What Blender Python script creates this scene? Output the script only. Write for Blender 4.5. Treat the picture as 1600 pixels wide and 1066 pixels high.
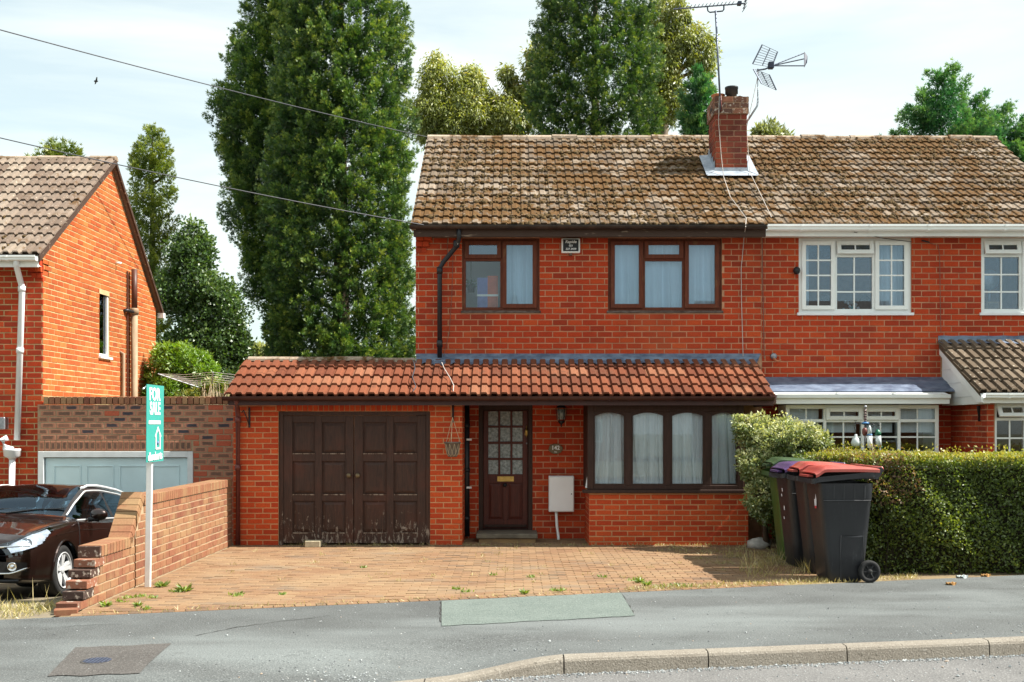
import bpy, bmesh, math, random
import numpy as np
from mathutils import Vector, Matrix, Quaternion

sc = bpy.context.scene
for _o in list(bpy.data.objects):
    bpy.data.objects.remove(_o)
COL = sc.collection
rnd = random.Random(11)
npr = np.random.RandomState(5)
R = math.radians

# ------------------------------------------------------------------ camera
F = 1744.0                  # focal length in photograph pixels
ZC = 1.72                   # eye height
HY = 665.0                  # row of the horizon in the photograph
cam_data = bpy.data.cameras.new("camera")
cam = bpy.data.objects.new("camera", cam_data)
COL.objects.link(cam)
cam.location = (0, 0, ZC)
cam.rotation_euler = (R(90), 0, 0)
cam_data.sensor_width = 36
cam_data.lens = F / 1600 * 36
cam_data.shift_y = (HY - 533) / 1600
cam_data.clip_start = 0.1
cam_data.clip_end = 3000
sc.camera = cam

# ------------------------------------------------------------------ light
SUN_EL, SUN_AZ = R(50), R(94)        # azimuth clockwise from +Y: the sun stands to the right, along the facade
world = bpy.data.worlds.new("World")
sc.world = world
world.use_nodes = True
wn, wl_ = world.node_tree.nodes, world.node_tree.links
wn.clear()
w_out = wn.new("ShaderNodeOutputWorld")
w_bg = wn.new("ShaderNodeBackground")
w_bg.inputs[1].default_value = 0.105
sky = wn.new("ShaderNodeTexSky")
sky.sky_type = 'NISHITA'
sky.sun_disc = False
sky.sun_elevation = SUN_EL
sky.sun_rotation = SUN_AZ
sky.air_density = 1.0
sky.dust_density = 1.6
sky.ozone_density = 1.5
# thin high cloud all over the sky
w_tc = wn.new("ShaderNodeTexCoord")
w_map = wn.new("ShaderNodeMapping")
w_map.inputs['Scale'].default_value = (0.8, 1.4, 3.8)
w_map.inputs['Rotation'].default_value = (0.15, 0.35, 0.5)
w_no = wn.new("ShaderNodeTexNoise")
w_no.inputs['Scale'].default_value = 2.6
w_no.inputs['Detail'].default_value = 7
w_no.inputs['Roughness'].default_value = 0.55
w_no.inputs['Distortion'].default_value = 0.6
w_rp = wn.new("ShaderNodeValToRGB")
w_rp.color_ramp.elements[0].position = 0.38
w_rp.color_ramp.elements[0].color = (0.52, 0.52, 0.52, 1)
w_rp.color_ramp.elements[1].position = 0.66
w_rp.color_ramp.elements[1].color = (0.97, 0.97, 0.97, 1)
w_mx = wn.new("ShaderNodeMix")
w_mx.data_type = 'RGBA'
w_mx.inputs[7].default_value = (5.0, 5.35, 5.1, 1)
wl_.new(w_tc.outputs['Generated'], w_map.inputs[0])
wl_.new(w_map.outputs[0], w_no.inputs[0])
wl_.new(w_no.outputs[0], w_rp.inputs[0])
wl_.new(w_rp.outputs[0], w_mx.inputs[0])
w_tn = wn.new("ShaderNodeMix")
w_tn.data_type = 'RGBA'
w_tn.blend_type = 'MULTIPLY'
w_tn.inputs[0].default_value = 1.0
w_tn.inputs[7].default_value = (0.80, 0.96, 0.84, 1)
wl_.new(sky.outputs[0], w_tn.inputs[6])
wl_.new(w_tn.outputs[2], w_mx.inputs[6])
wl_.new(w_mx.outputs[2], w_bg.inputs[0])
wl_.new(w_bg.outputs[0], w_out.inputs[0])

sun_dir = Vector((math.sin(SUN_AZ) * math.cos(SUN_EL), math.cos(SUN_AZ) * math.cos(SUN_EL), math.sin(SUN_EL)))
sun_data = bpy.data.lights.new("sun", 'SUN')
sun_data.energy = 5.0
sun_data.angle = R(0.53)
sun_data.color = (1.0, 0.95, 0.86)
sun = bpy.data.objects.new("sun", sun_data)
COL.objects.link(sun)
sun.location = sun_dir * 60
sun.rotation_euler = (-sun_dir).to_track_quat('-Z', 'Y').to_euler()

sc.view_settings.view_transform = 'Standard'
sc.view_settings.look = 'None'
sc.view_settings.exposure = 1.12
sc.view_settings.gamma = 1
sc.view_settings.use_curve_mapping = False
sc.cycles.use_denoising = True
sc.cycles.max_bounces = 7
sc.cycles.diffuse_bounces = 3
sc.cycles.glossy_bounces = 3
sc.cycles.transmission_bounces = 3
sc.cycles.transparent_max_bounces = 10
sc.cycles.caustics_reflective = False
sc.cycles.caustics_refractive = False


def P(px, py, Y):
    """A photograph pixel at distance Y -> world point."""
    return Vector(((px - 800) * Y / F, Y, ZC - (py - HY) * Y / F))


def PX(px, Y): return (px - 800) * Y / F
def PZ(py, Y): return ZC - (py - HY) * Y / F


def proj(p):
    return 800 + p[0] * F / p[1], HY - (p[2] - ZC) * F / p[1]


# ------------------------------------------------------------------ materials
def _nodes(name):
    m = bpy.data.materials.new(name)
    m.use_nodes = True
    nt = m.node_tree
    return m, nt, nt.nodes, nt.links, nt.nodes["Principled BSDF"]


def rgba(c): return (c[0], c[1], c[2], 1)


def mixc(nt, fac, a, b, blend='MIX'):
    n = nt.nodes.new("ShaderNodeMix")
    n.data_type = 'RGBA'
    n.blend_type = blend
    for sock, v in ((n.inputs[0], fac), (n.inputs[6], a), (n.inputs[7], b)):
        if hasattr(v, 'is_linked') or hasattr(v, 'node'):
            nt.links.new(v, sock)
        elif isinstance(v, (tuple, list)):
            sock.default_value = rgba(v)
        else:
            sock.default_value = v
    return n.outputs[2]


def noise(nt, scale, detail=4, rough=0.55, coord=None, stretch=None, dist=0):
    n = nt.nodes.new("ShaderNodeTexNoise")
    n.inputs['Scale'].default_value = scale
    n.inputs['Detail'].default_value = detail
    n.inputs['Roughness'].default_value = rough
    n.inputs['Distortion'].default_value = dist
    if coord is None:
        g = nt.nodes.new("ShaderNodeNewGeometry")
        coord = g.outputs['Position']
    if stretch:
        mp = nt.nodes.new("ShaderNodeMapping")
        mp.inputs['Scale'].default_value = stretch
        nt.links.new(coord, mp.inputs[0])
        coord = mp.outputs[0]
    nt.links.new(coord, n.inputs[0])
    return n.outputs[0]


def ramp(nt, val, stops):
    n = nt.nodes.new("ShaderNodeValToRGB")
    cr = n.color_ramp
    while len(cr.elements) < len(stops):
        cr.elements.new(0.5)
    for e, (p, c) in zip(cr.elements, stops):
        e.position = p
        e.color = rgba(c) if isinstance(c, (tuple, list)) else (c, c, c, 1)
    nt.links.new(val, n.inputs[0])
    return n.outputs[0]


def attr(nt, name='tint'):
    n = nt.nodes.new("ShaderNodeAttribute")
    n.attribute_name = name
    return n.outputs['Fac']


def bump(nt, b, h, strength=0.3, dist=0.01):
    n = nt.nodes.new("ShaderNodeBump")
    n.inputs['Strength'].default_value = strength
    n.inputs['Distance'].default_value = dist
    nt.links.new(h, n.inputs['Height'])
    nt.links.new(n.outputs[0], b.inputs['Normal'])


def plain(name, col, rough=0.6, metal=0.0, var=0.25, scale=9.0, bumps=0.0, bscale=60, col2=None, stretch=None, spec=0.4, coat=0.0, lo=0.35, hi=0.65):
    m, nt, N, L, b = _nodes(name)
    if col2 is None:
        col2 = tuple(c * (1 - var) for c in col)
    f = ramp(nt, noise(nt, scale, 5, 0.6, stretch=stretch), [(lo, 0.0), (hi, 1.0)])
    L.new(mixc(nt, f, col, col2), b.inputs['Base Color'])
    b.inputs['Roughness'].default_value = rough
    b.inputs['Metallic'].default_value = metal
    b.inputs['Specular IOR Level'].default_value = spec
    b.inputs['Coat Weight'].default_value = coat
    if bumps:
        bump(nt, b, noise(nt, bscale, 4, 0.6, stretch=stretch), bumps, 0.01)
    return m


def tinted(name, stops, fine=(0.75, 1.15), fscale=55, rough=0.85, bumps=0.35, bscale=140, stain=None, spec=0.25):
    """Colour by the piece's own tint, broken by fine noise and optional weather stains."""
    m, nt, N, L, b = _nodes(name)
    c = ramp(nt, attr(nt), stops)
    f = ramp(nt, noise(nt, fscale, 5, 0.65), [(0.25, (fine[0],) * 3), (0.75, (fine[1],) * 3)])
    c = mixc(nt, 1.0, c, f, 'MULTIPLY')
    if stain:
        for (scale, lo, hi, col, amt, stretch) in stain:
            s = ramp(nt, noise(nt, scale, 6, 0.6, stretch=stretch), [(lo, 0.0), (hi, amt)])
            c = mixc(nt, s, c, col)
    L.new(c, b.inputs['Base Color'])
    b.inputs['Roughness'].default_value = rough
    b.inputs['Specular IOR Level'].default_value = spec
    if bumps:
        bump(nt, b, noise(nt, bscale, 4, 0.6), bumps, 0.006)
    return m


def foliage(name, stops, trans=0.35, rough=0.55, gloss=0.08, clump=0.35):
    m, nt, N, L, b = _nodes(name)
    N.remove(b)
    out = N["Material Output"]
    c = ramp(nt, attr(nt), stops)
    f = ramp(nt, noise(nt, clump, 3, 0.5), [(0.3, (0.78,) * 3), (0.7, (1.18,) * 3)])
    c = mixc(nt, 1.0, c, f, 'MULTIPLY')
    d = N.new("ShaderNodeBsdfDiffuse")
    t = N.new("ShaderNodeBsdfTranslucent")
    g = N.new("ShaderNodeBsdfGlossy")
    g.inputs['Roughness'].default_value = rough
    L.new(c, d.inputs[0])
    tc = mixc(nt, 1.0, c, (1.25, 1.2, 0.6), 'MULTIPLY')
    L.new(tc, t.inputs[0])
    m1, m2 = N.new("ShaderNodeMixShader"), N.new("ShaderNodeMixShader")
    m1.inputs[0].default_value = trans
    L.new(d.outputs[0], m1.inputs[1]); L.new(t.outputs[0], m1.inputs[2])
    m2.inputs[0].default_value = gloss
    L.new(m1.outputs[0], m2.inputs[1]); L.new(g.outputs[0], m2.inputs[2])
    L.new(m2.outputs[0], out.inputs[0])
    return m


def glass(name, tint=(0.8, 0.88, 0.88), base=0.10, rough=0.0, refl=(0.9, 0.95, 1.0)):
    m, nt, N, L, b = _nodes(name)
    N.remove(b)
    out = N["Material Output"]
    t = N.new("ShaderNodeBsdfTransparent")
    t.inputs[0].default_value = rgba(tint)
    g = N.new("ShaderNodeBsdfGlossy")
    g.inputs[0].default_value = rgba(refl)
    g.inputs['Roughness'].default_value = rough
    fr = N.new("ShaderNodeFresnel")
    fr.inputs[0].default_value = 1.5
    ad = N.new("ShaderNodeMath")
    ad.operation = 'ADD'
    ad.inputs[1].default_value = base
    ad.use_clamp = True
    L.new(fr.outputs[0], ad.inputs[0])
    mx = N.new("ShaderNodeMixShader")
    L.new(ad.outputs[0], mx.inputs[0])
    L.new(t.outputs[0], mx.inputs[1]); L.new(g.outputs[0], mx.inputs[2])
    L.new(mx.outputs[0], out.inputs[0])
    return m


MAT = {}
# brickwork: tint picks the firing of each brick
soot = [(0.8, 0.48, 0.76, (0.13, 0.035, 0.020), 0.50, (1.3, 1.3, 0.45)), (0.5, 0.55, 0.75, (0.58, 0.13, 0.045), 0.45, None), (14, 0.70, 0.80, (0.62, 0.5, 0.42), 0.35, None)]
MAT['brick'] = tinted('red_brick', [(0.0, (0.30, 0.036, 0.014)), (0.2, (0.40, 0.042, 0.013)), (0.8, (0.48, 0.054, 0.014)), (1.0, (0.54, 0.080, 0.020))], stain=soot)
MAT['brick_new'] = tinted('orange_red_brick', [(0.0, (0.40, 0.048, 0.016)), (0.4, (0.49, 0.062, 0.017)), (1.0, (0.56, 0.090, 0.024))], stain=[(1.2, 0.62, 0.82, (0.16, 0.05, 0.03), 0.4, None)])
MAT['brick_gable'] = tinted('sun_toned_gable_brick', [(0.0, (0.35, 0.070, 0.018)), (0.5, (0.42, 0.102, 0.024)), (0.95, (0.45, 0.140, 0.034)), (1.0, (0.50, 0.24, 0.09))], stain=soot)  # same brick as the fronts, with the gable's sunlight put into its colour
MAT['brick_low'] = tinted('brown_red_brick', [(0.0, (0.17, 0.062, 0.038)), (0.4, (0.235, 0.095, 0.054)), (0.8, (0.27, 0.125, 0.066)), (1.0, (0.30, 0.18, 0.095))], stain=[(3, 0.45, 0.68, (0.31, 0.21, 0.105), 0.6, None), (9, 0.68, 0.76, (0.7, 0.62, 0.55), 0.6, None), (2.2, 0.62, 0.72, (0.10, 0.07, 0.05), 0.5, None)])
MAT['brick_chimney'] = tinted('sooty_chimney_brick', [(0.0, (0.12, 0.032, 0.022)), (0.4, (0.22, 0.042, 0.022)), (1.0, (0.33, 0.060, 0.026))], stain=soot)
MAT['brick_dark'] = tinted('soot_stained_brick', [(0.0, (0.05, 0.035, 0.03)), (0.6, (0.16, 0.07, 0.045)), (1.0, (0.30, 0.12, 0.07))], stain=[(18, 0.55, 0.62, (0.55, 0.48, 0.40), 0.7, None)])
MAT['mortar'] = plain('pink_mortar', (0.56, 0.29, 0.17), 0.95, var=0.3, scale=6, bumps=0.3)
MAT['mortar_new'] = plain('orange_mortar', (0.60, 0.32, 0.16), 0.95, var=0.25, scale=6, bumps=0.3)
MAT['mortar_gable'] = plain('cream_mortar', (0.56, 0.41, 0.21), 0.95, var=0.25, scale=6, bumps=0.3)
MAT['mortar_low'] = plain('buff_mortar', (0.42, 0.30, 0.19), 0.95, var=0.3, scale=8, bumps=0.3)
MAT['mortar_dark'] = plain('brown_mortar', (0.36, 0.21, 0.13), 0.95, var=0.3, scale=8, bumps=0.3)


def multi_brick():
    """Brick with a dark kiln flash in the middle of its face."""
    m, nt, N, L, b = _nodes('kiln_flashed_brick')
    tc = N.new("ShaderNodeTexCoord")
    sep = N.new("ShaderNodeSeparateXYZ")
    L.new(tc.outputs['Generated'], sep.inputs[0])

    def math_(op, a, bb):
        n = N.new("ShaderNodeMath")
        n.operation = op
        for s, v in ((n.inputs[0], a), (n.inputs[1], bb)):
            if isinstance(v, float):
                s.default_value = v
            else:
                L.new(v, s)
        return n.outputs[0]
    t = attr(nt)
    u = math_('ABSOLUTE', math_('SUBTRACT', sep.outputs[0], 0.5), 0.0)
    v = math_('ABSOLUTE', math_('SUBTRACT', sep.outputs[2], 0.5), 0.0)
    d = math_('MAXIMUM', u, math_('MULTIPLY', v, 1.12))
    d = math_('ADD', d, math_('MULTIPLY', math_('SUBTRACT', noise(nt, 22, 3), 0.5), 0.30))
    edge = ramp(nt, d, [(0.30, 1.0), (0.40, 0.0)])
    amt = ramp(nt, t, [(0.0, 0.98), (0.30, 0.95), (0.34, 0.92), (0.7, 0.75), (0.75, 0.05), (1.0, 0.0)])
    flash = ramp(nt, t, [(0.0, (0.025, 0.028, 0.042)), (0.30, (0.03, 0.03, 0.045)), (0.34, (0.10, 0.058, 0.038)), (1.0, (0.15, 0.08, 0.05))])
    base = ramp(nt, t, [(0.0, (0.42, 0.18, 0.11)), (0.3, (0.46, 0.20, 0.12)), (0.7, (0.44, 0.19, 0.11)), (0.76, (0.45, 0.13, 0.06)), (1.0, (0.46, 0.085, 0.035))])
    c = mixc(nt, math_('MULTIPLY', edge, amt), base, flash)
    f = ramp(nt, noise(nt, 60, 5), [(0.25, (0.75,) * 3), (0.75, (1.15,) * 3)])
    L.new(mixc(nt, 1.0, c, f, 'MULTIPLY'), b.inputs['Base Color'])
    b.inputs['Roughness'].default_value = 0.7
    bump(nt, b, noise(nt, 140, 4), 0.35, 0.006)
    return m


MAT['brick_multi'] = multi_brick()


def mossy(name, stops, moss, moss_lo, moss_hi, lichen, li_lo, li_hi, mscale=5.0):
    m, nt, N, L, b = _nodes(name)
    c = ramp(nt, attr(nt), stops)
    c = mixc(nt, 1.0, c, ramp(nt, noise(nt, 40, 5, 0.65), [(0.25, (0.75,) * 3), (0.75, (1.18,) * 3)]), 'MULTIPLY')
    li = ramp(nt, noise(nt, 21, 5, 0.7), [(li_lo, 0.0), (li_hi, 0.9)])
    c = mixc(nt, li, c, lichen)
    big = noise(nt, 0.75, 2, 0.5)
    sm = noise(nt, mscale, 6, 0.72)
    a = N.new("ShaderNodeMath"); a.operation = 'MULTIPLY_ADD'
    L.new(big, a.inputs[0]); a.inputs[1].default_value = 0.55
    L.new(sm, a.inputs[2])
    s = N.new("ShaderNodeMath"); s.operation = 'SUBTRACT'
    L.new(a.outputs[0], s.inputs[0]); s.inputs[1].default_value = 0.27
    mk = ramp(nt, s.outputs[0], [(moss_lo, 0.0), (moss_hi, 1.0)])
    mcol = ramp(nt, noise(nt, 30, 4, 0.7), [(0.3, moss[0]), (0.55, moss[1]), (0.75, moss[2])])
    c = mixc(nt, mk, c, mcol)
    L.new(c, b.inputs['Base Color'])
    b.inputs['Roughness'].default_value = 0.95
    b.inputs['Specular IOR Level'].default_value = 0.15
    bump(nt, b, noise(nt, 70, 5, 0.7), 0.6, 0.012)
    return m


MOSS = ((0.058, 0.034, 0.014), (0.120, 0.062, 0.023), (0.165, 0.100, 0.036))
MAT['tile_main'] = mossy('mossy_concrete_tile', [(0.0, (0.115, 0.085, 0.062)), (0.5, (0.175, 0.135, 0.10)), (1.0, (0.26, 0.21, 0.165))], MOSS, 0.44, 0.53, (0.38, 0.32, 0.23), 0.60, 0.70)
MAT['tile_left'] = mossy('lichened_brown_tile', [(0.0, (0.135, 0.098, 0.075)), (0.5, (0.195, 0.148, 0.118)), (1.0, (0.27, 0.22, 0.175))], MOSS, 0.60, 0.72, (0.58, 0.52, 0.42), 0.60, 0.70)
MAT['tile_porch'] = mossy('brown_porch_tile', [(0.0, (0.095, 0.070, 0.048)), (0.5, (0.135, 0.10, 0.070)), (1.0, (0.175, 0.135, 0.098))], MOSS, 0.72, 0.80, (0.72, 0.66, 0.54), 0.63, 0.67)
MAT['tile_red'] = mossy('terracotta_tile', [(0.0, (0.125, 0.042, 0.024)), (0.35, (0.180, 0.057, 0.029)), (0.85, (0.215, 0.074, 0.038)), (1.0, (0.26, 0.115, 0.065))], ((0.09, 0.045, 0.03), (0.14, 0.06, 0.035), (0.16, 0.09, 0.05)), 0.54, 0.72, (0.46, 0.28, 0.18), 0.68, 0.76)
MAT['moss'] = plain('brown_moss', (0.13, 0.080, 0.028), 1.0, col2=(0.065, 0.042, 0.018), scale=25, bumps=0.8, bscale=160)
MAT['ridge'] = mossy('mortared_ridge_tile', [(0.0, (0.26, 0.20, 0.15)), (1.0, (0.42, 0.33, 0.25))], MOSS, 0.52, 0.64, (0.60, 0.54, 0.44), 0.56, 0.70)
MAT['lead'] = plain('weathered_lead', (0.19, 0.24, 0.33), 0.5, 0.2, col2=(0.075, 0.10, 0.16), scale=5, bumps=0.3, bscale=14, stretch=(1, 1, 3))
MAT['lead_bright'] = plain('bright_lead', (0.42, 0.46, 0.52), 0.5, 0.2, col2=(0.26, 0.30, 0.36), scale=8, bumps=0.3, bscale=20)


def wood(name, a, bcol, wear, lo=0.5, hi=0.62, rough=0.6, stretch=(9, 9, 0.9)):
    m, nt, N, L, b = _nodes(name)
    g = noise(nt, 6, 6, 0.65, stretch=stretch, dist=0.4)
    c = mixc(nt, ramp(nt, g, [(0.35, 0.0), (0.65, 1.0)]), a, bcol)
    w = ramp(nt, noise(nt, 3.2, 7, 0.72, stretch=(2.2, 2.2, 1.0)), [(lo, 0.0), (hi, 1.0)])
    c = mixc(nt, w, c, wear)
    L.new(c, b.inputs['Base Color'])
    b.inputs['Roughness'].default_value = rough
    b.inputs['Specular IOR Level'].default_value = 0.25
    bump(nt, b, g, 0.25, 0.006)
    return m


def worn_garage():
    """Dark stained timber whose stain has flaked off in patches near the foot."""
    m, nt, N, L, b = _nodes('flaking_dark_timber')
    g = noise(nt, 6, 6, 0.65, stretch=(9, 9, 0.9), dist=0.3)
    c = mixc(nt, ramp(nt, g, [(0.35, 0.0), (0.65, 1.0)]), (0.062, 0.030, 0.021), (0.034, 0.018, 0.014))
    geo = N.new("ShaderNodeNewGeometry")
    sep = N.new("ShaderNodeSeparateXYZ")
    L.new(geo.outputs['Position'], sep.inputs[0])
    low = N.new("ShaderNodeMapRange")
    L.new(sep.outputs[2], low.inputs[0])
    low.inputs[1].default_value = 0.0; low.inputs[2].default_value = 1.1
    low.inputs[3].default_value = 0.155; low.inputs[4].default_value = -0.12
    fl = noise(nt, 7, 8, 0.75, stretch=(3.4, 3.4, 1.0), dist=0.5)
    a = N.new("ShaderNodeMath"); a.operation = 'ADD'
    L.new(fl, a.inputs[0]); L.new(low.outputs[0], a.inputs[1])
    k = ramp(nt, a.outputs[0], [(0.66, 0.0), (0.69, 1.0)])
    wcol = mixc(nt, noise(nt, 20, 4), (0.22, 0.17, 0.135), (0.36, 0.31, 0.26))
    c = mixc(nt, k, c, wcol)
    k2 = ramp(nt, noise(nt, 2.2, 5, 0.6), [(0.5, 0.0), (0.7, 0.6)])
    c = mixc(nt, k2, c, (0.085, 0.028, 0.017))
    L.new(c, b.inputs['Base Color'])
    b.inputs['Roughness'].default_value = 0.55
    b.inputs['Specular IOR Level'].default_value = 0.3
    bump(nt, b, fl, 0.3, 0.008)
    return m


MAT['garage_wood'] = worn_garage()
MAT['garage_edge'] = plain('bleached_timber_lip', (0.30, 0.24, 0.19), 0.85, col2=(0.06, 0.03, 0.02), scale=11, stretch=(2, 1, 1), lo=0.4, hi=0.55)
MAT['frame_wood'] = wood('stained_window_timber', (0.16, 0.040, 0.017), (0.085, 0.022, 0.011), (0.20, 0.105, 0.045), 0.58, 0.75)
MAT['frame_dark'] = wood('dark_bay_timber', (0.052, 0.025, 0.018), (0.030, 0.016, 0.012), (0.10, 0.05, 0.03), 0.64, 0.80)
MAT['door_wood'] = wood('mahogany_door', (0.105, 0.026, 0.017), (0.060, 0.016, 0.012), (0.12, 0.035, 0.02), 0.66, 0.85, 0.45)
MAT['sill_wood'] = plain('grey_weathered_sill', (0.16, 0.13, 0.115), 0.85, col2=(0.05, 0.028, 0.02), scale=8, stretch=(1, 4, 4))
MAT['soffit_wood'] = plain('peeling_brown_fascia', (0.055, 0.030, 0.020), 0.7, col2=(0.25, 0.19, 0.14), scale=7, stretch=(0.6, 3, 3), lo=0.60, hi=0.70)
MAT['upvc'] = plain('white_upvc', (0.86, 0.88, 0.87), 0.35, var=0.07, scale=3)
MAT['upvc_plain'] = plain('white_plastic', (0.82, 0.84, 0.86), 0.35, var=0.08, scale=4)
MAT['white_paint'] = plain('white_paint', (0.76, 0.78, 0.78), 0.5, var=0.14, scale=5)
MAT['door_shaded_white'] = plain('shade_toned_white_paint', (0.66, 0.82, 0.85), 0.4, var=0.10, scale=2.5)  # white door; the blue cast of its shade is mixed into the colour
MAT['meter'] = plain('white_meter_plastic', (0.88, 0.90, 0.92), 0.4, var=0.06, scale=3)
MAT['gutter_brown'] = plain('brown_gutter_plastic', (0.060, 0.020, 0.016), 0.4, var=0.35, scale=6)
MAT['pipe_brown'] = plain('reddish_brown_pipe', (0.15, 0.038, 0.030), 0.4, var=0.3, scale=6)
MAT['gutter_black'] = plain('black_gutter', (0.016, 0.013, 0.012), 0.45, col2=(0.05, 0.035, 0.028), scale=5)
MAT['pipe_black'] = plain('flaking_black_iron', (0.014, 0.015, 0.019), 0.4, col2=(0.55, 0.55, 0.55), scale=14, lo=0.70, hi=0.73, stretch=(1, 1, 0.4))
MAT['iron'] = plain('black_iron', (0.015, 0.016, 0.02), 0.45, var=0.3)
MAT['soil_pipe'] = plain('weathered_soil_pipe', (0.22, 0.14, 0.085), 0.7, col2=(0.34, 0.26, 0.17), scale=8, stretch=(1, 1, 0.3))
MAT['soil_pipe_dark'] = plain('dark_brown_pipe', (0.10, 0.035, 0.022), 0.5, var=0.3)
MAT['lace'] = plain('white_net_curtain', (0.92, 0.94, 0.95), 0.9, col2=(0.78, 0.83, 0.86), scale=6, stretch=(8, 1, 0.3))
MAT['net_blue'] = plain('pale_net_blind', (0.84, 0.90, 0.95), 0.9, var=0.06, scale=3)
MAT['room'] = plain('dim_room_plaster', (0.30, 0.27, 0.24), 0.95, var=0.2, scale=1.5)
MAT['dark_room'] = plain('dark_room_wall', (0.10, 0.085, 0.075), 0.95, var=0.2, scale=1.5)
MAT['glass'] = glass('window_glass', (0.95, 0.985, 1.0), 0.0)
MAT['glass_up'] = glass('sky_reflecting_glass', (0.86, 0.93, 0.98), 0.05, refl=(0.70, 0.85, 1.0))
MAT['glass_frost'] = plain('patterned_glass', (0.36, 0.42, 0.42), 0.18, col2=(0.12, 0.15, 0.15), scale=24, bumps=0.8, bscale=70, spec=0.6)
MAT['brass'] = plain('tarnished_brass', (0.62, 0.42, 0.13), 0.35, 0.9, var=0.3, scale=20)
MAT['bronze'] = plain('dull_bronze', (0.20, 0.15, 0.085), 0.5, 0.5, var=0.4, scale=20)
MAT['steel'] = plain('grey_steel', (0.34, 0.35, 0.38), 0.4, 0.7, var=0.3, scale=20)
MAT['stone_step'] = plain('worn_step_stone', (0.20, 0.17, 0.125), 0.9, col2=(0.12, 0.10, 0.075), scale=6, bumps=0.5, bscale=60)
MAT['step_riser'] = plain('ochre_step_riser', (0.33, 0.20, 0.085), 0.9, col2=(0.20, 0.13, 0.07), scale=5, bumps=0.4)
MAT['concrete'] = plain('pale_concrete_block', (0.45, 0.39, 0.27), 0.95, var=0.3, scale=14, bumps=0.6)
MAT['rock'] = plain('pale_rock', (0.50, 0.47, 0.43), 0.95, var=0.35, scale=10, bumps=0.7)
MAT['cable_grey'] = plain('pale_cable', (0.55, 0.50, 0.46), 0.6, var=0.2)
MAT['cable_dark'] = plain('dark_cable', (0.055, 0.06, 0.075), 0.6, var=0.2)
MAT['cable_red'] = plain('faded_red_cable', (0.22, 0.11, 0.08), 0.7, var=0.2)


def asphalt(name, a, bcol, grit, scale=1.2, speck=160, worn=None):
    m, nt, N, L, b = _nodes(name)
    c = mixc(nt, ramp(nt, noise(nt, scale, 6, 0.6), [(0.35, 0.0), (0.68, 1.0)]), a, bcol)
    if worn:
        c = mixc(nt, ramp(nt, noise(nt, 0.5, 4, 0.55, stretch=(0.5, 1.6, 1)), [(0.46, 0.0), (0.66, 0.8)]), c, worn)
    c = mixc(nt, ramp(nt, noise(nt, 2.3, 6, 0.7), [(0.58, 0.0), (0.72, 0.45)]), c, tuple(x * 0.55 for x in a))
    sp = noise(nt, speck, 3, 0.7)
    c = mixc(nt, ramp(nt, sp, [(0.56, 0.0), (0.66, 0.55)]), c, grit)
    c = mixc(nt, ramp(nt, sp, [(0.30, 0.75), (0.42, 0.0)]), c, tuple(x * 0.30 for x in a))
    sp2 = noise(nt, speck * 0.42, 2, 0.6)
    c = mixc(nt, ramp(nt, sp2, [(0.66, 0.0), (0.70, 0.6)]), c, tuple(x * 0.28 for x in a))
    L.new(c, b.inputs['Base Color'])
    b.inputs['Roughness'].default_value = 0.85
    b.inputs['Specular IOR Level'].default_value = 0.3
    bump(nt, b, sp, 0.8, 0.010)
    return m


MAT['pavement'] = asphalt('worn_pavement_asphalt', (0.070, 0.074, 0.074), (0.105, 0.112, 0.112), (0.30, 0.315, 0.31), 1.1, 70, worn=(0.165, 0.182, 0.182))
MAT['road'] = asphalt('road_asphalt', (0.115, 0.113, 0.112), (0.155, 0.152, 0.15), (0.40, 0.39, 0.38), 1.5, 60)
MAT['patch_pale'] = asphalt('greenish_pavement_patch', (0.118, 0.145, 0.132), (0.140, 0.168, 0.153), (0.31, 0.34, 0.32), 2.5, 75)
MAT['patch_dark'] = asphalt('dark_tarmac_patch', (0.072, 0.066, 0.062), (0.095, 0.088, 0.083), (0.24, 0.23, 0.22), 2.0, 75)
MAT['kerb'] = asphalt('concrete_kerb', (0.205, 0.180, 0.148), (0.25, 0.225, 0.188), (0.42, 0.39, 0.35), 2.0, 75)
MAT['paver'] = tinted('block_paver', [(0.0, (0.135, 0.092, 0.062)), (0.3, (0.210, 0.118, 0.066)), (0.75, (0.250, 0.148, 0.080)), (1.0, (0.28, 0.190, 0.108))], rough=0.9, stain=[(0.8, 0.42, 0.70, (0.28, 0.195, 0.115), 0.75, None), (3.5, 0.60, 0.78, (0.20, 0.165, 0.125), 0.6, None), (1.3, 0.56, 0.70, (0.15, 0.135, 0.11), 0.55, (0.6, 1.4, 1)), (9, 0.66, 0.72, (0.075, 0.07, 0.06), 0.5, None)])
MAT['joint_sand'] = plain('jointing_sand', (0.28, 0.21, 0.12), 1.0, col2=(0.18, 0.14, 0.065), scale=5, bumps=0.4)
MAT['soil'] = plain('dry_soil', (0.15, 0.105, 0.062), 1.0, col2=(0.22, 0.165, 0.09), scale=5, bumps=0.8, bscale=40)
MAT['yard'] = plain('dusty_yard', (0.17, 0.14, 0.10), 1.0, col2=(0.22, 0.185, 0.115), scale=3, bumps=0.6, bscale=40)
MAT['lawn'] = plain('garden_lawn', (0.08, 0.085, 0.045), 1.0, col2=(0.13, 0.12, 0.07), scale=1.2, bumps=0.6, bscale=30)
MAT['bark'] = plain('grey_brown_bark', (0.115, 0.078, 0.052), 0.95, var=0.5, scale=9, bumps=0.9, bscale=30, stretch=(3, 3, 0.5))
MAT['bark_pale'] = plain('pale_gum_bark', (0.27, 0.21, 0.16), 0.9, var=0.45, scale=5, bumps=0.5, stretch=(2, 2, 0.5))
MAT['twig'] = plain('dark_twigs', (0.030, 0.026, 0.013), 1.0, var=0.4, scale=14)
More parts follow.
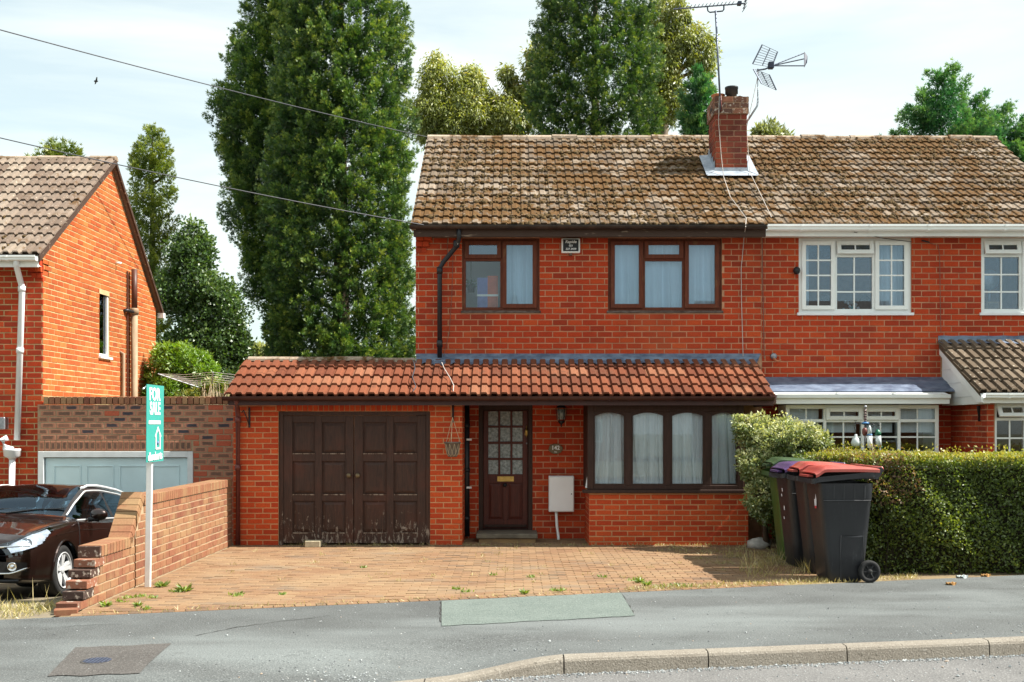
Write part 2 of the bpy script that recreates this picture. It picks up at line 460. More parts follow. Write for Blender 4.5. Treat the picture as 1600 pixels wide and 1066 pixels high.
MAT['conifer'] = foliage('conifer_sprays', [(0.0, (0.008, 0.034, 0.010)), (0.4, (0.034, 0.105, 0.020)), (0.72, (0.120, 0.230, 0.032)), (1.0, (0.34, 0.42, 0.065))], 0.26)
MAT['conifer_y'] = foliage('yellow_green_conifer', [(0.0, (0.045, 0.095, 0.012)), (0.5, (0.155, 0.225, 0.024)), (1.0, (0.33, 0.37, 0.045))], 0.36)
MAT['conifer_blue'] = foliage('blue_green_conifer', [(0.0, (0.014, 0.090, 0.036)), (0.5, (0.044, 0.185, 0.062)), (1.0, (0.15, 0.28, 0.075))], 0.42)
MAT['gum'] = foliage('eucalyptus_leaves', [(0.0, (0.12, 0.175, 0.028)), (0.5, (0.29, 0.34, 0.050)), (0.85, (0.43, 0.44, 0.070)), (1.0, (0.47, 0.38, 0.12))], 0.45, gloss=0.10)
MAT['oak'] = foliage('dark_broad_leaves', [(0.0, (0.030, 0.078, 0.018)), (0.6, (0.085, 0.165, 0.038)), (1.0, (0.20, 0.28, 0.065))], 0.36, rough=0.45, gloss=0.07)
MAT['lime'] = foliage('bright_green_leaves', [(0.0, (0.12, 0.26, 0.012)), (0.6, (0.23, 0.43, 0.022)), (1.0, (0.33, 0.50, 0.035))], 0.45)
MAT['pale_leaf'] = foliage('pale_green_leaves', [(0.0, (0.14, 0.19, 0.06)), (0.6, (0.27, 0.31, 0.12)), (1.0, (0.40, 0.42, 0.20))], 0.45)
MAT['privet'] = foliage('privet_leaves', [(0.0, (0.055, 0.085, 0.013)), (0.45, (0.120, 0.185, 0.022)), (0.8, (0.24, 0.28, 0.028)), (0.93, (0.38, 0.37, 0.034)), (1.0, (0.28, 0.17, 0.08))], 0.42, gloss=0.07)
MAT['variegated'] = foliage('variegated_leaves', [(0.0, (0.085, 0.14, 0.035)), (0.40, (0.20, 0.27, 0.075)), (0.55, (0.42, 0.46, 0.20)), (1.0, (0.68, 0.68, 0.38))], 0.40)
MAT['grass_dry'] = foliage('dry_grass', [(0.0, (0.16, 0.17, 0.03)), (0.35, (0.33, 0.29, 0.10)), (1.0, (0.52, 0.42, 0.20))], 0.35)
MAT['weed'] = foliage('green_weed', [(0.0, (0.11, 0.20, 0.015)), (1.0, (0.28, 0.36, 0.05))], 0.45)


def car_paint():
    m, nt, N, L, b = _nodes('dark_brown_metallic_paint')
    b.inputs['Base Color'].default_value = (0.022, 0.008, 0.007, 1)
    L.new(mixc(nt, noise(nt, 500, 2), (0.011, 0.005, 0.0045), (0.024, 0.009, 0.007)), b.inputs['Base Color'])
    b.inputs['Metallic'].default_value = 0.55
    b.inputs['Roughness'].default_value = 0.30
    b.inputs['Coat Weight'].default_value = 1.0
    b.inputs['Coat Roughness'].default_value = 0.03
    return m


MAT['car_paint'] = car_paint()
MAT['car_glass'] = glass('dark_car_glass', (0.30, 0.36, 0.40), 0.03, refl=(0.62, 0.80, 1.0))
MAT['chrome'] = plain('chrome', (0.80, 0.82, 0.84), 0.12, 1.0, var=0.1)
MAT['alloy'] = plain('silver_alloy', (0.72, 0.74, 0.76), 0.3, 0.35, var=0.12)
MAT['rubber'] = plain('black_rubber', (0.020, 0.020, 0.021), 0.8, var=0.3, bumps=0.3)
MAT['car_black'] = plain('black_trim_plastic', (0.014, 0.014, 0.016), 0.5, var=0.3)
MAT['headlamp_in'] = plain('headlamp_reflector', (0.62, 0.68, 0.78), 0.25, 0.25, var=0.4, scale=18)
MAT['lamp_glass'] = glass('clear_lamp_cover', (0.90, 0.94, 0.98), 0.05)
MAT['seat'] = plain('dark_seat_cloth', (0.04, 0.04, 0.045), 0.9, var=0.3)


def bin_plastic(name, col, sun_fade):
    m, nt, N, L, b = _nodes(name)
    s = ramp(nt, noise(nt, 2.4, 5, 0.6, stretch=(1, 1, 0.5)), [(0.4, 0.0), (0.7, 1.0)])
    c = mixc(nt, s, col, sun_fade)
    d = ramp(nt, noise(nt, 16, 6, 0.7, stretch=(2, 2, 0.35)), [(0.60, 0.0), (0.72, 0.5)])
    c = mixc(nt, d, c, tuple(x * 1.8 + 0.03 for x in sun_fade))
    L.new(c, b.inputs['Base Color'])
    b.inputs['Roughness'].default_value = 0.42
    b.inputs['Specular IOR Level'].default_value = 0.45
    bump(nt, b, noise(nt, 160, 3), 0.12, 0.004)
    return m


MAT['bin_black'] = bin_plastic('charcoal_bin_plastic', (0.014, 0.015, 0.019), (0.022, 0.024, 0.028))
MAT['bin_green'] = bin_plastic('green_bin_plastic', (0.04, 0.085, 0.016), (0.06, 0.12, 0.025))
MAT['lid_red'] = bin_plastic('faded_red_lid', (0.33, 0.045, 0.035), (0.38, 0.11, 0.09))
MAT['lid_purple'] = bin_plastic('purple_lid', (0.075, 0.040, 0.125), (0.11, 0.07, 0.16))
MAT['lid_green'] = bin_plastic('green_lid', (0.022, 0.050, 0.020), (0.045, 0.080, 0.036))
MAT['sticker'] = plain('torn_white_sticker', (0.75, 0.75, 0.80), 0.6, col2=(0.5, 0.5, 0.55), scale=20)
MAT['sticker_red'] = plain('red_sticker_edge', (0.60, 0.05, 0.06), 0.6)
MAT['sign_teal'] = plain('teal_sign_board', (0.050, 0.34, 0.30), 0.4, var=0.07, scale=4)
MAT['sign_white'] = plain('white_print', (0.84, 0.86, 0.87), 0.5, var=0.04)
MAT['aerial'] = plain('dull_aerial_metal', (0.13, 0.15, 0.20), 0.45, 0.6, var=0.3)
MAT['aerial_dark'] = plain('dark_aerial_plastic', (0.025, 0.035, 0.07), 0.5, var=0.3)
MAT['mast_pale'] = plain('galvanised_mast', (0.42, 0.44, 0.48), 0.4, 0.6, var=0.3)
MAT['clay'] = plain('clay_pot', (0.48, 0.17, 0.08), 0.85, var=0.3)
MAT['flaunch'] = plain('mortar_flaunching', (0.50, 0.36, 0.25), 0.95, var=0.3, bumps=0.5)
MAT['basket'] = plain('grey_plastic_basket', (0.15, 0.125, 0.105), 0.7, var=0.3, scale=12)
MAT['string'] = plain('pale_string', (0.62, 0.52, 0.36), 0.8)
MAT['feeder_blue'] = plain('blue_plastic', (0.06, 0.20, 0.45), 0.4)
MAT['feeder_green'] = plain('dark_green_plastic', (0.012, 0.12, 0.065), 0.35)
MAT['feeder_clear'] = plain('cloudy_clear_plastic', (0.62, 0.68, 0.70), 0.25, var=0.25, scale=16)
MAT['cover_blue'] = plain('blue_grey_iron_cover', (0.10, 0.125, 0.19), 0.5, 0.4, var=0.3, scale=30)
MAT['gravel'] = tinted('loose_gravel', [(0.0, (0.12, 0.125, 0.13)), (0.5, (0.26, 0.28, 0.29)), (0.95, (0.44, 0.46, 0.46)), (1.0, (0.40, 0.30, 0.22))], rough=0.9, bumps=0)
MAT['cyan_card'] = plain('turquoise_card', (0.10, 0.50, 0.48), 0.7)
MAT['poster'] = plain('orange_paper', (0.60, 0.16, 0.10), 0.8)
MAT['poster_blue'] = plain('lilac_paper', (0.22, 0.25, 0.55), 0.8)
MAT['plant'] = plain('pot_plant_leaves', (0.04, 0.16, 0.05), 0.7)
MAT['parcel'] = plain('tan_wood', (0.42, 0.27, 0.13), 0.7)
MAT['chair_brown'] = plain('brown_chair_leather', (0.055, 0.030, 0.022), 0.5, var=0.3)
MAT['litter'] = plain('pale_litter_paper', (0.55, 0.62, 0.62), 0.7, var=0.3, scale=30)
MAT['dry_leaf'] = plain('dry_orange_leaf', (0.50, 0.27, 0.09), 0.8, var=0.3)

# ------------------------------------------------------------------ building helpers
WL = {}                                      # world location of every object's origin (nothing is rotated by a parent)


def thing(name, loc, label, cat, group=None):
    o = bpy.data.objects.new(name, None)
    COL.objects.link(o)
    o.empty_display_size = 0.2
    o.location = loc
    WL[o] = Vector(loc)
    o['label'] = label
    o['category'] = cat
    if group:
        o['group'] = group
    return o


def tag(o, label, cat, group=None):
    o['label'] = label
    o['category'] = cat
    if group:
        o['group'] = group
    return o


def kind(o, k):
    o['kind'] = k
    return o


def place(o, parent, c):
    WL[o] = Vector(c)
    if parent is not None:
        o.parent = parent
        o.location = Vector(c) - WL[parent]
    else:
        o.location = c
    return o


def link_mesh(name, me, parent, c):
    o = bpy.data.objects.new(name, me)
    COL.objects.link(o)
    return place(o, parent, c)


class MB:
    """Collects shapes in world coordinates; build() links them as ONE mesh object."""

    def __init__(self, xf=None):
        self.v, self.f, self.xf, self.s = [], [], xf, []

    def add(self, vs, fs, smooth=False):
        n = len(self.v)
        for p in vs:
            p = Vector(p)
            self.v.append(self.xf(p) if self.xf else p)
        for f in fs:
            self.f.append([i + n for i in f])
            self.s.append(smooth)
        return self

    def box(self, a, b):
        x0, y0, z0 = (min(a[i], b[i]) for i in range(3))
        x1, y1, z1 = (max(a[i], b[i]) for i in range(3))
        self.add([(x0, y0, z0), (x1, y0, z0), (x1, y1, z0), (x0, y1, z0), (x0, y0, z1), (x1, y0, z1), (x1, y1, z1), (x0, y1, z1)],
                 [(0, 3, 2, 1), (4, 5, 6, 7), (0, 1, 5, 4), (1, 2, 6, 5), (2, 3, 7, 6), (3, 0, 4, 7)])
        return self

    def obox(self, c, u, v, w):
        """Box with centre c and half-axis vectors."""
        c, u, v, w = Vector(c), Vector(u), Vector(v), Vector(w)
        if u.cross(v).dot(w) < 0:
            u = -u
        ps = [c + u * sx + v * sy + w * sz for sz in (-1, 1) for sx, sy in ((-1, -1), (1, -1), (1, 1), (-1, 1))]
        self.add(ps, [(0, 3, 2, 1), (4, 5, 6, 7), (0, 1, 5, 4), (1, 2, 6, 5), (2, 3, 7, 6), (3, 0, 4, 7)])
        return self

    def prism(self, poly, off):
        """Polygon (3-D points) extruded by the vector off."""
        off = Vector(off)
        n = len(poly)
        poly = [Vector(p) for p in poly]
        nrm = Vector((0, 0, 0))
        for i in range(n):
            a, b = poly[i], poly[(i + 1) % n]
            nrm += a.cross(b)
        if nrm.dot(off) > 0:
            poly = poly[::-1]
        vs = poly + [p + off for p in poly]
        fs = [list(range(n)), [n + i for i in range(n)][::-1]]
        for i in range(n):
            j = (i + 1) % n
            fs.append([j, i, n + i, n + j])
        self.add(vs, fs)
        return self

    def tube(self, pts, r, n=8, cap=True):
        pts = [Vector(p) for p in pts]
        rs = r if isinstance(r, (list, tuple)) else [r] * len(pts)
        rings = []
        t0 = (pts[1] - pts[0]).normalized()
        ref = Vector((0, 0, 1)) if abs(t0.z) < 0.9 else Vector((0, 1, 0))
        for i, p in enumerate(pts):
            t = (pts[min(i + 1, len(pts) - 1)] - pts[max(i - 1, 0)]).normalized()
            a = t.cross(ref)
            if a.length < 1e-4:
                a = t.cross(Vector((1, 0, 0)))
            a.normalize()
            b = t.cross(a).normalized()
            rings.append([p + (a * math.cos(q) + b * math.sin(q)) * rs[i] for q in (2 * math.pi * k / n for k in range(n))])
        vs = [p for rg in rings for p in rg]
        fs = []
        for i in range(len(pts) - 1):
            for k in range(n):
                fs.append((i * n + k, i * n + (k + 1) % n, (i + 1) * n + (k + 1) % n, (i + 1) * n + k))
        if cap:
            fs.append([k for k in range(n)][::-1])
            fs.append([(len(pts) - 1) * n + k for k in range(n)])
        self.add(vs, fs, n > 6)
        return self

    def lathe(self, prof, c, axis=(0, 0, 1), n=16, cap=True):
        """Profile [(radius, height)] turned about axis through c."""
        ax = Vector(axis).normalized()
        a = ax.cross(Vector((1, 0, 0)) if abs(ax.x) < 0.9 else Vector((0, 1, 0))).normalized()
        b = ax.cross(a)
        c = Vector(c)
        vs = []
        for r, h in prof:
            for k in range(n):
                q = 2 * math.pi * k / n
                vs.append(c + ax * h + (a * math.cos(q) + b * math.sin(q)) * r)
        fs = []
        for i in range(len(prof) - 1):
            for k in range(n):
                fs.append((i * n + k, i * n + (k + 1) % n, (i + 1) * n + (k + 1) % n, (i + 1) * n + k))
        if cap:
            fs.append([k for k in range(n)][::-1])
            fs.append([(len(prof) - 1) * n + k for k in range(n)])
        self.add(vs, fs, True)
        return self

    def ball(self, c, r, n=8, sq=(1, 1, 1)):
        prof = [(math.sin(math.pi * i / n), -math.cos(math.pi * i / n)) for i in range(n + 1)]
        c = Vector(c)
        vs, fs = [], []
        m = n * 2
        for rr, h in prof:
            for k in range(m):
                q = 2 * math.pi * k / m
                vs.append(c + Vector((math.cos(q) * rr * r * sq[0], math.sin(q) * rr * r * sq[1], h * r * sq[2])))
        for i in range(n):
            for k in range(m):
                fs.append((i * m + k, i * m + (k + 1) % m, (i + 1) * m + (k + 1) % m, (i + 1) * m + k))
        self.add(vs, fs, True)
        return self

    def grid(self, fn, nu, nv, smooth=True):
        vs = [fn(i / nu, j / nv) for j in range(nv + 1) for i in range(nu + 1)]
        fs = [(j * (nu + 1) + i, j * (nu + 1) + i + 1, (j + 1) * (nu + 1) + i + 1, (j + 1) * (nu + 1) + i) for j in range(nv) for i in range(nu)]
        self.add(vs, fs, smooth)
        return self

    def build(self, name, m, parent=None, bevel=0.0, origin=None, tint=None):
        vs = self.v
        lo = Vector([min(p[i] for p in vs) for i in range(3)])
        hi = Vector([max(p[i] for p in vs) for i in range(3)])
        c = origin or (lo + hi) / 2
        c = Vector(c)
        me = bpy.data.meshes.new(name)
        me.from_pydata([p - c for p in vs], [], self.f)
        me.polygons.foreach_set('use_smooth', self.s)
        me.materials.append(MAT[m] if isinstance(m, str) else m)
        if tint is not None:
            a = me.attributes.new('tint', 'FLOAT', 'POINT')
            a.data.foreach_set('value', [tint] * len(me.vertices))
        if bevel:
            bm = bmesh.new()
            bm.from_mesh(me)
            bmesh.ops.bevel(bm, geom=bm.edges[:] , offset=bevel, segments=1, affect='EDGES', clamp_overlap=True)
            bm.to_mesh(me)
            bm.free()
        me.update()
        return link_mesh(name, me, parent, c)


def box(name, a, b, m, parent=None, bevel=0.0):
    return MB().box(a, b).build(name, m, parent, bevel)


def text(name, s, m, parent, origin, size, right=(1, 0, 0), up=(0, 0, 1), bold=0.0, sx=1.0, depth=0.002, align='CENTER', shear=0.0, space=1.0):
    cu = bpy.data.curves.new(name, 'FONT')
    cu.body = s
    cu.size = size
    cu.align_x = align
    cu.align_y = 'CENTER'
    cu.offset = bold
    cu.shear = shear
    cu.space_character = space
    cu.extrude = depth
    cu.resolution_u = 3
    o = bpy.data.objects.new(name, cu)
    COL.objects.link(o)
    dg = bpy.context.evaluated_depsgraph_get()
    me = bpy.data.meshes.new_from_object(o.evaluated_get(dg))
    bpy.data.objects.remove(o)
    bpy.data.curves.remove(cu)
    rt, u = Vector(right).normalized(), Vector(up).normalized()
    nn = rt.cross(u)
    mt = Matrix((rt * sx, u, nn)).transposed().to_4x4()
    me.transform(mt)
    me.materials.clear()
    me.materials.append(MAT[m])
    me.name = name
    return link_mesh(name, me, parent, Vector(origin))


# ------------------------------------------------------------------ pieces: bricks, tiles, pavers
NT = 12
_unit = {}


def unit_box(m, k):
    key = ('box', m, k)
    if key not in _unit:
        me = bpy.data.meshes.new('brick')
        e = 0.5
        bx, bz = 0.014, 0.036                       # softened outer arrises
        vs = [(-e, e, -e), (e, e, -e), (e, e, e), (-e, e, e),
              (-e, -e + .06, -e), (e, -e + .06, -e), (e, -e + .06, e), (-e, -e + .06, e),
              (-e + bx, -e, -e + bz), (e - bx, -e, -e + bz), (e - bx, -e, e - bz), (-e + bx, -e, e - bz)]
        fs = [(0, 3, 2, 1), (0, 1, 5, 4), (1, 2, 6, 5), (2, 3, 7, 6), (3, 0, 4, 7),
              (4, 5, 9, 8), (5, 6, 10, 9), (6, 7, 11, 10), (7, 4, 8, 11), (8, 9, 10, 11)]
        me.from_pydata(vs, [], fs)
        a = me.attributes.new('tint', 'FLOAT', 'POINT')
        a.data.foreach_set('value', [(k + 0.5) / NT] * len(vs))
        me.materials.append(MAT[m])
        _unit[key] = me
    return _unit[key]


class Pieces:
    """Collects the bricks of one thing: the 300 that show largest become parts, the others one joined part."""

    def __init__(self, name, rest_name):
        self.name, self.rest, self.items = name, rest_name, []

    def brick(self, parent, m, c, rt, up, nrm, w, h, d, tint=None):
        """c: centre of the outer face; d: how deep it goes behind the face."""
        if tint is None:
            tint = rnd.random()
        self.items.append((parent, m, Vector(c), Vector(rt), Vector(up), Vector(nrm), w, h, d, min(NT - 1, int(tint * NT))))

    def emit(self, rest_parent, limit=300, minpx=0):
        def score(it):
            c = it[2]
            if c.y < 1:
                return -1e9
            x, y = proj(c)
            out = max(0, -x, x - 1600, -y, y - 1066)
            face = abs(it[5].y) * it[6] * it[7] / (c.y * c.y)
            face = it[6] * it[7] * max(1e-4, it[5].dot((Vector((0, 0, ZC)) - c).normalized())) / (c.y * c.y)
            return face * 1e4 - (100 + out if out > 0 else 0)
        its = sorted(self.items, key=score, reverse=True)
        groups = {}
        for i, it in enumerate(its):
            parent, m, c, rt, up, nrm, w, h, d, k = it
            M3 = Matrix((rt * w, -nrm * d, up * h)).transposed()
            cc = c - nrm * (d / 2)
            if i < limit and score(it) > -90:
                me = unit_box(m, k)
                o = bpy.data.objects.new(self.name, me)
                COL.objects.link(o)
                WL[o] = cc
                o.parent = parent
                mt = M3.to_4x4()
                mt.translation = cc - WL[parent]
                o.matrix_basis = mt
            else:
                groups.setdefault(m, []).append((M3, cc, k))
        for m, lst in groups.items():
            vs, fs, ts = [], [], []
            base = unit_box(m, 0)
            bv = [v.co.copy() for v in base.vertices]
            bf = [list(p.vertices) for p in base.polygons][1:]
            for M3, cc, k in lst:
                n = len(vs)
                vs += [M3 @ v + cc for v in bv]
                fs += [[i + n for i in f] for f in bf]
                ts += [(k + 0.5) / NT] * len(bv)
            me = bpy.data.meshes.new(self.rest)
            c0 = sum(vs, Vector()) / len(vs)
            me.from_pydata([v - c0 for v in vs], [], fs)
            a = me.attributes.new('tint', 'FLOAT', 'POINT')
            a.data.foreach_set('value', ts)
            me.materials.append(MAT[m])
            o = link_mesh(self.rest, me, rest_parent, c0)
            o['kind'] = 'stuff'


def lay_bricks(pcs, parent, m, origin, rt, up, nrm, U, V, bw, bh, joint=0.011, holes=(), clip=None, bond='stretcher', d=0.035, tint=None, shift=0.0, proud=0.006):
    """Courses over the rectangle U x V of a wall plane through origin; holes: (u0, u1, v0, v1); clip(v) -> (u0, u1)."""
    origin, rt, up, nrm = Vector(origin), Vector(rt), Vector(up), Vector(nrm)
    joint += .0030
    rows = int(round((V[1] - V[0]) / bh))
    if rows < 1:
        rows = 1
    bh = (V[1] - V[0]) / rows
    for r in range(rows):
        v0 = V[0] + r * bh
        vm = v0 + bh / 2
        u0, u1 = U
        if clip:
            c0, c1 = clip(vm)
            u0, u1 = max(u0, c0), min(u1, c1)
            if u1 - u0 < 0.05:
                continue
        spans = [(u0, u1)]
        for (h0, h1, w0, w1) in holes:
            if w0 - 0.3 * bh < vm < w1 + 0.3 * bh:
                ns = []
                for a, b in spans:
                    if h1 <= a or h0 >= b:
                        ns.append((a, b))
                    else:
                        if h0 > a: ns.append((a, h0))
                        if h1 < b: ns.append((h1, b))
                spans = ns
        off = (r % 2) * bw / 2 + shift
        k0 = math.floor((U[0] - off) / bw) - 1
        k1 = math.ceil((U[1] - off) / bw) + 1
        for a, b in spans:
            for k in range(k0, k1):
                x0, x1 = max(a, k * bw + off), min(b, (k + 1) * bw + off)
                if x1 - x0 < 0.035:
                    continue
                g0 = joint / 2 if x0 > a + 1e-4 else 0.002
                g1 = joint / 2 if x1 < b - 1e-4 else 0.002
                w = x1 - x0 - g0 - g1
                jit = rnd.uniform(-0.002, 0.0015)
                c = origin + rt * ((x0 + g0 + x1 - g1) / 2 + rnd.uniform(-.0015, .0015)) + up * (vm + rnd.uniform(-.002, .002)) + nrm * (proud + jit)
                t = rnd.random() if tint is None else tint(c)
                tw = rnd.uniform(-.006, .006)
                r2 = (rt + up * tw).normalized()
                pcs.brick(parent, m, c, r2, (up - rt * tw).normalized(), nrm, w, bh - joint + rnd.uniform(-.002, .002), d, t)


def wall_panel(mb, origin, rt, up, nrm, poly_u, poly_v, holes=(), thick=0.22, clip_top=None):
    """Flat wall (mortar face) with real openings and their reveals."""
    origin, rt, up, nrm = Vector(origin), Vector(rt), Vector(up), Vector(nrm)
    us = sorted({poly_u[0], poly_u[1], *[h[0] for h in holes], *[h[1] for h in holes]})
    vs = sorted({poly_v[0], poly_v[1], *[h[2] for h in holes], *[h[3] for h in holes]})
    us = [u for u in us if poly_u[0] <= u <= poly_u[1]]
    vs = [v for v in vs if poly_v[0] <= v <= poly_v[1]]
    Pt = lambda u, v, d=0: origin + rt * u + up * v - nrm * d
    for i in range(len(us) - 1):
        for j in range(len(vs) - 1):
            um, vm = (us[i] + us[i + 1]) / 2, (vs[j] + vs[j + 1]) / 2
            if any(h[0] < um < h[1] and h[2] < vm < h[3] for h in holes):
                continue
            q = [(us[i], vs[j]), (us[i + 1], vs[j]), (us[i + 1], vs[j + 1]), (us[i], vs[j + 1])]
            mb.add([Pt(*p) for p in q], [(0, 1, 2, 3)])
            mb.add([Pt(*p, thick) for p in q], [(3, 2, 1, 0)])
    for (h0, h1, w0, w1) in list(holes):
        h0, h1, w0, w1 = max(h0, us[0]), min(h1, us[-1]), max(w0, vs[0]), min(w1, vs[-1])
        q = [(h0, w0), (h1, w0), (h1, w1), (h0, w1)]
        for a in range(4):
            p0, p1 = q[a], q[(a + 1) % 4]
            mb.add([Pt(*p0), Pt(*p1), Pt(*p1, thick), Pt(*p0, thick)], [(3, 2, 1, 0)])
    q = [(us[0], vs[0]), (us[-1], vs[0]), (us[-1], vs[-1]), (us[0], vs[-1])]
    for a in range(4):
        p0, p1 = q[a], q[(a + 1) % 4]
        mb.add([Pt(*p0), Pt(*p1), Pt(*p1, thick), Pt(*p0, thick)], [(0, 1, 2, 3)])
    return mb


# roof tiles: a double-roll profile with a thick front edge
ROLL2 = [(0, 0), (.07, 0), (.13, .030), (.37, .030), (.43, 0), (.57, 0), (.63, .030), (.87, .030), (.93, 0), (1, 0)]


def tile_mesh(m, k, prof, thick=0.020, wob=0.0):
    key = ('tile', m, k, len(prof), thick)
    if key not in _unit:
        me = bpy.data.meshes.new('roof_tile')
        n = len(prof)
        vs = []
        for (u, h) in prof:
            vs.append((u - .5, -0.5, h))             # front edge, top
        for (u, h) in prof:
            vs.append((u - .5, 0.5, h))              # back edge
        for (u, h) in prof:
            vs.append((u - .5, -0.497, h - thick))   # front edge, underside
        fs = []
        for i in range(n - 1):
            fs.append((i, i + 1, n + i + 1, n + i))
            fs.append((2 * n + i, 2 * n + i + 1, i + 1, i))
        fs.append((0, n, 2 * n))
        fs.append((n - 1, 3 * n - 1, 2 * n - 1))
        me.from_pydata(vs, [], fs)
        a = me.attributes.new('tint', 'FLOAT', 'POINT')
        a.data.foreach_set('value', [(k + 0.5) / NT] * len(vs))
        me.materials.append(MAT[m])
        _unit[key] = me
    return _unit[key]


def tile_roof(parent, m, x0, x1, e, r, tw, rows, prof=ROLL2, lap=0.032, thick=0.02, tintf=None, half=True, skip=None, hs=1.0):
    """Tiles over the slope from eave point e=(y,z) to ridge point r=(y,z)."""
    ey, ez = e
    dy, dz = r[0] - ey, r[1] - ez
    L = math.hypot(dy, dz)
    sl = Vector((0, dy / L, dz / L))
    nr = Vector((0, -dz / L, dy / L))
    step = L / rows
    out = []
    for j in range(rows):
        n = int(math.ceil((x1 - x0) / tw))
        w = (x1 - x0) / n
        for i in range(n):
            cx = x0 + (i + .5) * w
            c = Vector((cx, ey, ez)) + sl * (step * (j + .5) + .01) + nr * lap * 0.5
            if skip and skip(c):
                continue
            k = min(NT - 1, int((rnd.random() if tintf is None else tintf(c)) * NT))
            tilt = lap / (step * 1.06) + rnd.uniform(-.006, .006)
            d2 = (sl - nr * tilt).normalized()
            n2 = Vector((1, 0, 0)).cross(d2)
            roll = rnd.uniform(-.006, .006)
            rx = (Vector((1, 0, 0)) + n2 * roll).normalized()
            me = tile_mesh(m, k, prof, thick)
            o = bpy.data.objects.new('roof_tile', me)
            COL.objects.link(o)
            WL[o] = c
            o.parent = parent
            mt = Matrix((rx * w * .994, d2 * step * 1.06, n2 * hs)).transposed().to_4x4()
            mt.translation = c - WL[parent] + sl * rnd.uniform(-.005, .005)
            o.matrix_basis = mt
            out.append(c)
    return sl, nr, step


def moss_lumps(parent, x0, x1, e, r, rows, n, seed, size=(.012, .034)):
    rr = random.Random(seed)
    ey, ez = e
    dy, dz = r[0] - ey, r[1] - ez
    L = math.hypot(dy, dz)
    sl = Vector((0, dy / L, dz / L)); nr = Vector((0, -dz / L, dy / L))
    step = L / rows
    mb = MB()
    for _ in range(n):
        j = rr.randrange(rows)
        x = rr.uniform(x0 + .05, x1 - .05)
        if math.sin(x * 1.3 + j * .35) + math.sin(x * 3.1 - j * .8) * .6 + rr.uniform(-1, 1) < -0.25:
            continue
        s = rr.uniform(*size)
        c = Vector((x, ey, ez)) + sl * (j * step + rr.choice((rr.uniform(-.02, .03), rr.uniform(0, step)))) + nr * (.03 + rr.uniform(0, .012))
        a = rr.uniform(0, 6.28)
        u = (Vector((1, 0, 0)) * math.cos(a) + sl * math.sin(a)); v = nr.cross(u)
        e1, e2 = s * rr.uniform(.8, 1.8), s * rr.uniform(.7, 1.2)
        ring = [c + u * (math.cos(q) * e1) + v * (math.sin(q) * e2) - nr * .008 for q in (k * 1.2566 for k in range(5))]
        top = c + nr * s * .7
        mid = [c + u * (math.cos(q) * e1 * .7) + v * (math.sin(q) * e2 * .7) + nr * s * .45 for q in (k * 1.2566 for k in range(5))]
        fs = [(k, (k + 1) % 5, 5 + (k + 1) % 5, 5 + k) for k in range(5)] + [(5 + k, 5 + (k + 1) % 5, 10) for k in range(5)]
        mb.add(ring + mid + [top], fs, True)
    if mb.v:
        kind(mb.build('moss', 'moss', parent), 'stuff')


def ridge_row(parent, m, x0, x1, y, z, r=.11, ln=.45):
    n = max(1, int(round((x1 - x0) / ln)))
    w = (x1 - x0) / n
    for i in range(n):
        a, b = x0 + i * w + .004, x0 + (i + 1) * w - .004
        dz = rnd.uniform(-.012, .012)
        vs, fs = [], []
        K = 6
        for xx, rr in ((a, r), (b, r * .96)):
            for k in range(K + 1):
                q = math.pi * (k / K) * 1.1 - .157
                vs.append((xx, y + math.cos(q) * rr, z + dz + math.sin(q) * rr * .72))
        for k in range(K):
            fs.append((k, k + 1, K + 2 + k, K + 1 + k))
        fs.append(list(range(K + 1))[::-1])
        fs.append([K + 1 + k for k in range(K + 1)])
        MB().add(vs, fs).build('ridge_tile', m, parent, tint=rnd.random())


# ------------------------------------------------------------------ windows
def bars(mb, x0, x1, z0, z1, y0, y1, t, tb=None, tt=None):
    """A rectangular frame of four bars."""
    tb, tt = tb or t, tt or t
    mb.box((x0, y0, z0), (x0 + t, y1, z1)); mb.box((x1 - t, y0, z0), (x1, y1, z1))
    mb.box((x0 + t, y0, z0), (x1 - t, y1, z0 + tb)); mb.box((x0 + t, y0, z1 - tt), (x1 - t, y1, z1))


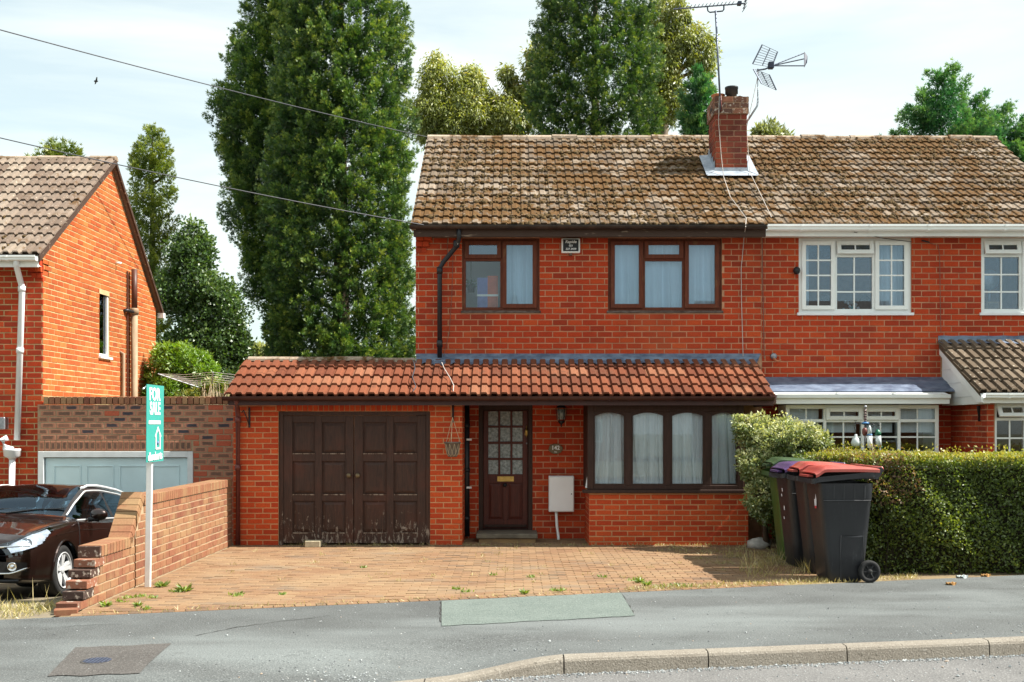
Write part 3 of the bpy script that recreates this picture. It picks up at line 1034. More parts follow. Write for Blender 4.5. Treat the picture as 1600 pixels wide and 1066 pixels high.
def make_window(house, X, Z, Y, frame_m, cells, ft=.05, sill=None, glass_m='glass_up', bar_m=None, back=.09, label=None, st=.045, tr=None, parent_name='window'):
    """cells: dicts with x, z (ranges), sash (bool), grid (nx, nz), open (radians, top hung)."""
    mb = MB()
    bars(mb, X[0], X[1], Z[0], Z[1], Y, Y + .075, ft)
    xs = sorted({c['x'][0] for c in cells} | {c['x'][1] for c in cells})
    for x in xs:                               # mullions
        if X[0] + ft < x < X[1] - ft:
            zz = [c for c in cells if abs(c['x'][0] - x) < 1e-6 or abs(c['x'][1] - x) < 1e-6]
            mb.box((x - ft * .42, Y + .001, min(c['z'][0] for c in zz)), (x + ft * .42, Y + .074, max(c['z'][1] for c in zz)))
    for c in cells:                            # transoms
        if c['z'][1] < Z[1] - ft - .01:
            mb.box((c['x'][0] + ft * .42, Y + .002, c['z'][1] - ft * .42), (c['x'][1] - ft * .42, Y + .073, c['z'][1] + ft * .42))
    w = mb.build(parent_name, frame_m, house, bevel=.004)
    if label:
        w['label'] = label
    for c in cells:
        (x0, x1), (z0, z1) = c['x'], c['z']
        i = ft * .42
        a0, a1 = x0 + (i if x0 > X[0] + ft else 0), x1 - (i if x1 < X[1] - ft else 0)
        b0, b1 = z0 + (i if z0 > Z[0] + ft else 0), z1 - (i if z1 < Z[1] - ft else 0)
        if not (x0 > X[0] + ft / 2): a0 = X[0] + ft
        if not (x1 < X[1] - ft / 2): a1 = X[1] - ft
        if not (z0 > Z[0] + ft / 2): b0 = Z[0] + ft
        if not (z1 < Z[1] - ft / 2): b1 = Z[1] - ft
        op = c.get('open', 0)
        hz = b1

        def rot(p, op=op, hz=hz):
            if not op:
                return p
            dy, dz = p.y - (Y - .02), p.z - hz
            cs, sn = math.cos(op), math.sin(op)
            return Vector((p.x, Y - .02 + dy * cs + dz * sn, hz + dz * cs - dy * sn))
        yo = Y - .012 if c.get('sash') else Y + .02
        s = 0
        if c.get('sash'):
            ov = .012
            s = st
            sm = MB(rot)
            bars(sm, a0 - ov, a1 + ov, b0 - ov, b1 + ov, yo - .018, yo + .012, st + ov)
            sm.build('sash', frame_m, w, bevel=.003)
        g0, g1, h0, h1 = a0 + s, a1 - s, b0 + s, b1 - s
        gy = yo + .004 if c.get('sash') else Y + .03
        MB(rot).box((g0 - .004, gy, h0 - .004), (g1 + .004, gy + .006, h1 + .004)).build('pane', c.get('glass', glass_m), w)
        nx, nz = c.get('grid', (1, 1))
        if nx * nz > 1:
            for k in range(1, nx):
                xx = g0 + (g1 - g0) * k / nx
                MB(rot).box((xx - .011, gy - .008, h0), (xx + .011, gy - .001, h1)).build('glazing_bar', bar_m or frame_m, w)
            for k in range(1, nz):
                zz = h0 + (h1 - h0) * k / nz
                MB(rot).box((g0, gy - .009, zz - .011), (g1, gy - .002, zz + .011)).build('glazing_bar', bar_m or frame_m, w)
    if sill:
        box('sill', (X[0] - sill[0], Y - sill[1], Z[0] - sill[2]), (X[1] + sill[0], Y + .07, Z[0] + .001), sill[3], w, .004)
    return w


def curtain(win, x0, x1, z0, z1, y, amp=.022, waves=9, m='lace', seed=0, sweep=0.0):
    rr = random.Random(seed)
    ph = [rr.uniform(0, 6.28) for _ in range(4)]

    def fn(u, v):
        a = amp * (0.6 + 0.5 * (1 - v))
        q = u * waves * 6.283
        yy = y + a * (math.sin(q + ph[0] + .5 * math.sin(v * 2 + ph[1])) + .5 * math.sin(q * 1.7 + ph[2] + v) + .3 * math.sin(q * 3.3 + ph[3]))
        xx = x0 + (x1 - x0) * u + sweep * (1 - v) ** 2 * (u - .5) * 2
        return Vector((xx, yy, z0 + (z1 - z0) * v))
    return MB().grid(fn, max(24, int(waves * 12)), 8).build('curtain', m, win)


# ------------------------------------------------------------------ foliage
def leaf_mesh(name, V, Fq, tint, m, parent=None, origin=None, stuff=False):
    """V (n,3), Fq (k,4) quads; tint per vertex."""
    V = np.asarray(V, dtype=np.float32)
    c = V.mean(axis=0) if origin is None else np.array(origin, dtype=np.float32)
    me = bpy.data.meshes.new(name)
    n, k = len(V), len(Fq)
    e = np.asarray(Fq).shape[1]
    me.vertices.add(n)
    me.vertices.foreach_set('co', (V - c).ravel())
    me.loops.add(k * e)
    me.loops.foreach_set('vertex_index', np.asarray(Fq, dtype=np.int32).ravel())
    me.polygons.add(k)
    me.polygons.foreach_set('loop_start', np.arange(0, k * e, e, dtype=np.int32))
    a = me.attributes.new('tint', 'FLOAT', 'POINT')
    a.data.foreach_set('value', np.clip(tint, 0, 1).astype(np.float32))
    me.materials.append(MAT[m])
    me.update(calc_edges=True)
    me.validate()
    o = link_mesh(name, me, parent, Vector(c.tolist()))
    if stuff:
        o['kind'] = 'stuff'
    return o


def norm(a):
    return a / np.maximum(np.linalg.norm(a, axis=1, keepdims=True), 1e-6)


def leaves(P0, D, Lg, Wd, tint, rs, fold=0.25):
    """Diamond leaves: base P0, direction D, length, width."""
    n = len(P0)
    D = norm(D)
    q = norm(rs.normal(size=(n, 3)))
    S = norm(np.cross(D, q))
    N = np.cross(D, S)
    Lg = np.broadcast_to(Lg, n)[:, None]; Wd = np.broadcast_to(Wd, n)[:, None]
    a = P0
    b = P0 + D * Lg * .45 + S * Wd * .5 + N * Wd * fold
    c = P0 + D * Lg
    d = P0 + D * Lg * .45 - S * Wd * .5 + N * Wd * fold
    V = np.stack([a, b, c, d], 1).reshape(-1, 3)
    Fq = np.arange(n * 4).reshape(n, 4)
    return V, Fq, np.repeat(tint, 4)


def sprays(P0, D, Lg, tint, rs, wr=.27):
    """Flat fans of three blades."""
    n = len(P0)
    D = norm(D)
    q = norm(rs.normal(size=(n, 3)))
    S = norm(np.cross(D, q))
    Vs, Ts = [], []
    N = np.cross(D, S)
    for ang, sc_, st in ((0, 1.0, 0), (.62, .72, .10), (-.62, .72, .10)):
        d = D * math.cos(ang) + S * math.sin(ang)
        s = S * math.cos(ang) - D * math.sin(ang)
        L1 = (Lg * sc_)[:, None]
        p = P0 + D * (Lg * st)[:, None]
        w = L1 * wr * .5
        bend = N * L1 * .12
        q_ = p + d * L1 * .22
        Vs.append(np.stack([q_ + s * w, p + d * L1 + bend, q_ - s * w], 1))
        Ts.append(tint)
    V = np.stack(Vs, 1).reshape(-1, 3)
    T = np.repeat(np.stack(Ts, 1).reshape(-1), 3)
    return V, np.arange(len(V)).reshape(-1, 3), T


def conifer(name, base, H, rfn, label, group, m='conifer', plumes=420, per=150, sp=.19, seed=1, lean=(0, 0), up=.75, z0=.3, plume_l=(.8, 1.4), rough=.12, trunk_r=.22, wr=.27):
    rs = np.random.RandomState(seed)
    t = thing(name, base, label, 'tree', group)
    base = np.array(base)
    pts = [Vector(base) + Vector((lean[0] * k, lean[1] * k, H * k * .97)) for k in (0, .2, .45, .7, 1)]
    tr = MB().tube(pts, [trunk_r, trunk_r * .85, trunk_r * .6, trunk_r * .36, .02], 8)
    for k in range(14):                                  # bare limbs inside the crown
        zz = .1 + .8 * k / 14
        a = k * 2.4
        p = Vector(base) + Vector((lean[0] * zz, lean[1] * zz, H * zz))
        rr = rfn(zz) * .7
        tr.tube([p, p + Vector((math.cos(a) * rr * .5, math.sin(a) * rr * .5, rr * .25)), p + Vector((math.cos(a) * rr, math.sin(a) * rr, rr * .7))], [.05, .035, .012], 5)
    tr.build('trunk', 'bark', t)
    Vl, Fl, Tl, off = [], [], [], 0
    ph = rs.uniform(0, 6.28, 6)
    tt = rs.rand(plumes * 3)
    tt = z0 / H + (1 - z0 / H) * tt
    wts = np.array([rfn(x) for x in tt]) + .12
    keep = rs.rand(len(tt)) < wts / wts.max()
    tt = tt[keep][:plumes]
    for t_ in tt:
        th = rs.uniform(0, 6.283)
        if math.sin(th) > .25 and rs.rand() < .55:      # fewer sprays on the side away from the road
            th = -th
        z = t_ * H
        lump = 1 + rough * (math.sin(3 * th + ph[0] + z * .9) + .7 * math.sin(5 * th + ph[1] - z * 1.7) + .6 * math.sin(2 * th + z * .55 + ph[2]))
        Rr = rfn(t_) * lump
        inner = rs.rand() < .22
        rad = Rr * (rs.uniform(.35, .75) if inner else rs.uniform(.82, 1.04))
        L = rs.uniform(*plume_l) * (0.55 + .45 * min(1, Rr / 1.2))
        ax = np.array([math.cos(th), math.sin(th), up * rs.uniform(.6, 1.5)])
        ax /= np.linalg.norm(ax)
        tip = base + np.array([lean[0] * t_ + math.cos(th) * rad, lean[1] * t_ + math.sin(th) * rad, z + .25 * L])
        org = tip - ax * L
        n = int(per * (L / 1.1) ** 1.3)
        s = rs.rand(n) ** .7
        wid = .30 * L * (1 - .78 * s)
        o = rs.normal(size=(n, 3)) * .55
        P0 = org + ax * (s * L)[:, None] + o * wid[:, None]
        D = ax * 1.0 + o * .62 + rs.normal(size=(n, 3)) * .20 + np.array([0, 0, .12])
        Lg = sp * rs.uniform(.65, 1.25, n) * (1.05 - .3 * s)
        tn = .06 + .58 * s ** 1.6 + .16 * np.linalg.norm(o, axis=1) + rs.normal(size=n) * .10 + rs.normal() * .10  # shade inside the plumes and highlights at their tips are painted into the tint
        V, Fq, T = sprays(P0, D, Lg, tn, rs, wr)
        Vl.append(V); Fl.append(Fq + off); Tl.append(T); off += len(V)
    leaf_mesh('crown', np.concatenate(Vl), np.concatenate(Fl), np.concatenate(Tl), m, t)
    return t


def broadleaf(name, base, blobs, label, group, m, n_leaf, ll=.16, lw=.06, hang=0.0, seed=1, trunk=None, bark='bark', trunk_r=.2, cat='tree', clump_n=40, spread=.30, shell=.55):
    """blobs: (x, y, z, rx, ry, rz) crown masses in world space; leaves gather in clumps through them."""
    rs = np.random.RandomState(seed)
    t = thing(name, base, label, cat, group)
    b0 = Vector(base)
    tr = MB()
    main = trunk or [tuple(b0), tuple(b0.lerp(Vector(blobs[0][:3]), .55)), tuple(Vector(blobs[0][:3]))]
    m0 = [Vector(p) for p in main]
    tr.tube(m0, [trunk_r * (1 - .75 * i / (len(m0) - 1)) for i in range(len(m0))], 8)
    for bl in blobs:
        c = Vector(bl[:3])
        st = m0[len(m0) // 2]
        mid = st.lerp(c, .55) + Vector((rnd.uniform(-.2, .2), rnd.uniform(-.2, .2), -.15 * bl[5]))
        tr.tube([st, mid, c], [trunk_r * .42, trunk_r * .26, trunk_r * .10], 6)
        for k in range(7):
            a = k * 2.4 + bl[0]
            e = c + Vector((math.cos(a) * bl[3] * .75, math.sin(a) * bl[4] * .75, (rnd.random() - .35) * bl[5] * 1.2))
            tr.tube([mid.lerp(c, .6), c.lerp(e, .5) + Vector((0, 0, .08)), e], [trunk_r * .15, trunk_r * .09, .008], 5)
    tr.build('trunk', bark, t)
    vol = np.array([bl[3] * bl[4] * bl[5] for bl in blobs]) ** .8
    vol = vol / vol.sum()
    Vl, Fl, Tl, off = [], [], [], 0
    for bl, sh in zip(blobs, vol):
        n_c = max(4, int(n_leaf * sh / clump_n))
        d = norm(rs.normal(size=(n_c, 3)))
        r = (shell + (1 - shell) * rs.rand(n_c)) ** .8
        r *= 1 + .16 * np.sin(4 * d[:, 0] + 3 * d[:, 2] + bl[0])
        C = np.array(bl[:3]) + d * r[:, None] * np.array(bl[3:6])
        cs = spread * rs.uniform(.6, 1.3, n_c) * (np.mean(bl[3:6]) ** .5)
        idx = np.repeat(np.arange(n_c), clump_n)
        n = len(idx)
        o = norm(rs.normal(size=(n, 3))) * (rs.rand(n) ** .45)[:, None]
        P0 = C[idx] + o * cs[idx][:, None] * np.array([1, 1, .8 + hang * .7])
        D = o * (1 - hang * .6) + rs.normal(size=(n, 3)) * .5 + np.array([0, 0, .15 - hang * 1.6])
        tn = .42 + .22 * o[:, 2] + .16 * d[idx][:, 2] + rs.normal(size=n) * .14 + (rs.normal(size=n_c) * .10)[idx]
        V, Fq, T = leaves(P0, D, ll * rs.uniform(.6, 1.3, n), lw * rs.uniform(.7, 1.2, n), tn, rs)
        Vl.append(V); Fl.append(Fq + off); Tl.append(T); off += len(V)
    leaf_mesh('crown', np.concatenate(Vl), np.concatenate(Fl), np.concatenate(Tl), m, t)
    return t


def blades(name, pts, h, m, parent=None, seed=1, w=.006, lean=.5, tint=(.2, .9)):
    """Grass: thin bent blades at the given ground points (n,3)."""
    rs = np.random.RandomState(seed)
    P0 = np.asarray(pts, dtype=float)
    n = len(P0)
    D = norm(np.concatenate([rs.normal(size=(n, 2)) * lean, np.ones((n, 1))], 1))
    Lg = h * rs.uniform(.4, 1.25, n)
    V, Fq, T = leaves(P0, D, Lg, w * rs.uniform(.7, 1.5, n), rs.uniform(tint[0], tint[1], n), rs, .1)
    return leaf_mesh(name, V, Fq, T, m, parent, stuff=True)

# ================================================================== THE GROUND
X_, Y_, Z_ = Vector((1, 0, 0)), Vector((0, 1, 0)), Vector((0, 0, 1))


def kerb_y(x): return 8.31 + 0.187 * x - 0.22 * max(0.0, .38 - x) ** 1.3          # back edge of the kerb stones
def edge_y(x): return 11.17 + 0.284 * x         # back edge of the pavement
def sm(t): t = max(0.0, min(1.0, t)); return t * t * (3 - 2 * t)


ROAD_Z = -0.115


def pave_z(x, y):
    drop = 0.090 * sm((0.40 - x) / 0.95)
    return -drop * sm(1 - (y - kerb_y(x)) / 1.2)


def struct(o): o['kind'] = 'structure'; return o


struct(MB().box((-400, -300, -0.95), (400, 700, -0.90)).build('ground', 'lawn'))
struct(MB().add([(-60, -40, ROAD_Z), (60, -40, ROAD_Z), (60, 8.31 + .187 * 60 - .1, ROAD_Z), (-60, 8.31 - .187 * 60 - .1, ROAD_Z)], [(0, 1, 2, 3)]).build('road', 'road'))


def pave_fn(u, v):
    x = -6.5 + 32 * u
    a, b = kerb_y(x) + .002, edge_y(x)
    y = a + (b - a) * v
    return Vector((x, y, pave_z(x, y)))


struct(MB().grid(pave_fn, 220, 24).build('pavement', 'pavement'))
# ground behind the pavement: garden side at the right, sloping yard at the left
struct(MB().add([(-4.1, edge_y(-4.1) - .05, -.012), (40, edge_y(40) - .05, -.012), (40, 70, -.012), (-4.1, 70, -.012)], [(0, 1, 2, 3)]).build('garden', 'soil'))


def yard_fn(u, v):
    x = -14 + 9.86 * u
    y0 = edge_y(x)
    y = y0 + (17.2 - y0) * v
    z = -.004 - max(0, y - 10.25) * 0.0986
    return Vector((x, y, z))


struct(MB().grid(yard_fn, 20, 30).build('yard', 'yard'))
struct(MB().add([(-40, 16.9, -.68), (-4.1, 16.9, -.68), (-4.1, 70, -.68), (-40, 70, -.68)], [(0, 1, 2, 3)]).build('back_garden', 'lawn'))

# kerb of separate stones, dropping to the crossover at the left
kerb = None
ends = [(-6.2 + 0.9 * k) for k in range(5)] + [-1.72, -0.62, 0.384, 1.487, 2.60, 3.80, 4.85, 5.9, 6.9, 7.9, 8.9]
kb = MB()
for xa, xb in ((.4, 10),):
    kb.add([(xa, kerb_y(xa) - .20, ROAD_Z - .02), (xb, kerb_y(xb) - .20, ROAD_Z - .02), (xb, kerb_y(xb) - .01, ROAD_Z - .02), (xa, kerb_y(xa) - .01, ROAD_Z - .02)], [(0, 1, 2, 3)])
kerb = struct(kb.build('kerb', 'soil'))
for a, b in zip(ends[:-1], ends[1:]):
    g = .005
    n = 6
    sec = []
    for i in range(n + 1):
        x = a + g + (b - a - 2 * g) * i / n
        zt = pave_z(x, kerb_y(x)) + .004
        yb = kerb_y(x)
        sec.append([(x, yb, ROAD_Z - .05), (x, yb, zt), (x, yb - .105, zt), (x, yb - .125, zt - .012), (x, yb - .135, zt - .03), (x, yb - .150, ROAD_Z - .05)])
    vs = [p for s_ in sec for p in s_]
    fs = []
    for i in range(n):
        for k in range(5):
            fs.append((i * 6 + k, (i + 1) * 6 + k, (i + 1) * 6 + k + 1, i * 6 + k + 1))
    fs.append([0, 1, 2, 3, 4, 5])
    fs.append([n * 6 + k for k in range(6)][::-1])
    MB().add(vs, fs).build('kerb_stone', 'kerb', kerb)

# repairs let into the pavement
def gp(px, py):
    y = ZC * F / (py - HY)
    return ((px - 800) * y / F, y)


def sheet(name, pix, m, lift=.004):
    def fn(u, v):                                   # corners in order: far left, far right, near right, near left
        a_ = [pix[0][k] + (pix[1][k] - pix[0][k]) * u for k in (0, 1)]
        b_ = [pix[3][k] + (pix[2][k] - pix[3][k]) * u for k in (0, 1)]
        x, y = gp(a_[0] + (b_[0] - a_[0]) * v, a_[1] + (b_[1] - a_[1]) * v)
        w = .015 * math.sin(x * 9) * math.sin(math.pi * u) + .01 * math.sin(x * 23 + y * 7)
        return Vector((x, y + w, pave_z(x, y + w) + lift))
    return struct(MB().grid(fn, 24, 14).build(name, m))


sheet('pavement_patch', [(690, 939.5), (970, 926.5), (992, 963), (690, 979)], 'patch_pale', .005)
sheet('tarmac_patch', [(117, 1013), (268, 1006), (218, 1050), (75, 1057)], 'patch_dark', .006)

# driveway of block pavers between the garden wall and the hedge
struct(MB().add([(-4.0, edge_y(-4.0) + .0, -.002), (3.75, edge_y(3.75), -.002), (3.75, 16.95, -.002), (-4.0, 16.95, -.002)], [(0, 1, 2, 3)]).build('driveway_bed', 'joint_sand'))
drive = struct(MB().add([(-4.0, 15.9, -.001), (3.7, 15.9, -.001), (3.7, 16.94, -.001), (-4.0, 16.94, -.001)], [(0, 1, 2, 3)]).build('driveway', 'joint_sand'))
pv = Pieces('paver', 'paver_field')
row = 0
y = 10.0
while y < 16.9:
    off = (row % 2) * .10
    x = -3.98 + off - .2
    while x < 3.35 + .25 * math.sin(y * 2.1):
        x0, x1 = max(x, -3.98), x + .2
        if x1 - x0 > .05:
            cx, cy = (x0 + x1) / 2, y + .05
            if cy > edge_y(cx) + .14 and not (1.1 < cx < 3.3 and cy > 16.0) and not (cx < -.72 and cy > 16.0):
                big = .5 + .28 * math.sin(cx * 1.1 + cy * .8) + .2 * math.sin(cx * 2.7 - cy * 2.1)
                t = max(0, min(1, .25 * big + .72 * rnd.random()))
                pv.brick(drive, 'paver', (cx, cy, .006 + rnd.uniform(-.004, .003)), (Vector((1, 0, rnd.uniform(-.012, .012)))).normalized(), Vector((0, 1, rnd.uniform(-.02, .02))).normalized(), Z_, x1 - x0 - .007, .093, .05, t)
        x += .2
    y += .1
    row += 1
ang = math.atan(.284)
ex = Vector((math.cos(ang), math.sin(ang), 0)); ey_ = Vector((-math.sin(ang), math.cos(ang), 0))
x = -3.95
while x < 2.9:
    c = Vector((x, edge_y(x) + .065, .006))
    pv.brick(drive, 'paver', c, ex, ey_, Z_, .092, .125, .05, rnd.random() * .6)
    x += .1 * math.cos(ang)
pv.emit(drive)


# ================================================================== THE BRICK HOUSE FOR SALE
YM, YG = 16.93, 16.0                    # main front and the line of garage and bay
house = thing('semi_detached_house', (1.2, 19, 0), 'red brick semi with dark stained timber windows, terracotta lean-to and attached garage', 'house', 'brick houses along the street')
W1 = (PX(722, YM), PX(843, YM), 3.46, 4.565)
W2 = (PX(950, YM), PX(1128, YM), 3.46, 4.565)
DOOR = (PX(748, YM), PX(832, YM), .12, 2.05)
HX0, HX1 = -1.456, 3.785
hp = Pieces('brick', 'brickwork')
wm = MB()
wall_panel(wm, (0, YM, 0), X_, Z_, -Y_, (HX0, HX1), (-.1, 4.60), [W1, W2, DOOR, (1.22, 3.28, .85, 1.98)])
wall_panel(wm, (HX0, YM, 0), -Y_, Z_, -X_, (-6.0, -.22), (-.7, 4.7))
wall_panel(wm, (0, YM + 6.0, 0), -X_, Z_, Y_, (-HX1, -HX0), (-.1, 4.7))
wm.prism([(HX0 + .01, YM + .02, 4.58), (HX0 + .01, YM + 5.98, 4.58), (HX0 + .01, 19.83, 6.68)], (.22, 0, 0))
wm.box((HX0 + .22, YM + .24, 2.36), (HX1, YM + 5.9, 2.5))                   # the floor between the storeys
wm.box((HX0 + .22, YM + 3.4, 0), (HX1, YM + 3.5, 4.6))                      # back wall of the front rooms
wall = wm.build('wall', 'mortar', house, origin=(1.2, YM, 2.3))
BW, BH = .226, .0890
lay_bricks(hp, wall, 'brick', (0, YM, 0), X_, Z_, -Y_, (HX0, HX1), (2.79, 4.57), BW, BH, .012, [W1, W2], shift=.05)
lay_bricks(hp, wall, 'brick', (0, YM, 0), X_, Z_, -Y_, (-.70, 1.14), (0, 2.06), BW, BH, .012, [DOOR], shift=.02)
lay_bricks(hp, wall, 'brick', (HX0, YM, 0), -Y_, Z_, -X_, (-6.0, 0), (2.80, 4.70), BW, BH, .012, shift=.05)
# corbelled shoulder under the eaves
for k, (dx, z) in enumerate(((.16, 4.33), (.20, 4.42), (.24, 4.51))):
    for j in range(2):
        hp.brick(wall, 'brick', (HX0 + dx * (.25 + .5 * j), YM - .03 - .03 * k, z + .045), X_, Z_, -Y_, dx * .48, .078, .10)

garage = MB()
GD = (PX(435, YG), PX(672, YG), -.1, 1.925)
GX0, GX1 = -3.99, -.716
wall_panel(garage, (0, YG, 0), X_, Z_, -Y_, (GX0, GX1), (-.1, 2.08), [GD], .2)
wall_panel(garage, (GX1, 0, 0), Y_, Z_, X_, (YG + .2, YM), (-.1, 2.08), [], .2)
wall_panel(garage, (GX0, 0, 0), -Y_, Z_, -X_, (-YM - 3.5, -YG - .2), (-.7, 2.3), [], .2)
garage.box((GX0 + .2, YM + 3.3, -.1), (HX0 - .02, YM + 3.5, 2.3))
gwall = garage.build('garage_wall', 'mortar_new', house)
GB, GH = .225, .0755
lay_bricks(hp, gwall, 'brick_new', (0, YG, 0), X_, Z_, -Y_, (GX0, GX1), (0, 1.925), GB, GH, .012, [GD], shift=.03)
lay_bricks(hp, gwall, 'brick_new', (0, YG, 0), X_, Z_, -Y_, (GX0, GD[0] - .04), (1.925, 2.076), GB, GH, .012, shift=.03)
lay_bricks(hp, gwall, 'brick_new', (0, YG, 0), X_, Z_, -Y_, (GD[1] + .04, GX1), (1.925, 2.076), GB, GH, .012, shift=.03)
x = GD[0] - .03
while x < GD[1] + .02:
    hp.brick(gwall, 'brick_new', (x + .0375, YG - .009, 2.0), X_, Z_, -Y_, .0635, .143, .05)
    x += .0752
lay_bricks(hp, gwall, 'brick_new', (GX1, 0, 0), Y_, Z_, X_, (YG, YM - .01), (0, 2.076), GB, GH, .012)
lay_bricks(hp, gwall, 'brick_new', (GX0, 0, 0), -Y_, Z_, -X_, (-YM, -YG), (0, 2.076), GB, GH, .012)

BX0, BX1 = PX(921, YG), PX(1169, YG)
bay = MB()
bay.box((BX0, YG, -.1), (BX1, YG + .2, .79))
bay.box((BX0, YG + .2, -.1), (BX0 + .2, YM, .79))
bay.box((BX1 - .2, YG + .2, -.1), (BX1, YM, .79))
bwall = bay.build('bay_wall', 'mortar_new', house)
lay_bricks(hp, bwall, 'brick_new', (0, YG, 0), X_, Z_, -Y_, (BX0, BX1), (-.02, .735), GB, .0755, .012, shift=.08)
lay_bricks(hp, bwall, 'brick_new', (BX0, 0, 0), -Y_, Z_, -X_, (-YM, -YG), (-.02, .735), GB, .0755, .012)
lay_bricks(hp, bwall, 'brick_new', (BX1, 0, 0), Y_, Z_, X_, (YG, YM), (-.02, .735), GB, .0755, .012)

# ---- main roof
EV, RG = (16.63, 4.70), (19.85, 6.83)
def roof_slab(mb, x0, x1, e, r, back, thick=.09):
    """Both slopes as solid boarding just under the tiles."""
    (ey, ez), (ry, rz), (by, bz) = e, r, back
    poly = [(x0, ey, ez - .015), (x0, ry, rz - .015), (x0, by, bz - .015), (x0, by, bz - thick), (x0, ry, rz - thick * 1.3), (x0, ey, ez - thick * .6)]
    mb.prism(poly, (x1 - x0, 0, 0))


rm = MB()
roof_slab(rm, -1.47, 3.783, EV, RG, (23.1, 4.68))
roof = rm.build('roof', 'tile_main', house, tint=.4)
tile_roof(roof, 'tile_main', -1.51, 3.785, EV, RG, .30, 14, hs=.58, thick=.040)
moss_lumps(roof, -1.5, 3.78, EV, RG, 14, 2600, 3)
ridge_row(roof, 'ridge', -1.50, 3.80, 19.86, 6.80, .12)
mv = MB()
for k in range(9):                       # mortar packed under the verge, in lumps
    a, b = k / 9, (k + 1) / 9
    p0 = Vector((-1.47, EV[0] + (RG[0] - EV[0]) * a, EV[1] + (RG[1] - EV[1]) * a - .045))
    p1 = Vector((-1.47, EV[0] + (RG[0] - EV[0]) * b, EV[1] + (RG[1] - EV[1]) * b - .045))
    mv.tube([p0, p1], .045, 6)
mv.build('verge', 'flaunch', roof)

# gutter and boards at the eaves
def gutter(parent, m, x0, x1, y, z, r=.055, brackets=4, name='gutter', sq=False):
    vs, fs = [], []
    K = 8
    prof = [(math.cos(math.pi + math.pi * k / K) * r, math.sin(math.pi + math.pi * k / K) * r) for k in range(K + 1)]
    if sq:
        prof = [(-r, .0), (-r * 1.02, -r * .45), (-r * .78, -r * .62), (-r * .74, -r * 1.1), (-r * .45, -r * 1.3), (r * .6, -r * 1.3), (r * .9, -r), (r, 0)]
        K = 7
    inner = [(a * .88, b * .88 + .001) for a, b in prof][::-1]
    ring = prof + inner
    n = len(ring)
    for xx in (x0, x1):
        vs += [(xx, y + a, z + b) for a, b in ring]
    for k in range(n):
        j = (k + 1) % n
        fs.append((k, j, n + j, n + k))
    fs.append([k for k in range(n)][::-1]); fs.append([n + k for k in range(n)])
    g = MB().add(vs, fs).build(name, m, parent)
    for i in range(brackets):
        xx = x0 + (x1 - x0) * (i + .5) / brackets + rnd.uniform(-.1, .1)
        q = [(xx, y + a * 1.10, z + b * 1.10) for a, b in prof]
        MB().prism([(xx, y + a * 1.10, z + b * 1.10 - .001) for a, b in prof] + [(xx, y + a * .97, z + b * .97) for a, b in prof[::-1]], (.035, 0, 0)).build('gutter_bracket', m, g)
    return g


gutter(house, 'gutter_black', -1.52, 3.775, 16.575, 4.695, .06, 6)
box('fascia', (-1.47, 16.64, 4.535), (3.78, 16.675, 4.675), 'soffit_wood', house)
box('soffit', (-1.47, 16.677, 4.57), (3.78, YM - .012, 4.588), 'soffit_wood', house)
dp = MB()
yy = 16.80
pts = [PX(716, 16.6), PX(715, yy)]
dp.tube([(PX(717, 16.6), 16.6, 4.66), (PX(717, 16.65), 16.66, 4.50), (PX(713, yy), 16.74, 4.40), (PX(692, yy), yy, 4.17), (PX(687, yy), yy, 4.08), (PX(687, yy), yy, 2.74)], .036, 10)
for z in (4.05, 2.95):
    dp.lathe([(.046, -.05), (.046, .05)], (PX(687, yy), yy, z), n=10)
dp.lathe([(.042, -.02), (.05, .0), (.05, .07), (.042, .09)], (PX(713.5, yy), 16.735, 4.405), n=10)
dp.build('downpipe', 'pipe_black', house)

# ---- lean-to roof over garage, porch and bay
LE, LR = (15.72, 2.13), (16.93, 2.70)
lm = MB()
lm.prism([(-4.0, LE[0] + .02, LE[1] - .02), (-4.0, LR[0], LR[1] - .02), (-4.0, LR[0], LR[1] - .10), (-4.0, LE[0] + .02, LE[1] - .06)], (7.66, 0, 0))
lm.prism([(-4.0, LR[0], LR[1] - .02), (-4.0, LR[0] + 2.2, 2.36), (-4.0, LR[0] + 2.2, 2.28), (-4.0, LR[0], LR[1] - .10)], (2.53, 0, 0))
lroof = lm.build('lean_to_roof', 'tile_red', house, tint=.2)
tile_roof(lroof, 'tile_red', -4.06, 3.70, LE, LR, .298, 4, lap=.034, thick=.028, hs=1.0)
ridge_row(lroof, 'ridge', -4.0, -1.47, 16.95, 2.70, .085, .62)
gutter(house, 'gutter_brown', -4.05, 3.68, 15.665, 2.125, .058, 5)
box('lean_to_fascia', (-4.0, 15.735, 2.005), (3.66, 15.765, 2.11), 'gutter_brown', house)
box('porch_ceiling', (GX1, 15.77, 2.065), (3.66, YM - .012, 2.085), 'gutter_brown', house)
box('garage_soffit', (-4.0, 15.77, 2.082), (GX1 - .01, YG + .1, 2.098), 'gutter_brown', house)
mb = MB().prism([(3.665, 15.76, 2.0), (3.665, YM, 2.0), (3.665, YM, 2.6), (3.665, 15.76, 2.08)], (.03, 0, 0))
mb.build('bargeboard', 'gutter_brown', house)


def flash(u, v):
    x = -1.45 + 5.22 * u
    if u > .985: x = 3.69 + (.08 * v if v > .4 else 0)
    if v > .5:
        k = (v - .5) / .5
        return Vector((x, YM - .018 + .004 * math.sin(x * 9), 2.71 + .10 * k))
    k = v / .5
    return Vector((x, YM - .20 + .18 * k, 2.645 + .065 * k + (1 - k) * (.016 * math.sin(x * 42.2) + .006 * math.sin(x * 13))))


MB().grid(flash, 220, 4).build('flashing', 'lead', house)
MB().box((PX(687, 16.75) - .09, 16.70, 2.615), (PX(687, 16.75) + .09, 16.86, 2.70)).build('flashing_apron', 'lead', house, bevel=.01)
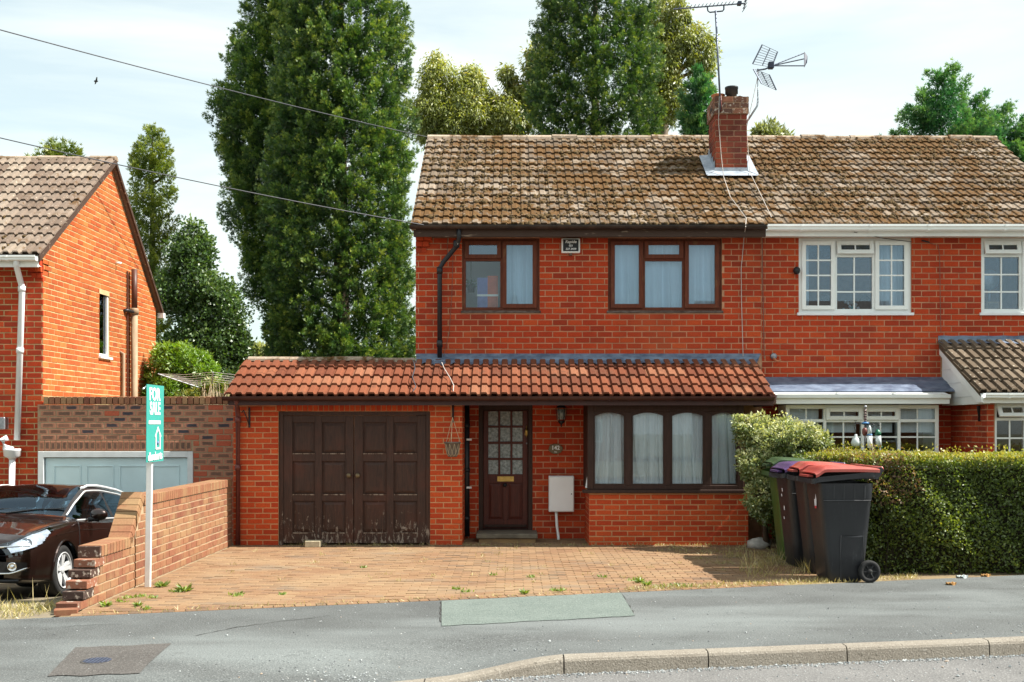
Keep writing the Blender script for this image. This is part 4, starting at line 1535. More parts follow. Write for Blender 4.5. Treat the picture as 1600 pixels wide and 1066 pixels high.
# garage pipe at the left
gp_ = MB()
gp_.tube([(PX(369, 15.7), 15.68, 2.10), (PX(370, 15.8), 15.82, 1.98), (PX(371.5, 15.92), 15.93, 1.86), (PX(371.5, 15.92), 15.93, .02)], .034, 10)
for z in (1.80, 1.12):
    gp_.lathe([(.043, -.04), (.043, .04)], (PX(371.5, 15.92), 15.93, z), n=10)
gp_.build('downpipe', 'pipe_brown', house)
pp = MB().tube([(PX(728.5, 16.82), 16.82, .05), (PX(728.5, 16.82), 16.82, 2.07)], .052, 12)
for z in (.32, 1.05, 1.72):
    pp.lathe([(.058, -.03), (.058, .03)], (PX(728.5, 16.82), 16.82, z), n=12)
bp = pp.build('downpipe', 'iron', house)
for py in (687, 762):
    MB().box((PX(729, 16.76), 16.755, PZ(py + 1.5, 16.76)), (PX(737, 16.76), 16.772, PZ(py - 1.5, 16.76))).build('pipe_clip', 'upvc', bp)

# ---- upstairs windows
sw = (.02, .05, .035, 'sill_wood')
a, b = W1[0], W1[1]
mid = PX(784, YM)
tz = PZ(405, YM)
w1 = make_window(house, (a, b), (W1[2], W1[3]), YM + .03, 'frame_wood',
                 [dict(x=(a, mid), z=(W1[2], tz), glass='glass'), dict(x=(a, mid), z=(tz, W1[3]), sash=True), dict(x=(mid, b), z=(W1[2], W1[3]), sash=True)],
                 .055, sw, st=.05, label='two-light timber window with oddments on its sill')
box('room_lining', (a - .2, YM + .9, 2.9), (b + .2, YM + .93, 4.58), 'net_blue', w1)
curtain(w1, mid + .02, b - .03, W1[2], W1[3], YM + .30, .02, 4, 'net_blue', 12)
# things on the bedroom sill, seen through the glass
box('sill_board', (a + .02, YM + .12, W1[2] - .06), (b - .02, YM + .36, W1[2] - .03), 'parcel', w1)
o = thing('storage_box', (PX(757, 17.2), 17.2, 3.43), 'orange and lilac box of papers behind the left bedroom window', 'box')
box('lid', (PX(745, 17.2), 17.12, PZ(464, 17.2)), (PX(779, 17.2), 17.25, PZ(461, 17.2)), 'lace', o)
box('side', (PX(746, 17.2), 17.13, 3.43), (PX(762, 17.2), 17.24, PZ(435, 17.2)), 'poster_blue', o)
box('card', (PX(762, 17.2), 17.13, 3.43), (PX(778, 17.2), 17.24, PZ(432, 17.2)), 'poster', o)
o = thing('pot_plant', (PX(736, 17.15), 17.15, 3.43), 'small green pot plant hanging in the left bedroom window', 'plant')
MB().lathe([(.05, 0), (.07, .12)], (PX(736, 17.15), 17.15, PZ(457, 17.15)), n=10).build('pot', 'iron', o)
pm = MB()
for k in range(26):
    q = k * 2.4
    c = Vector((PX(736, 17.15) + math.cos(q) * .06, 17.15 + math.sin(q) * .05, PZ(444, 17.15) + .05 * math.sin(k * 1.7)))
    pm.obox(c, (.028 * math.cos(q), .028 * math.sin(q), .01), (-.012 * math.sin(q), .012 * math.cos(q), .004), (0, 0, .002))
pm.build('leaves', 'plant', o)
MB().tube([(PX(736, 17.15), 17.15, PZ(455, 17.15)), (PX(736, 17.15), 17.15, 4.5)], .006, 5).build('hanger', 'iron', o)
tr = MB().lathe([(.10, 0), (.075, .06), (.08, .06), (.05, .16), (.055, .16), (.03, .26), (.032, .26), (.004, .36)], (PX(804, 17.12), 17.12, 3.43), n=9)
tag(tr.build('ornament', 'lace', None), 'small pale cone shaped ornament on the right side of the left bedroom sill', 'ornament')

a, b = W2[0], W2[1]
m1, m2 = PX(1006, YM), PX(1069, YM)
tz = PZ(405, YM)
w2 = make_window(house, (a, b), (W2[2], W2[3]), YM + .03, 'frame_wood',
                 [dict(x=(a, m1), z=(W2[2], W2[3]), sash=True), dict(x=(m1, m2), z=(W2[2], tz)), dict(x=(m1, m2), z=(tz, W2[3]), sash=True), dict(x=(m2, b), z=(W2[2], W2[3]), sash=True)],
                 .055, sw, st=.05, label='three-light timber window with pale net curtains')
curtain(w2, a + .03, b - .03, W2[2], W2[3], YM + .16, .03, 8, 'net_blue', 4)

# ---- garage doors
y0 = YG + .05
fm = MB()
fm.box((GD[0], y0 - .02, 0), (GD[0] + .06, y0 + .08, 1.92)); fm.box((GD[1] - .06, y0 - .02, 0), (GD[1], y0 + .08, 1.92))
fm.box((GD[0] + .06, y0 - .02, 1.865), (GD[1] - .06, y0 + .08, 1.92))
gframe = fm.build('garage_door_frame', 'garage_wood', house, bevel=.004)


def garage_leaf(pxl, pxr, cols, knob, lab=None):
    X0, X1 = PX(pxl, y0), PX(pxr, y0)
    rows = [(1.755 - .0, 1.305), (1.18, .705), (.605, .115)]
    rows = [(PZ(660, y0), PZ(709, y0)), (PZ(721, y0), PZ(773, y0)), (PZ(783, y0), PZ(833, y0))]
    cols = [(PX(c[0], y0), PX(c[1], y0)) for c in cols]
    mb = MB()
    zt, zb = 1.862, .03
    xs = [X0, cols[0][0], cols[0][1], cols[1][0], cols[1][1], X1]
    for i in (0, 2, 4):
        mb.box((xs[i], y0, zb), (xs[i + 1], y0 + .045, zt))
    zs = [zt, rows[0][0], rows[0][1], rows[1][0], rows[1][1], rows[2][0], rows[2][1], zb]
    for c in cols:
        for i in (0, 2, 4, 6):
            mb.box((c[0], y0 + .001, zs[i + 1]), (c[1], y0 + .044, zs[i]))
    d = mb.build('garage_door', 'garage_wood', house, bevel=.003)
    if lab:
        d['label'] = lab
    for c in cols:
        for r in rows:
            p = MB()
            p.box((c[0], y0 + .028, r[1]), (c[1], y0 + .036, r[0]))
            i = .055
            vs = [(c[0] + .012, y0 + .0279, r[1] + .012), (c[1] - .012, y0 + .0279, r[1] + .012), (c[1] - .012, y0 + .0279, r[0] - .012), (c[0] + .012, y0 + .0279, r[0] - .012),
                  (c[0] + i, y0 + .012, r[1] + i), (c[1] - i, y0 + .012, r[1] + i), (c[1] - i, y0 + .012, r[0] - i), (c[0] + i, y0 + .012, r[0] - i)]
            p.add(vs, [(0, 1, 5, 4), (1, 2, 6, 5), (2, 3, 7, 6), (3, 0, 4, 7), (4, 5, 6, 7)])
            p.build('panel', 'garage_wood', d)
            MB().box((c[0] + .004, y0 - .004, r[1] - .008), (c[1] - .004, y0 + .026, r[1] + .006)).build('panel_bead', 'garage_edge', d)
    kx = PX(knob, y0)
    MB().lathe([(.012, 0), (.012, -.03), (.030, -.035), (.036, -.05), (.030, -.066), (.010, -.072)], (kx, y0, PZ(743, y0)), Y_, 12).build('knob', 'bronze', d)
    return d


garage_leaf(441.5, 552.2, [(457, 492), (503, 540)], 545.5)
garage_leaf(553.4, 665.5, [(567, 604), (615, 652)], 559.5, 'right garage leaf with bare flaking wood along its foot')

# ---- front door
dm = MB()
yd = YM + .05
bars(dm, DOOR[0], DOOR[1], DOOR[2], DOOR[3], YM - .01, YM + .10, .065, .03, .10)
dframe = dm.build('door_frame', 'frame_dark', house, bevel=.004)
LX0, LX1, LZ0, LZ1 = DOOR[0] + .07, DOOR[1] - .07, .155, 1.945
cols = [(PX(763, yd), PX(778.5, yd)), (PX(781.7, yd), PX(797.5, yd)), (PX(800.7, yd), PX(816.5, yd))]
rows = [(PZ(665, yd), PZ(643, yd)), (PZ(690, yd), PZ(668.5, yd)), (PZ(715.5, yd), PZ(694, yd)), (PZ(741, yd), PZ(719, yd))]
lm_ = MB()
lm_.box((LX0, yd, LZ0), (cols[0][0], yd + .045, LZ1)); lm_.box((cols[2][1], yd, LZ0), (LX1, yd + .045, LZ1))
lm_.box((cols[0][0], yd, rows[0][1]), (cols[2][1], yd + .045, LZ1))
lm_.box((cols[0][0], yd, PZ(755, yd)), (cols[2][1], yd + .045, rows[3][0]))
lm_.box((cols[0][0], yd, LZ0), (cols[2][1], yd + .045, PZ(812, yd)))
lm_.box((PX(786, yd), yd + .001, PZ(812, yd)), (PX(794, yd), yd + .044, PZ(755, yd)))
for i in range(2):
    lm_.box((cols[i][1], yd + .002, rows[3][0]), (cols[i + 1][0], yd + .040, rows[0][1]))
for i in range(3):
    for c in cols:
        lm_.box((c[0], yd + .003, rows[i + 1][1]), (c[1], yd + .039, rows[i][0]))
fdoor = lm_.build('front_door', 'door_wood', house, bevel=.003)
for c in cols:
    for r in rows:
        box('pane', (c[0], yd + .022, r[0]), (c[1], yd + .028, r[1]), 'glass_frost', fdoor)
        if rnd.random() < .3:
            q = MB()
            cx, cz = (c[0] + c[1]) / 2, (r[0] + r[1]) / 2
            q.lathe([(.055, 0), (.055, -.004), (.046, -.006), (.046, 0)], (cx, yd + .022, cz), Y_, 14)
            q.build('roundel', 'glass_frost', fdoor)
for (p0, p1) in ((763, 786), (794, 816.5)):
    p = MB()
    x0, x1, z0, z1 = PX(p0, yd), PX(p1, yd), PZ(812, yd), PZ(755, yd)
    p.box((x0, yd + .024, z0), (x1, yd + .034, z1))
    i = .045
    p.add([(x0 + .01, yd + .0239, z0 + .01), (x1 - .01, yd + .0239, z0 + .01), (x1 - .01, yd + .0239, z1 - .01), (x0 + .01, yd + .0239, z1 - .01),
           (x0 + i, yd + .010, z0 + i), (x1 - i, yd + .010, z0 + i), (x1 - i, yd + .010, z1 - i), (x0 + i, yd + .010, z1 - i)],
          [(0, 1, 5, 4), (1, 2, 6, 5), (2, 3, 7, 6), (3, 0, 4, 7), (4, 5, 6, 7)])
    p.build('panel', 'door_wood', fdoor)
lp = MB().box((PX(777, yd), yd - .008, PZ(752.5, yd)), (PX(803, yd), yd + .001, PZ(744.5, yd)))
lp.box((PX(781, yd), yd - .014, PZ(750.5, yd)), (PX(799, yd), yd - .007, PZ(746.5, yd)))
lp.build('letter_plate', 'brass', fdoor, bevel=.003)
MB().lathe([(.026, 0), (.030, -.012), (.020, -.022), (.026, -.03), (.008, -.036)], (PX(789, yd), yd, PZ(758, yd)), Y_, 14).build('door_knob', 'iron', fdoor)
kn = MB()
kx = PX(822.5, yd)
kn.lathe([(.002, .10), (.010, .08), (.007, .05), (.024, .03), (.028, .01), (.016, -.02), (.008, -.06), (.003, -.09)], (kx, yd - .012, PZ(675, yd)), Z_, 10)
kn.tube([(kx - .018, yd - .014, PZ(673, yd)), (kx - .02, yd - .025, PZ(680, yd)), (kx + .02, yd - .025, PZ(680, yd)), (kx + .018, yd - .014, PZ(673, yd))], .005, 6)
kn.build('door_knocker', 'brass', fdoor)
MB().lathe([(.014, 0), (.014, -.012), (.006, -.014)], (PX(823, yd), yd, PZ(693, yd)), Y_, 12).build('lock', 'steel', fdoor)
box('weatherboard', (LX0 + .02, yd - .03, .175), (LX1 - .02, yd - .001, .215), 'frame_dark', fdoor, .008)
sx0, sx1 = PX(746, 16.3), PX(838, 16.3)
st_ = box('door_step', (sx0 - .02, 16.30, .065), (sx1 + .02, YM - .01, .135), 'stone_step', house, .012)
box('riser', (sx0 + .02, 16.33, -.02), (sx1 - .01, YM - .02, .064), 'step_riser', st_)

# ---- bay window
bx = [PX(p, YG) for p in (918, 982, 1043.5, 1105.5, 1162)]
z0, z1 = PZ(765, YG), 2.045
bw = MB()
bars(bw, bx[0], bx[4], z0, z1, YG - .015, YG + .09, .085, .06, .13)
for x in bx[1:4]:
    bw.box((x - .042, YG - .014, z0 + .06), (x + .042, YG + .089, z1 - .13))
bw.box((bx[0], YG + .09, z0), (bx[0] + .07, YM, z1)); bw.box((bx[4] - .07, YG + .09, z0), (bx[4], YM, z1))
bayw = bw.build('bay_window', 'frame_dark', house, bevel=.005)
for i in range(4):
    a = bx[i] + (.085 if i == 0 else .042); b = bx[i + 1] - (.085 if i == 3 else .042)
    t, bt = z1 - .13, z0 + .06
    ins = .022
    s = MB()
    K = 10
    yf, yb = YG - .004, YG + .05
    def arch(k):
        u = k / K
        return t - .012 - .045 * (2 * u - 1) ** 2
    s.box((a, yf, bt), (a + ins, yb, t)); s.box((b - ins, yf, bt), (b, yb, t)); s.box((a + ins, yf, bt), (b - ins, yb, bt + ins))
    for k in range(K):
        xa, xb = a + ins + (b - a - 2 * ins) * k / K, a + ins + (b - a - 2 * ins) * (k + 1) / K
        s.prism([(xa, yf, arch(k)), (xb, yf, arch(k + 1)), (xb, yf, t), (xa, yf, t)], (0, yb - yf, 0))
    s.build('sash', 'frame_dark', bayw)
    box('pane', (a + .01, YG + .02, bt + .01), (b - .01, YG + .026, t), 'glass', bayw)
for (p0, p1, sd, sw_) in ((926, 1002, 3, .10), (1000, 1046, 5, .05), (1048, 1102, 8, .08), (1100, 1158, 6, .06)):
    curtain(bayw, PX(p0, YG), PX(p1, YG), z0 + .02, z1 - .1, YG + .085, .020, max(3, (p1 - p0) / 12.0), 'lace', sd, sw_)
box('sill', (PX(910, YG) , YG - .06, z0 - .05), (bx[4] + .05, YG + .07, z0 - .001), 'frame_dark', bayw, .006)
box('room_lining', (BX0 + .05, YM + .6, 0), (BX1 - .05, YM + .63, 2.05), 'room', bayw)
box('lintel', (BX0 - .04, YG + .0, z1 + .001), (BX1, YM - .02, 2.063), 'gutter_brown', bayw)

# ---- fittings on the front
al = box('alarm_box', (PX(877, YM), YM - .075, PZ(396.5, YM)), (PX(906, YM), YM - .008, PZ(373.5, YM)), 'upvc', house, .01)
box('alarm_face', (PX(879.5, YM), YM - .080, PZ(394, YM)), (PX(903.5, YM), YM - .0745, PZ(375.5, YM)), 'car_black', al)
ac = (PX(891.5, YM), YM - .081)
text('lettering', 'Rapide', 'sign_white', al, (ac[0], ac[1], PZ(379.3, YM)), .062, bold=.0012, shear=.2)
text('lettering', '021', 'sign_white', al, (ac[0], ac[1], PZ(385.3, YM)), .042, bold=.0008, shear=.2)
text('lettering', '327 3939', 'sign_white', al, (ac[0], ac[1], PZ(390.6, YM)), .042, bold=.0008, shear=.2)
MB().lathe([(.022, 0), (.022, .035), (.012, .045)], (PX(891.5, YM), YM - .04, PZ(400.0, YM)), Z_, 10).build('alarm_lamp', 'basket', al)
pl = MB()
ring = [(PX(868, YM) + math.cos(q) * .108 * (1 + .05 * math.sin(6 * q)), YM - .03, PZ(701.5, YM) + math.sin(q) * .078) for q in (2 * math.pi * k / 24 for k in range(24))]
pl.prism(ring, (0, .022, 0))
plq = pl.build('number_plaque', 'bronze', house, bevel=.005)
text('lettering', '142', 'sign_white', plq, (PX(868, YM), YM - .031, PZ(700, YM)), .085, bold=.002)
text('lettering', '~', 'sign_white', plq, (PX(868, YM), YM - .031, PZ(706, YM)), .07, bold=.001)
lx, ly = PX(877, 16.7), 16.70
ln = MB()
ln.tube([(lx, YM - .01, PZ(634, 16.9)), (lx, 16.78, PZ(629, 16.8)), (lx, ly, PZ(632, ly))], .010, 6)
ln.lathe([(.012, .10), (.03, .085), (.085, .045), (.09, .035)], (lx, ly, PZ(641, ly)), Z_, 6)
ln.lathe([(.065, 0), (.045, -.04), (.018, -.055), (.012, -.085), (.003, -.10)], (lx, ly, PZ(657, ly)), Z_, 6)
for k in range(6):
    q = k * math.pi / 3
    ln.tube([(lx + math.cos(q) * .083, ly + math.sin(q) * .083, PZ(638, ly)), (lx + math.cos(q) * .062, ly + math.sin(q) * .062, PZ(657, ly))], .005, 5)
lan = ln.build('wall_lantern', 'iron', house)
MB().lathe([(.075, 0), (.056, -.155)], (lx, ly, PZ(639.5, ly)), Z_, 6).build('lantern_glass', 'glass_frost', lan)
mbx = box('meter_box', (PX(857.5, 16.75), 16.74, PZ(800, 16.75)), (PX(897, 16.75), YM - .005, PZ(744, 16.75)), 'meter', house, .008)
box('meter_door', (PX(859, 16.74), 16.728, PZ(798.5, 16.74)), (PX(896, 16.74), 16.7395, PZ(745.5, 16.74)), 'meter', mbx, .004)
MB().lathe([(.009, 0), (.009, -.006)], (PX(893, 16.73), 16.728, PZ(772, 16.73)), Y_, 8).build('meter_lock', 'car_black', mbx)
MB().tube([(PX(869, 16.80), 16.80, PZ(800, 16.8)), (PX(870, 16.80), 16.80, PZ(820, 16.8)), (PX(872.5, 16.78), 16.77, PZ(840, 16.77)), (PX(873, 16.75), 16.74, PZ(847, 16.74))], .021, 8).build('service_pipe', 'upvc', mbx)
# cables on the wall
for (pts, r, m) in (
        ([(1163, 368), (1158, 420), (1158.5, 470), (1160, 520), (1161, 557)], .006, 'cable_grey'),
        ([(1191, 372), (1191.5, 430), (1193, 500), (1194, 560)], .006, 'cable_red'),
        ([(708, 396), (706, 460), (702, 520), (693, 557)], .004, 'cable_red'),
        ([(699, 372), (699, 400)], .004, 'cable_red')):
    MB().tube([(PX(a_, YM - .02), YM - .022, PZ(b_, YM - .02)) for a_, b_ in pts], r, 5).build('wall_cable', m, house)
MB().tube([(PX(690, 16.6), 16.62, 2.66), (PX(694, 16.4), 16.4, 2.56), (PX(703, 16.1), 16.1, 2.41), (PX(709, 15.85), 15.85, 2.29), (PX(708, 15.7), 15.72, 2.20)], .006, 5).build('roof_cable', 'cable_grey', lroof)
MB().tube([(PX(646, 16.7), 16.72, 2.70), (PX(648, 16.4), 16.45, 2.56), (PX(644, 16.1), 16.12, 2.42), (PX(650, 15.8), 15.8, 2.27), (PX(645, 15.7), 15.70, 2.20)], .007, 5).build('roof_cable', 'cable_dark', lroof)

# ---- chimney
CX0, CX1, CY0, CY1 = 3.335, 3.845, 18.28, 18.90
CB, CT = 5.55, 7.10
ch = MB()
ch.box((CX0, CY0, CB), (CX1, CY1, CT))
ch.box((CX0 - .025, CY0 - .025, CT - .28), (CX1 + .025, CY1 + .025, CT))
chim = ch.build('chimney', 'mortar_dark', house)
lay_bricks(hp, chim, 'brick_chimney', (0, CY0, 0), X_, Z_, -Y_, (CX0, CX1), (CB, CT - .28), .226, .09, .012, shift=.02, tint=lambda c: rnd.random() * .45)
lay_bricks(hp, chim, 'brick_chimney', (CX0, 0, 0), -Y_, Z_, -X_, (-CY1, -CY0), (CB, CT - .28), .226, .09, .012)
lay_bricks(hp, chim, 'brick_chimney', (CX1, 0, 0), Y_, Z_, X_, (CY0, CY1), (CB, CT - .28), .226, .09, .012)
for (o_, rt, nn, U) in (((0, CY0 - .025, 0), X_, -Y_, (CX0 - .025, CX1 + .025)), ((CX0 - .025, 0, 0), -Y_, -X_, (-CY1 - .025, -CY0 + .025)), ((CX1 + .025, 0, 0), Y_, X_, (CY0 - .025, CY1 + .025))):
    lay_bricks(hp, chim, 'brick_dark', o_, rt, Z_, nn, U, (CT - .28, CT), .226, .093, .012)
fl = MB()
fl.grid(lambda u, v: Vector((CX0 - .02 + (CX1 - CX0 + .04) * u, CY0 - .02 + (CY1 - CY0 + .04) * v, CT + .005 + .05 * math.sin(math.pi * u) * math.sin(math.pi * v) + .012 * math.sin(u * 19 + v * 7))), 12, 12)
fl.build('flaunching', 'flaunch', chim)
MB().lathe([(.12, 0), (.13, .02), (.105, .035), (.10, .10), (.115, .115), (.115, .13), (.08, .13)], (3.44, 18.62, CT), Z_, 16).build('chimney_pot', 'clay', chim)
cw = MB().lathe([(.085, 0), (.085, .08), (.105, .085), (.105, .16), (.11, .165), (.11, .195), (.03, .205)], (PX(1143, 18.5), 18.5, CT + .03), Z_, 18)
cw.build('chimney_cowl', 'iron', chim)
lb = MB()
sl_y = (RG[0] - EV[0]); sl_z = (RG[1] - EV[1])
def rz(y): return EV[1] + (y - EV[0]) * sl_z / sl_y
lb.add([(CX0 - .16, CY0 - .14, rz(CY0 - .14) + .085), (CX1 + .16, CY0 - .14, rz(CY0 - .14) + .085), (CX1 + .12, CY0 - .012, rz(CY0) + .095), (CX0 - .12, CY0 - .012, rz(CY0) + .095)], [(0, 1, 2, 3)])
lb.add([(CX0 - .02, CY0 - .016, rz(CY0) + .05), (CX1 + .02, CY0 - .016, rz(CY0) + .05), (CX1 + .02, CY0 - .016, rz(CY0) + .15), (CX0 - .02, CY0 - .016, rz(CY0) + .15)], [(0, 1, 2, 3)])
for xs, s in ((CX0, -1), (CX1, 1)):
    lb.add([(xs + s * .17, CY0 - .13, rz(CY0 - .13) + .09), (xs + s * .17, CY1, rz(CY1) + .09), (xs + s * .014, CY1, rz(CY1) + .10), (xs + s * .014, CY0 - .02, rz(CY0) + .10)], [(0, 1, 2, 3)])
    for k in range(4):
        ya, yb = CY0 + (CY1 - CY0) * k / 4, CY0 + (CY1 - CY0) * (k + 1) / 4
        lb.add([(xs + s * .014, ya, rz(ya) + .06), (xs + s * .014, yb, rz(yb) + .06), (xs + s * .014, yb, rz(yb) + .17), (xs + s * .014, ya, rz(yb) + .17)], [(0, 1, 2, 3)])
lb.build('chimney_flashing', 'lead_bright', chim)
hp.emit(wall)


# ================================================================== THE ADJOINING HOUSE
nb = thing('semi_detached_house', (6.2, 19, 0), 'adjoining red brick house with white plastic windows, bow window and tiled porch', 'house', 'brick houses along the street')
NX0, NX1 = 3.787, 8.62
V1 = (PX(1248, YM), PX(1424, YM), PZ(489, YM), 4.565)
V2 = (PX(1533, YM), PX(1533, YM) + 1.25, PZ(489, YM), 4.565)
BH_ = (4.32, 6.30, .9, 2.0)
np_ = Pieces('brick', 'brickwork')
wm = MB()
wall_panel(wm, (0, YM, 0), X_, Z_, -Y_, (NX0, NX1), (-.1, 4.60), [V1, V2, BH_])
wall_panel(wm, (NX1, 0, 0), Y_, Z_, X_, (YM + .22, YM + 6), (-.1, 4.7))
wall_panel(wm, (0, YM + 6.0, 0), -X_, Z_, Y_, (-NX1, -NX0), (-.1, 4.7))
wm.prism([(NX1 - .23, YM + .02, 4.58), (NX1 - .23, YM + 5.98, 4.58), (NX1 - .23, 19.83, 6.68)], (.22, 0, 0))
wm.box((NX0 + .01, YM + .24, 2.36), (NX1 - .22, YM + 5.9, 2.5))
wm.box((NX0, YM + 2.4, 0), (NX1 - .22, YM + 2.5, 4.6))
nwall = wm.build('wall', 'mortar', nb, origin=(6.2, YM, 2.3))
lay_bricks(np_, nwall, 'brick', (0, YM, 0), X_, Z_, -Y_, (NX0 + .004, NX1), (2.42, 4.57), BW, BH, .012, [V1, V2, (6.5, 9, 2.3, 3.03)], shift=.11)
lay_bricks(np_, nwall, 'brick', (0, YM, 0), X_, Z_, -Y_, (NX0 + .004, 6.66), (0, 2.42), BW, BH, .012, [(4.28, 6.34, .8, 2.42)], shift=.11)
# porch walls
pw = MB()
wall_panel(pw, (6.66, 0, 0), -Y_, Z_, -X_, (-YM, -15.65), (-.1, 2.12), [], .11)
VP = (PX(1553, 15.65), PX(1553, 15.65) + 1.1, .75, 2.06)
wall_panel(pw, (0, 15.65, 0), X_, Z_, -Y_, (6.77, 9.2), (-.1, 2.12), [VP], .11)
pwall = pw.build('porch_wall', 'mortar', nb)
lay_bricks(np_, pwall, 'brick', (6.66, 0, 0), -Y_, Z_, -X_, (-YM, -15.65), (0, 2.10), .226, .077, .012)
lay_bricks(np_, pwall, 'brick', (0, 15.65, 0), X_, Z_, -Y_, (6.655, 9.2), (0, 2.10), .226, .077, .012, [VP])
np_.emit(nwall)
rm = MB()
roof_slab(rm, 3.785, 8.58, EV, RG, (23.1, 4.68))
nroof = rm.build('roof', 'tile_main', nb, tint=.3)
tile_roof(nroof, 'tile_main', 3.787, 8.60, EV, RG, .30, 14, hs=.58, thick=.040)
moss_lumps(nroof, 3.8, 8.55, EV, RG, 14, 2300, 9)
ridge_row(nroof, 'ridge', 3.82, 8.60, 19.86, 6.80, .12)
gutter(nb, 'upvc', 3.785, 8.7, 16.575, 4.70, .07, 5, sq=True)
box('fascia', (3.786, 16.645, 4.545), (8.66, 16.68, 4.69), 'upvc', nb)
box('soffit', (3.786, 16.682, 4.57), (8.66, YM - .012, 4.588), 'upvc', nb)

us = (.03, .06, .04, 'upvc_plain')
a, b = V1[0], V1[1]
m1, m2 = PX(1306, YM), PX(1366, YM)
tz = PZ(399, YM)
v1 = make_window(nb, (a, b), (V1[2], V1[3]), YM + .02, 'upvc',
                 [dict(x=(a, m1), z=(V1[2], V1[3]), grid=(2, 4), sash=True), dict(x=(m1, m2), z=(V1[2], tz), grid=(2, 3)), dict(x=(m1, m2), z=(tz, V1[3]), grid=(2, 1), sash=True, open=R(14)), dict(x=(m2, b), z=(V1[2], V1[3]), grid=(2, 4), sash=True)],
                 .06, us, st=.05, label='white three-light window with glazing bars and its top light ajar')
curtain(v1, a + .05, a + .22, V1[2], V1[3], YM + .25, .02, 3, 'lace', 1)
curtain(v1, m2 + .12, b - .05, V1[2], V1[3], YM + .25, .02, 5, 'lace', 2)
for (px_, n_) in ((1290, 0), (1352, 1)):
    c = thing('dining_chair', (PX(px_, 17.5), 17.5, 2.5), ('dark high-backed chair at the left' if n_ == 0 else 'dark high-backed chair at the right') + ' behind the white bedroom window', 'chair', 'chairs behind the white window')
    q = MB().grid(lambda u, v: Vector((PX(px_, 17.5) + (u - .5) * .36 * (1 - .25 * v), 17.5 + .02 * math.sin(math.pi * u), 2.9 + .88 * v - .20 * (2 * u - 1) ** 2 * v)), 10, 8)
    q.build('backrest', 'chair_brown', c)
    box('seat', (PX(px_, 17.5) - .2, 17.5, 2.88), (PX(px_, 17.5) + .2, 17.9, 2.95), 'chair_brown', c)
    for sx_ in (-.17, .15):
        for sy_ in (.03, .36):
            box('leg', (PX(px_, 17.5) + sx_, 17.5 + sy_, 2.5), (PX(px_, 17.5) + sx_ + .03, 17.53 + sy_, 2.88), 'chair_brown', c)
vs_ = thing('flower_vase', (PX(1328, 17.25), 17.25, V1[2] - .06), 'vase of pale artificial flowers on the white bedroom sill', 'vase')
MB().lathe([(.035, 0), (.045, .06), (.022, .12), (.028, .15)], (PX(1328, 17.25), 17.25, V1[2] - .06), Z_, 10).build('vase', 'lace', vs_)
fm = MB()
for k in range(14):
    q = k * 2.4
    fm.ball((PX(1328, 17.25) + .015 * k ** .5 * 2.4 * math.cos(q), 17.25 + .05 * math.sin(q), V1[2] + .13 + .07 * math.sin(k * 1.9)), .028, 4)
fm.build('flowers', 'lace', vs_)
MB().ball((PX(1332, 17.2), 17.2, V1[2] + .09), .04, 5).build('turquoise_flower', 'cyan_card', vs_)
a, b = V2[0], V2[1]
m1 = PX(1596, YM)
v2 = make_window(nb, (a, b), (V2[2], V2[3]), YM + .02, 'upvc',
                 [dict(x=(a, m1), z=(V2[2], tz), grid=(2, 3)), dict(x=(a, m1), z=(tz, V2[3]), grid=(2, 1), sash=True, open=R(14)), dict(x=(m1, b), z=(V2[2], V2[3]), grid=(2, 4), sash=True)],
                 .06, us, st=.05, label='white window at the far right with its top light ajar')
fr_ = thing('picture_frame', (PX(1551, 17.2), 17.2, V2[2] - .02), 'small wooden framed picture on the far right bedroom sill', 'picture')
box('frame', (PX(1540, 17.2), 17.18, V2[2] - .02), (PX(1561, 17.2), 17.2, V2[2] + .2), 'parcel', fr_)
box('print', (PX(1543, 17.2), 17.172, V2[2] + .01), (PX(1558, 17.2), 17.179, V2[2] + .17), 'bronze', fr_)
fa = thing('desk_fan', (PX(1547, 17.3), 17.3, V2[2] - .02), 'round desk fan behind the far right bedroom window', 'fan')
MB().lathe([(.14, 0), (.155, .02), (.14, .05)], (PX(1547, 17.3), 17.3, PZ(437, 17.3)), Y_, 20).build('cage', 'steel', fa)
MB().tube([(PX(1547, 17.3), 17.33, PZ(437, 17.3)), (PX(1547, 17.3), 17.33, V2[2] - .02)], .02, 8).build('stem', 'steel', fa)
# bow window on the ground floor
YB = 16.42
q = [PX(p, YB) for p in (1228, 1289, 1348, 1405, 1467)]
zt, zm, zb = PZ(633, YB), PZ(657.5, YB), PZ(735, YB)
vb = make_window(nb, (q[0], q[4]), (zb, zt), YB, 'upvc',
                 [dict(x=(q[i], q[i + 1]), z=(zb, zm), grid=(2, 3)) for i in range(4)] + [dict(x=(q[i], q[i + 1]), z=(zm, zt), grid=(2, 1), sash=(i in (1, 2))) for i in range(4)],
                 .055, (.04, .08, .05, 'upvc_plain'), st=.045, glass_m='glass', parent_name='bow_window')
box('bow_side', (q[0] + .001, YB + .076, zb), (q[0] + .05, YM - .01, zt), 'upvc', vb)
box('bow_side', (q[4] - .05, YB + .076, zb), (q[4] - .001, YM - .01, zt), 'upvc', vb)
box('bow_base', (q[0], YB + .03, 0), (q[4], YM - .01, zb - .06), 'upvc', vb)
for i in range(4):
    box('roller_blind', (q[i] + .05, YB + .16, PZ(676, YB)), (q[i + 1] - .05, YB + .165, zm + .3), 'lace', vb)
def lead_fn(u, v):
    x = NX0 + .02 + (6.52 - NX0) * u
    return Vector((x, YM - .012 - .50 * (1 - v) - .05 * math.sin(math.pi * u) * (1 - v), 2.455 - .235 * (1 - v) + .008 * math.sin(6.28 * v * 2)))
MB().grid(lead_fn, 20, 8).build('bow_roof', 'lead', vb)
fc = MB()
def bowy(u): return 16.22 - .07 * math.sin(math.pi * u)
N_ = 14
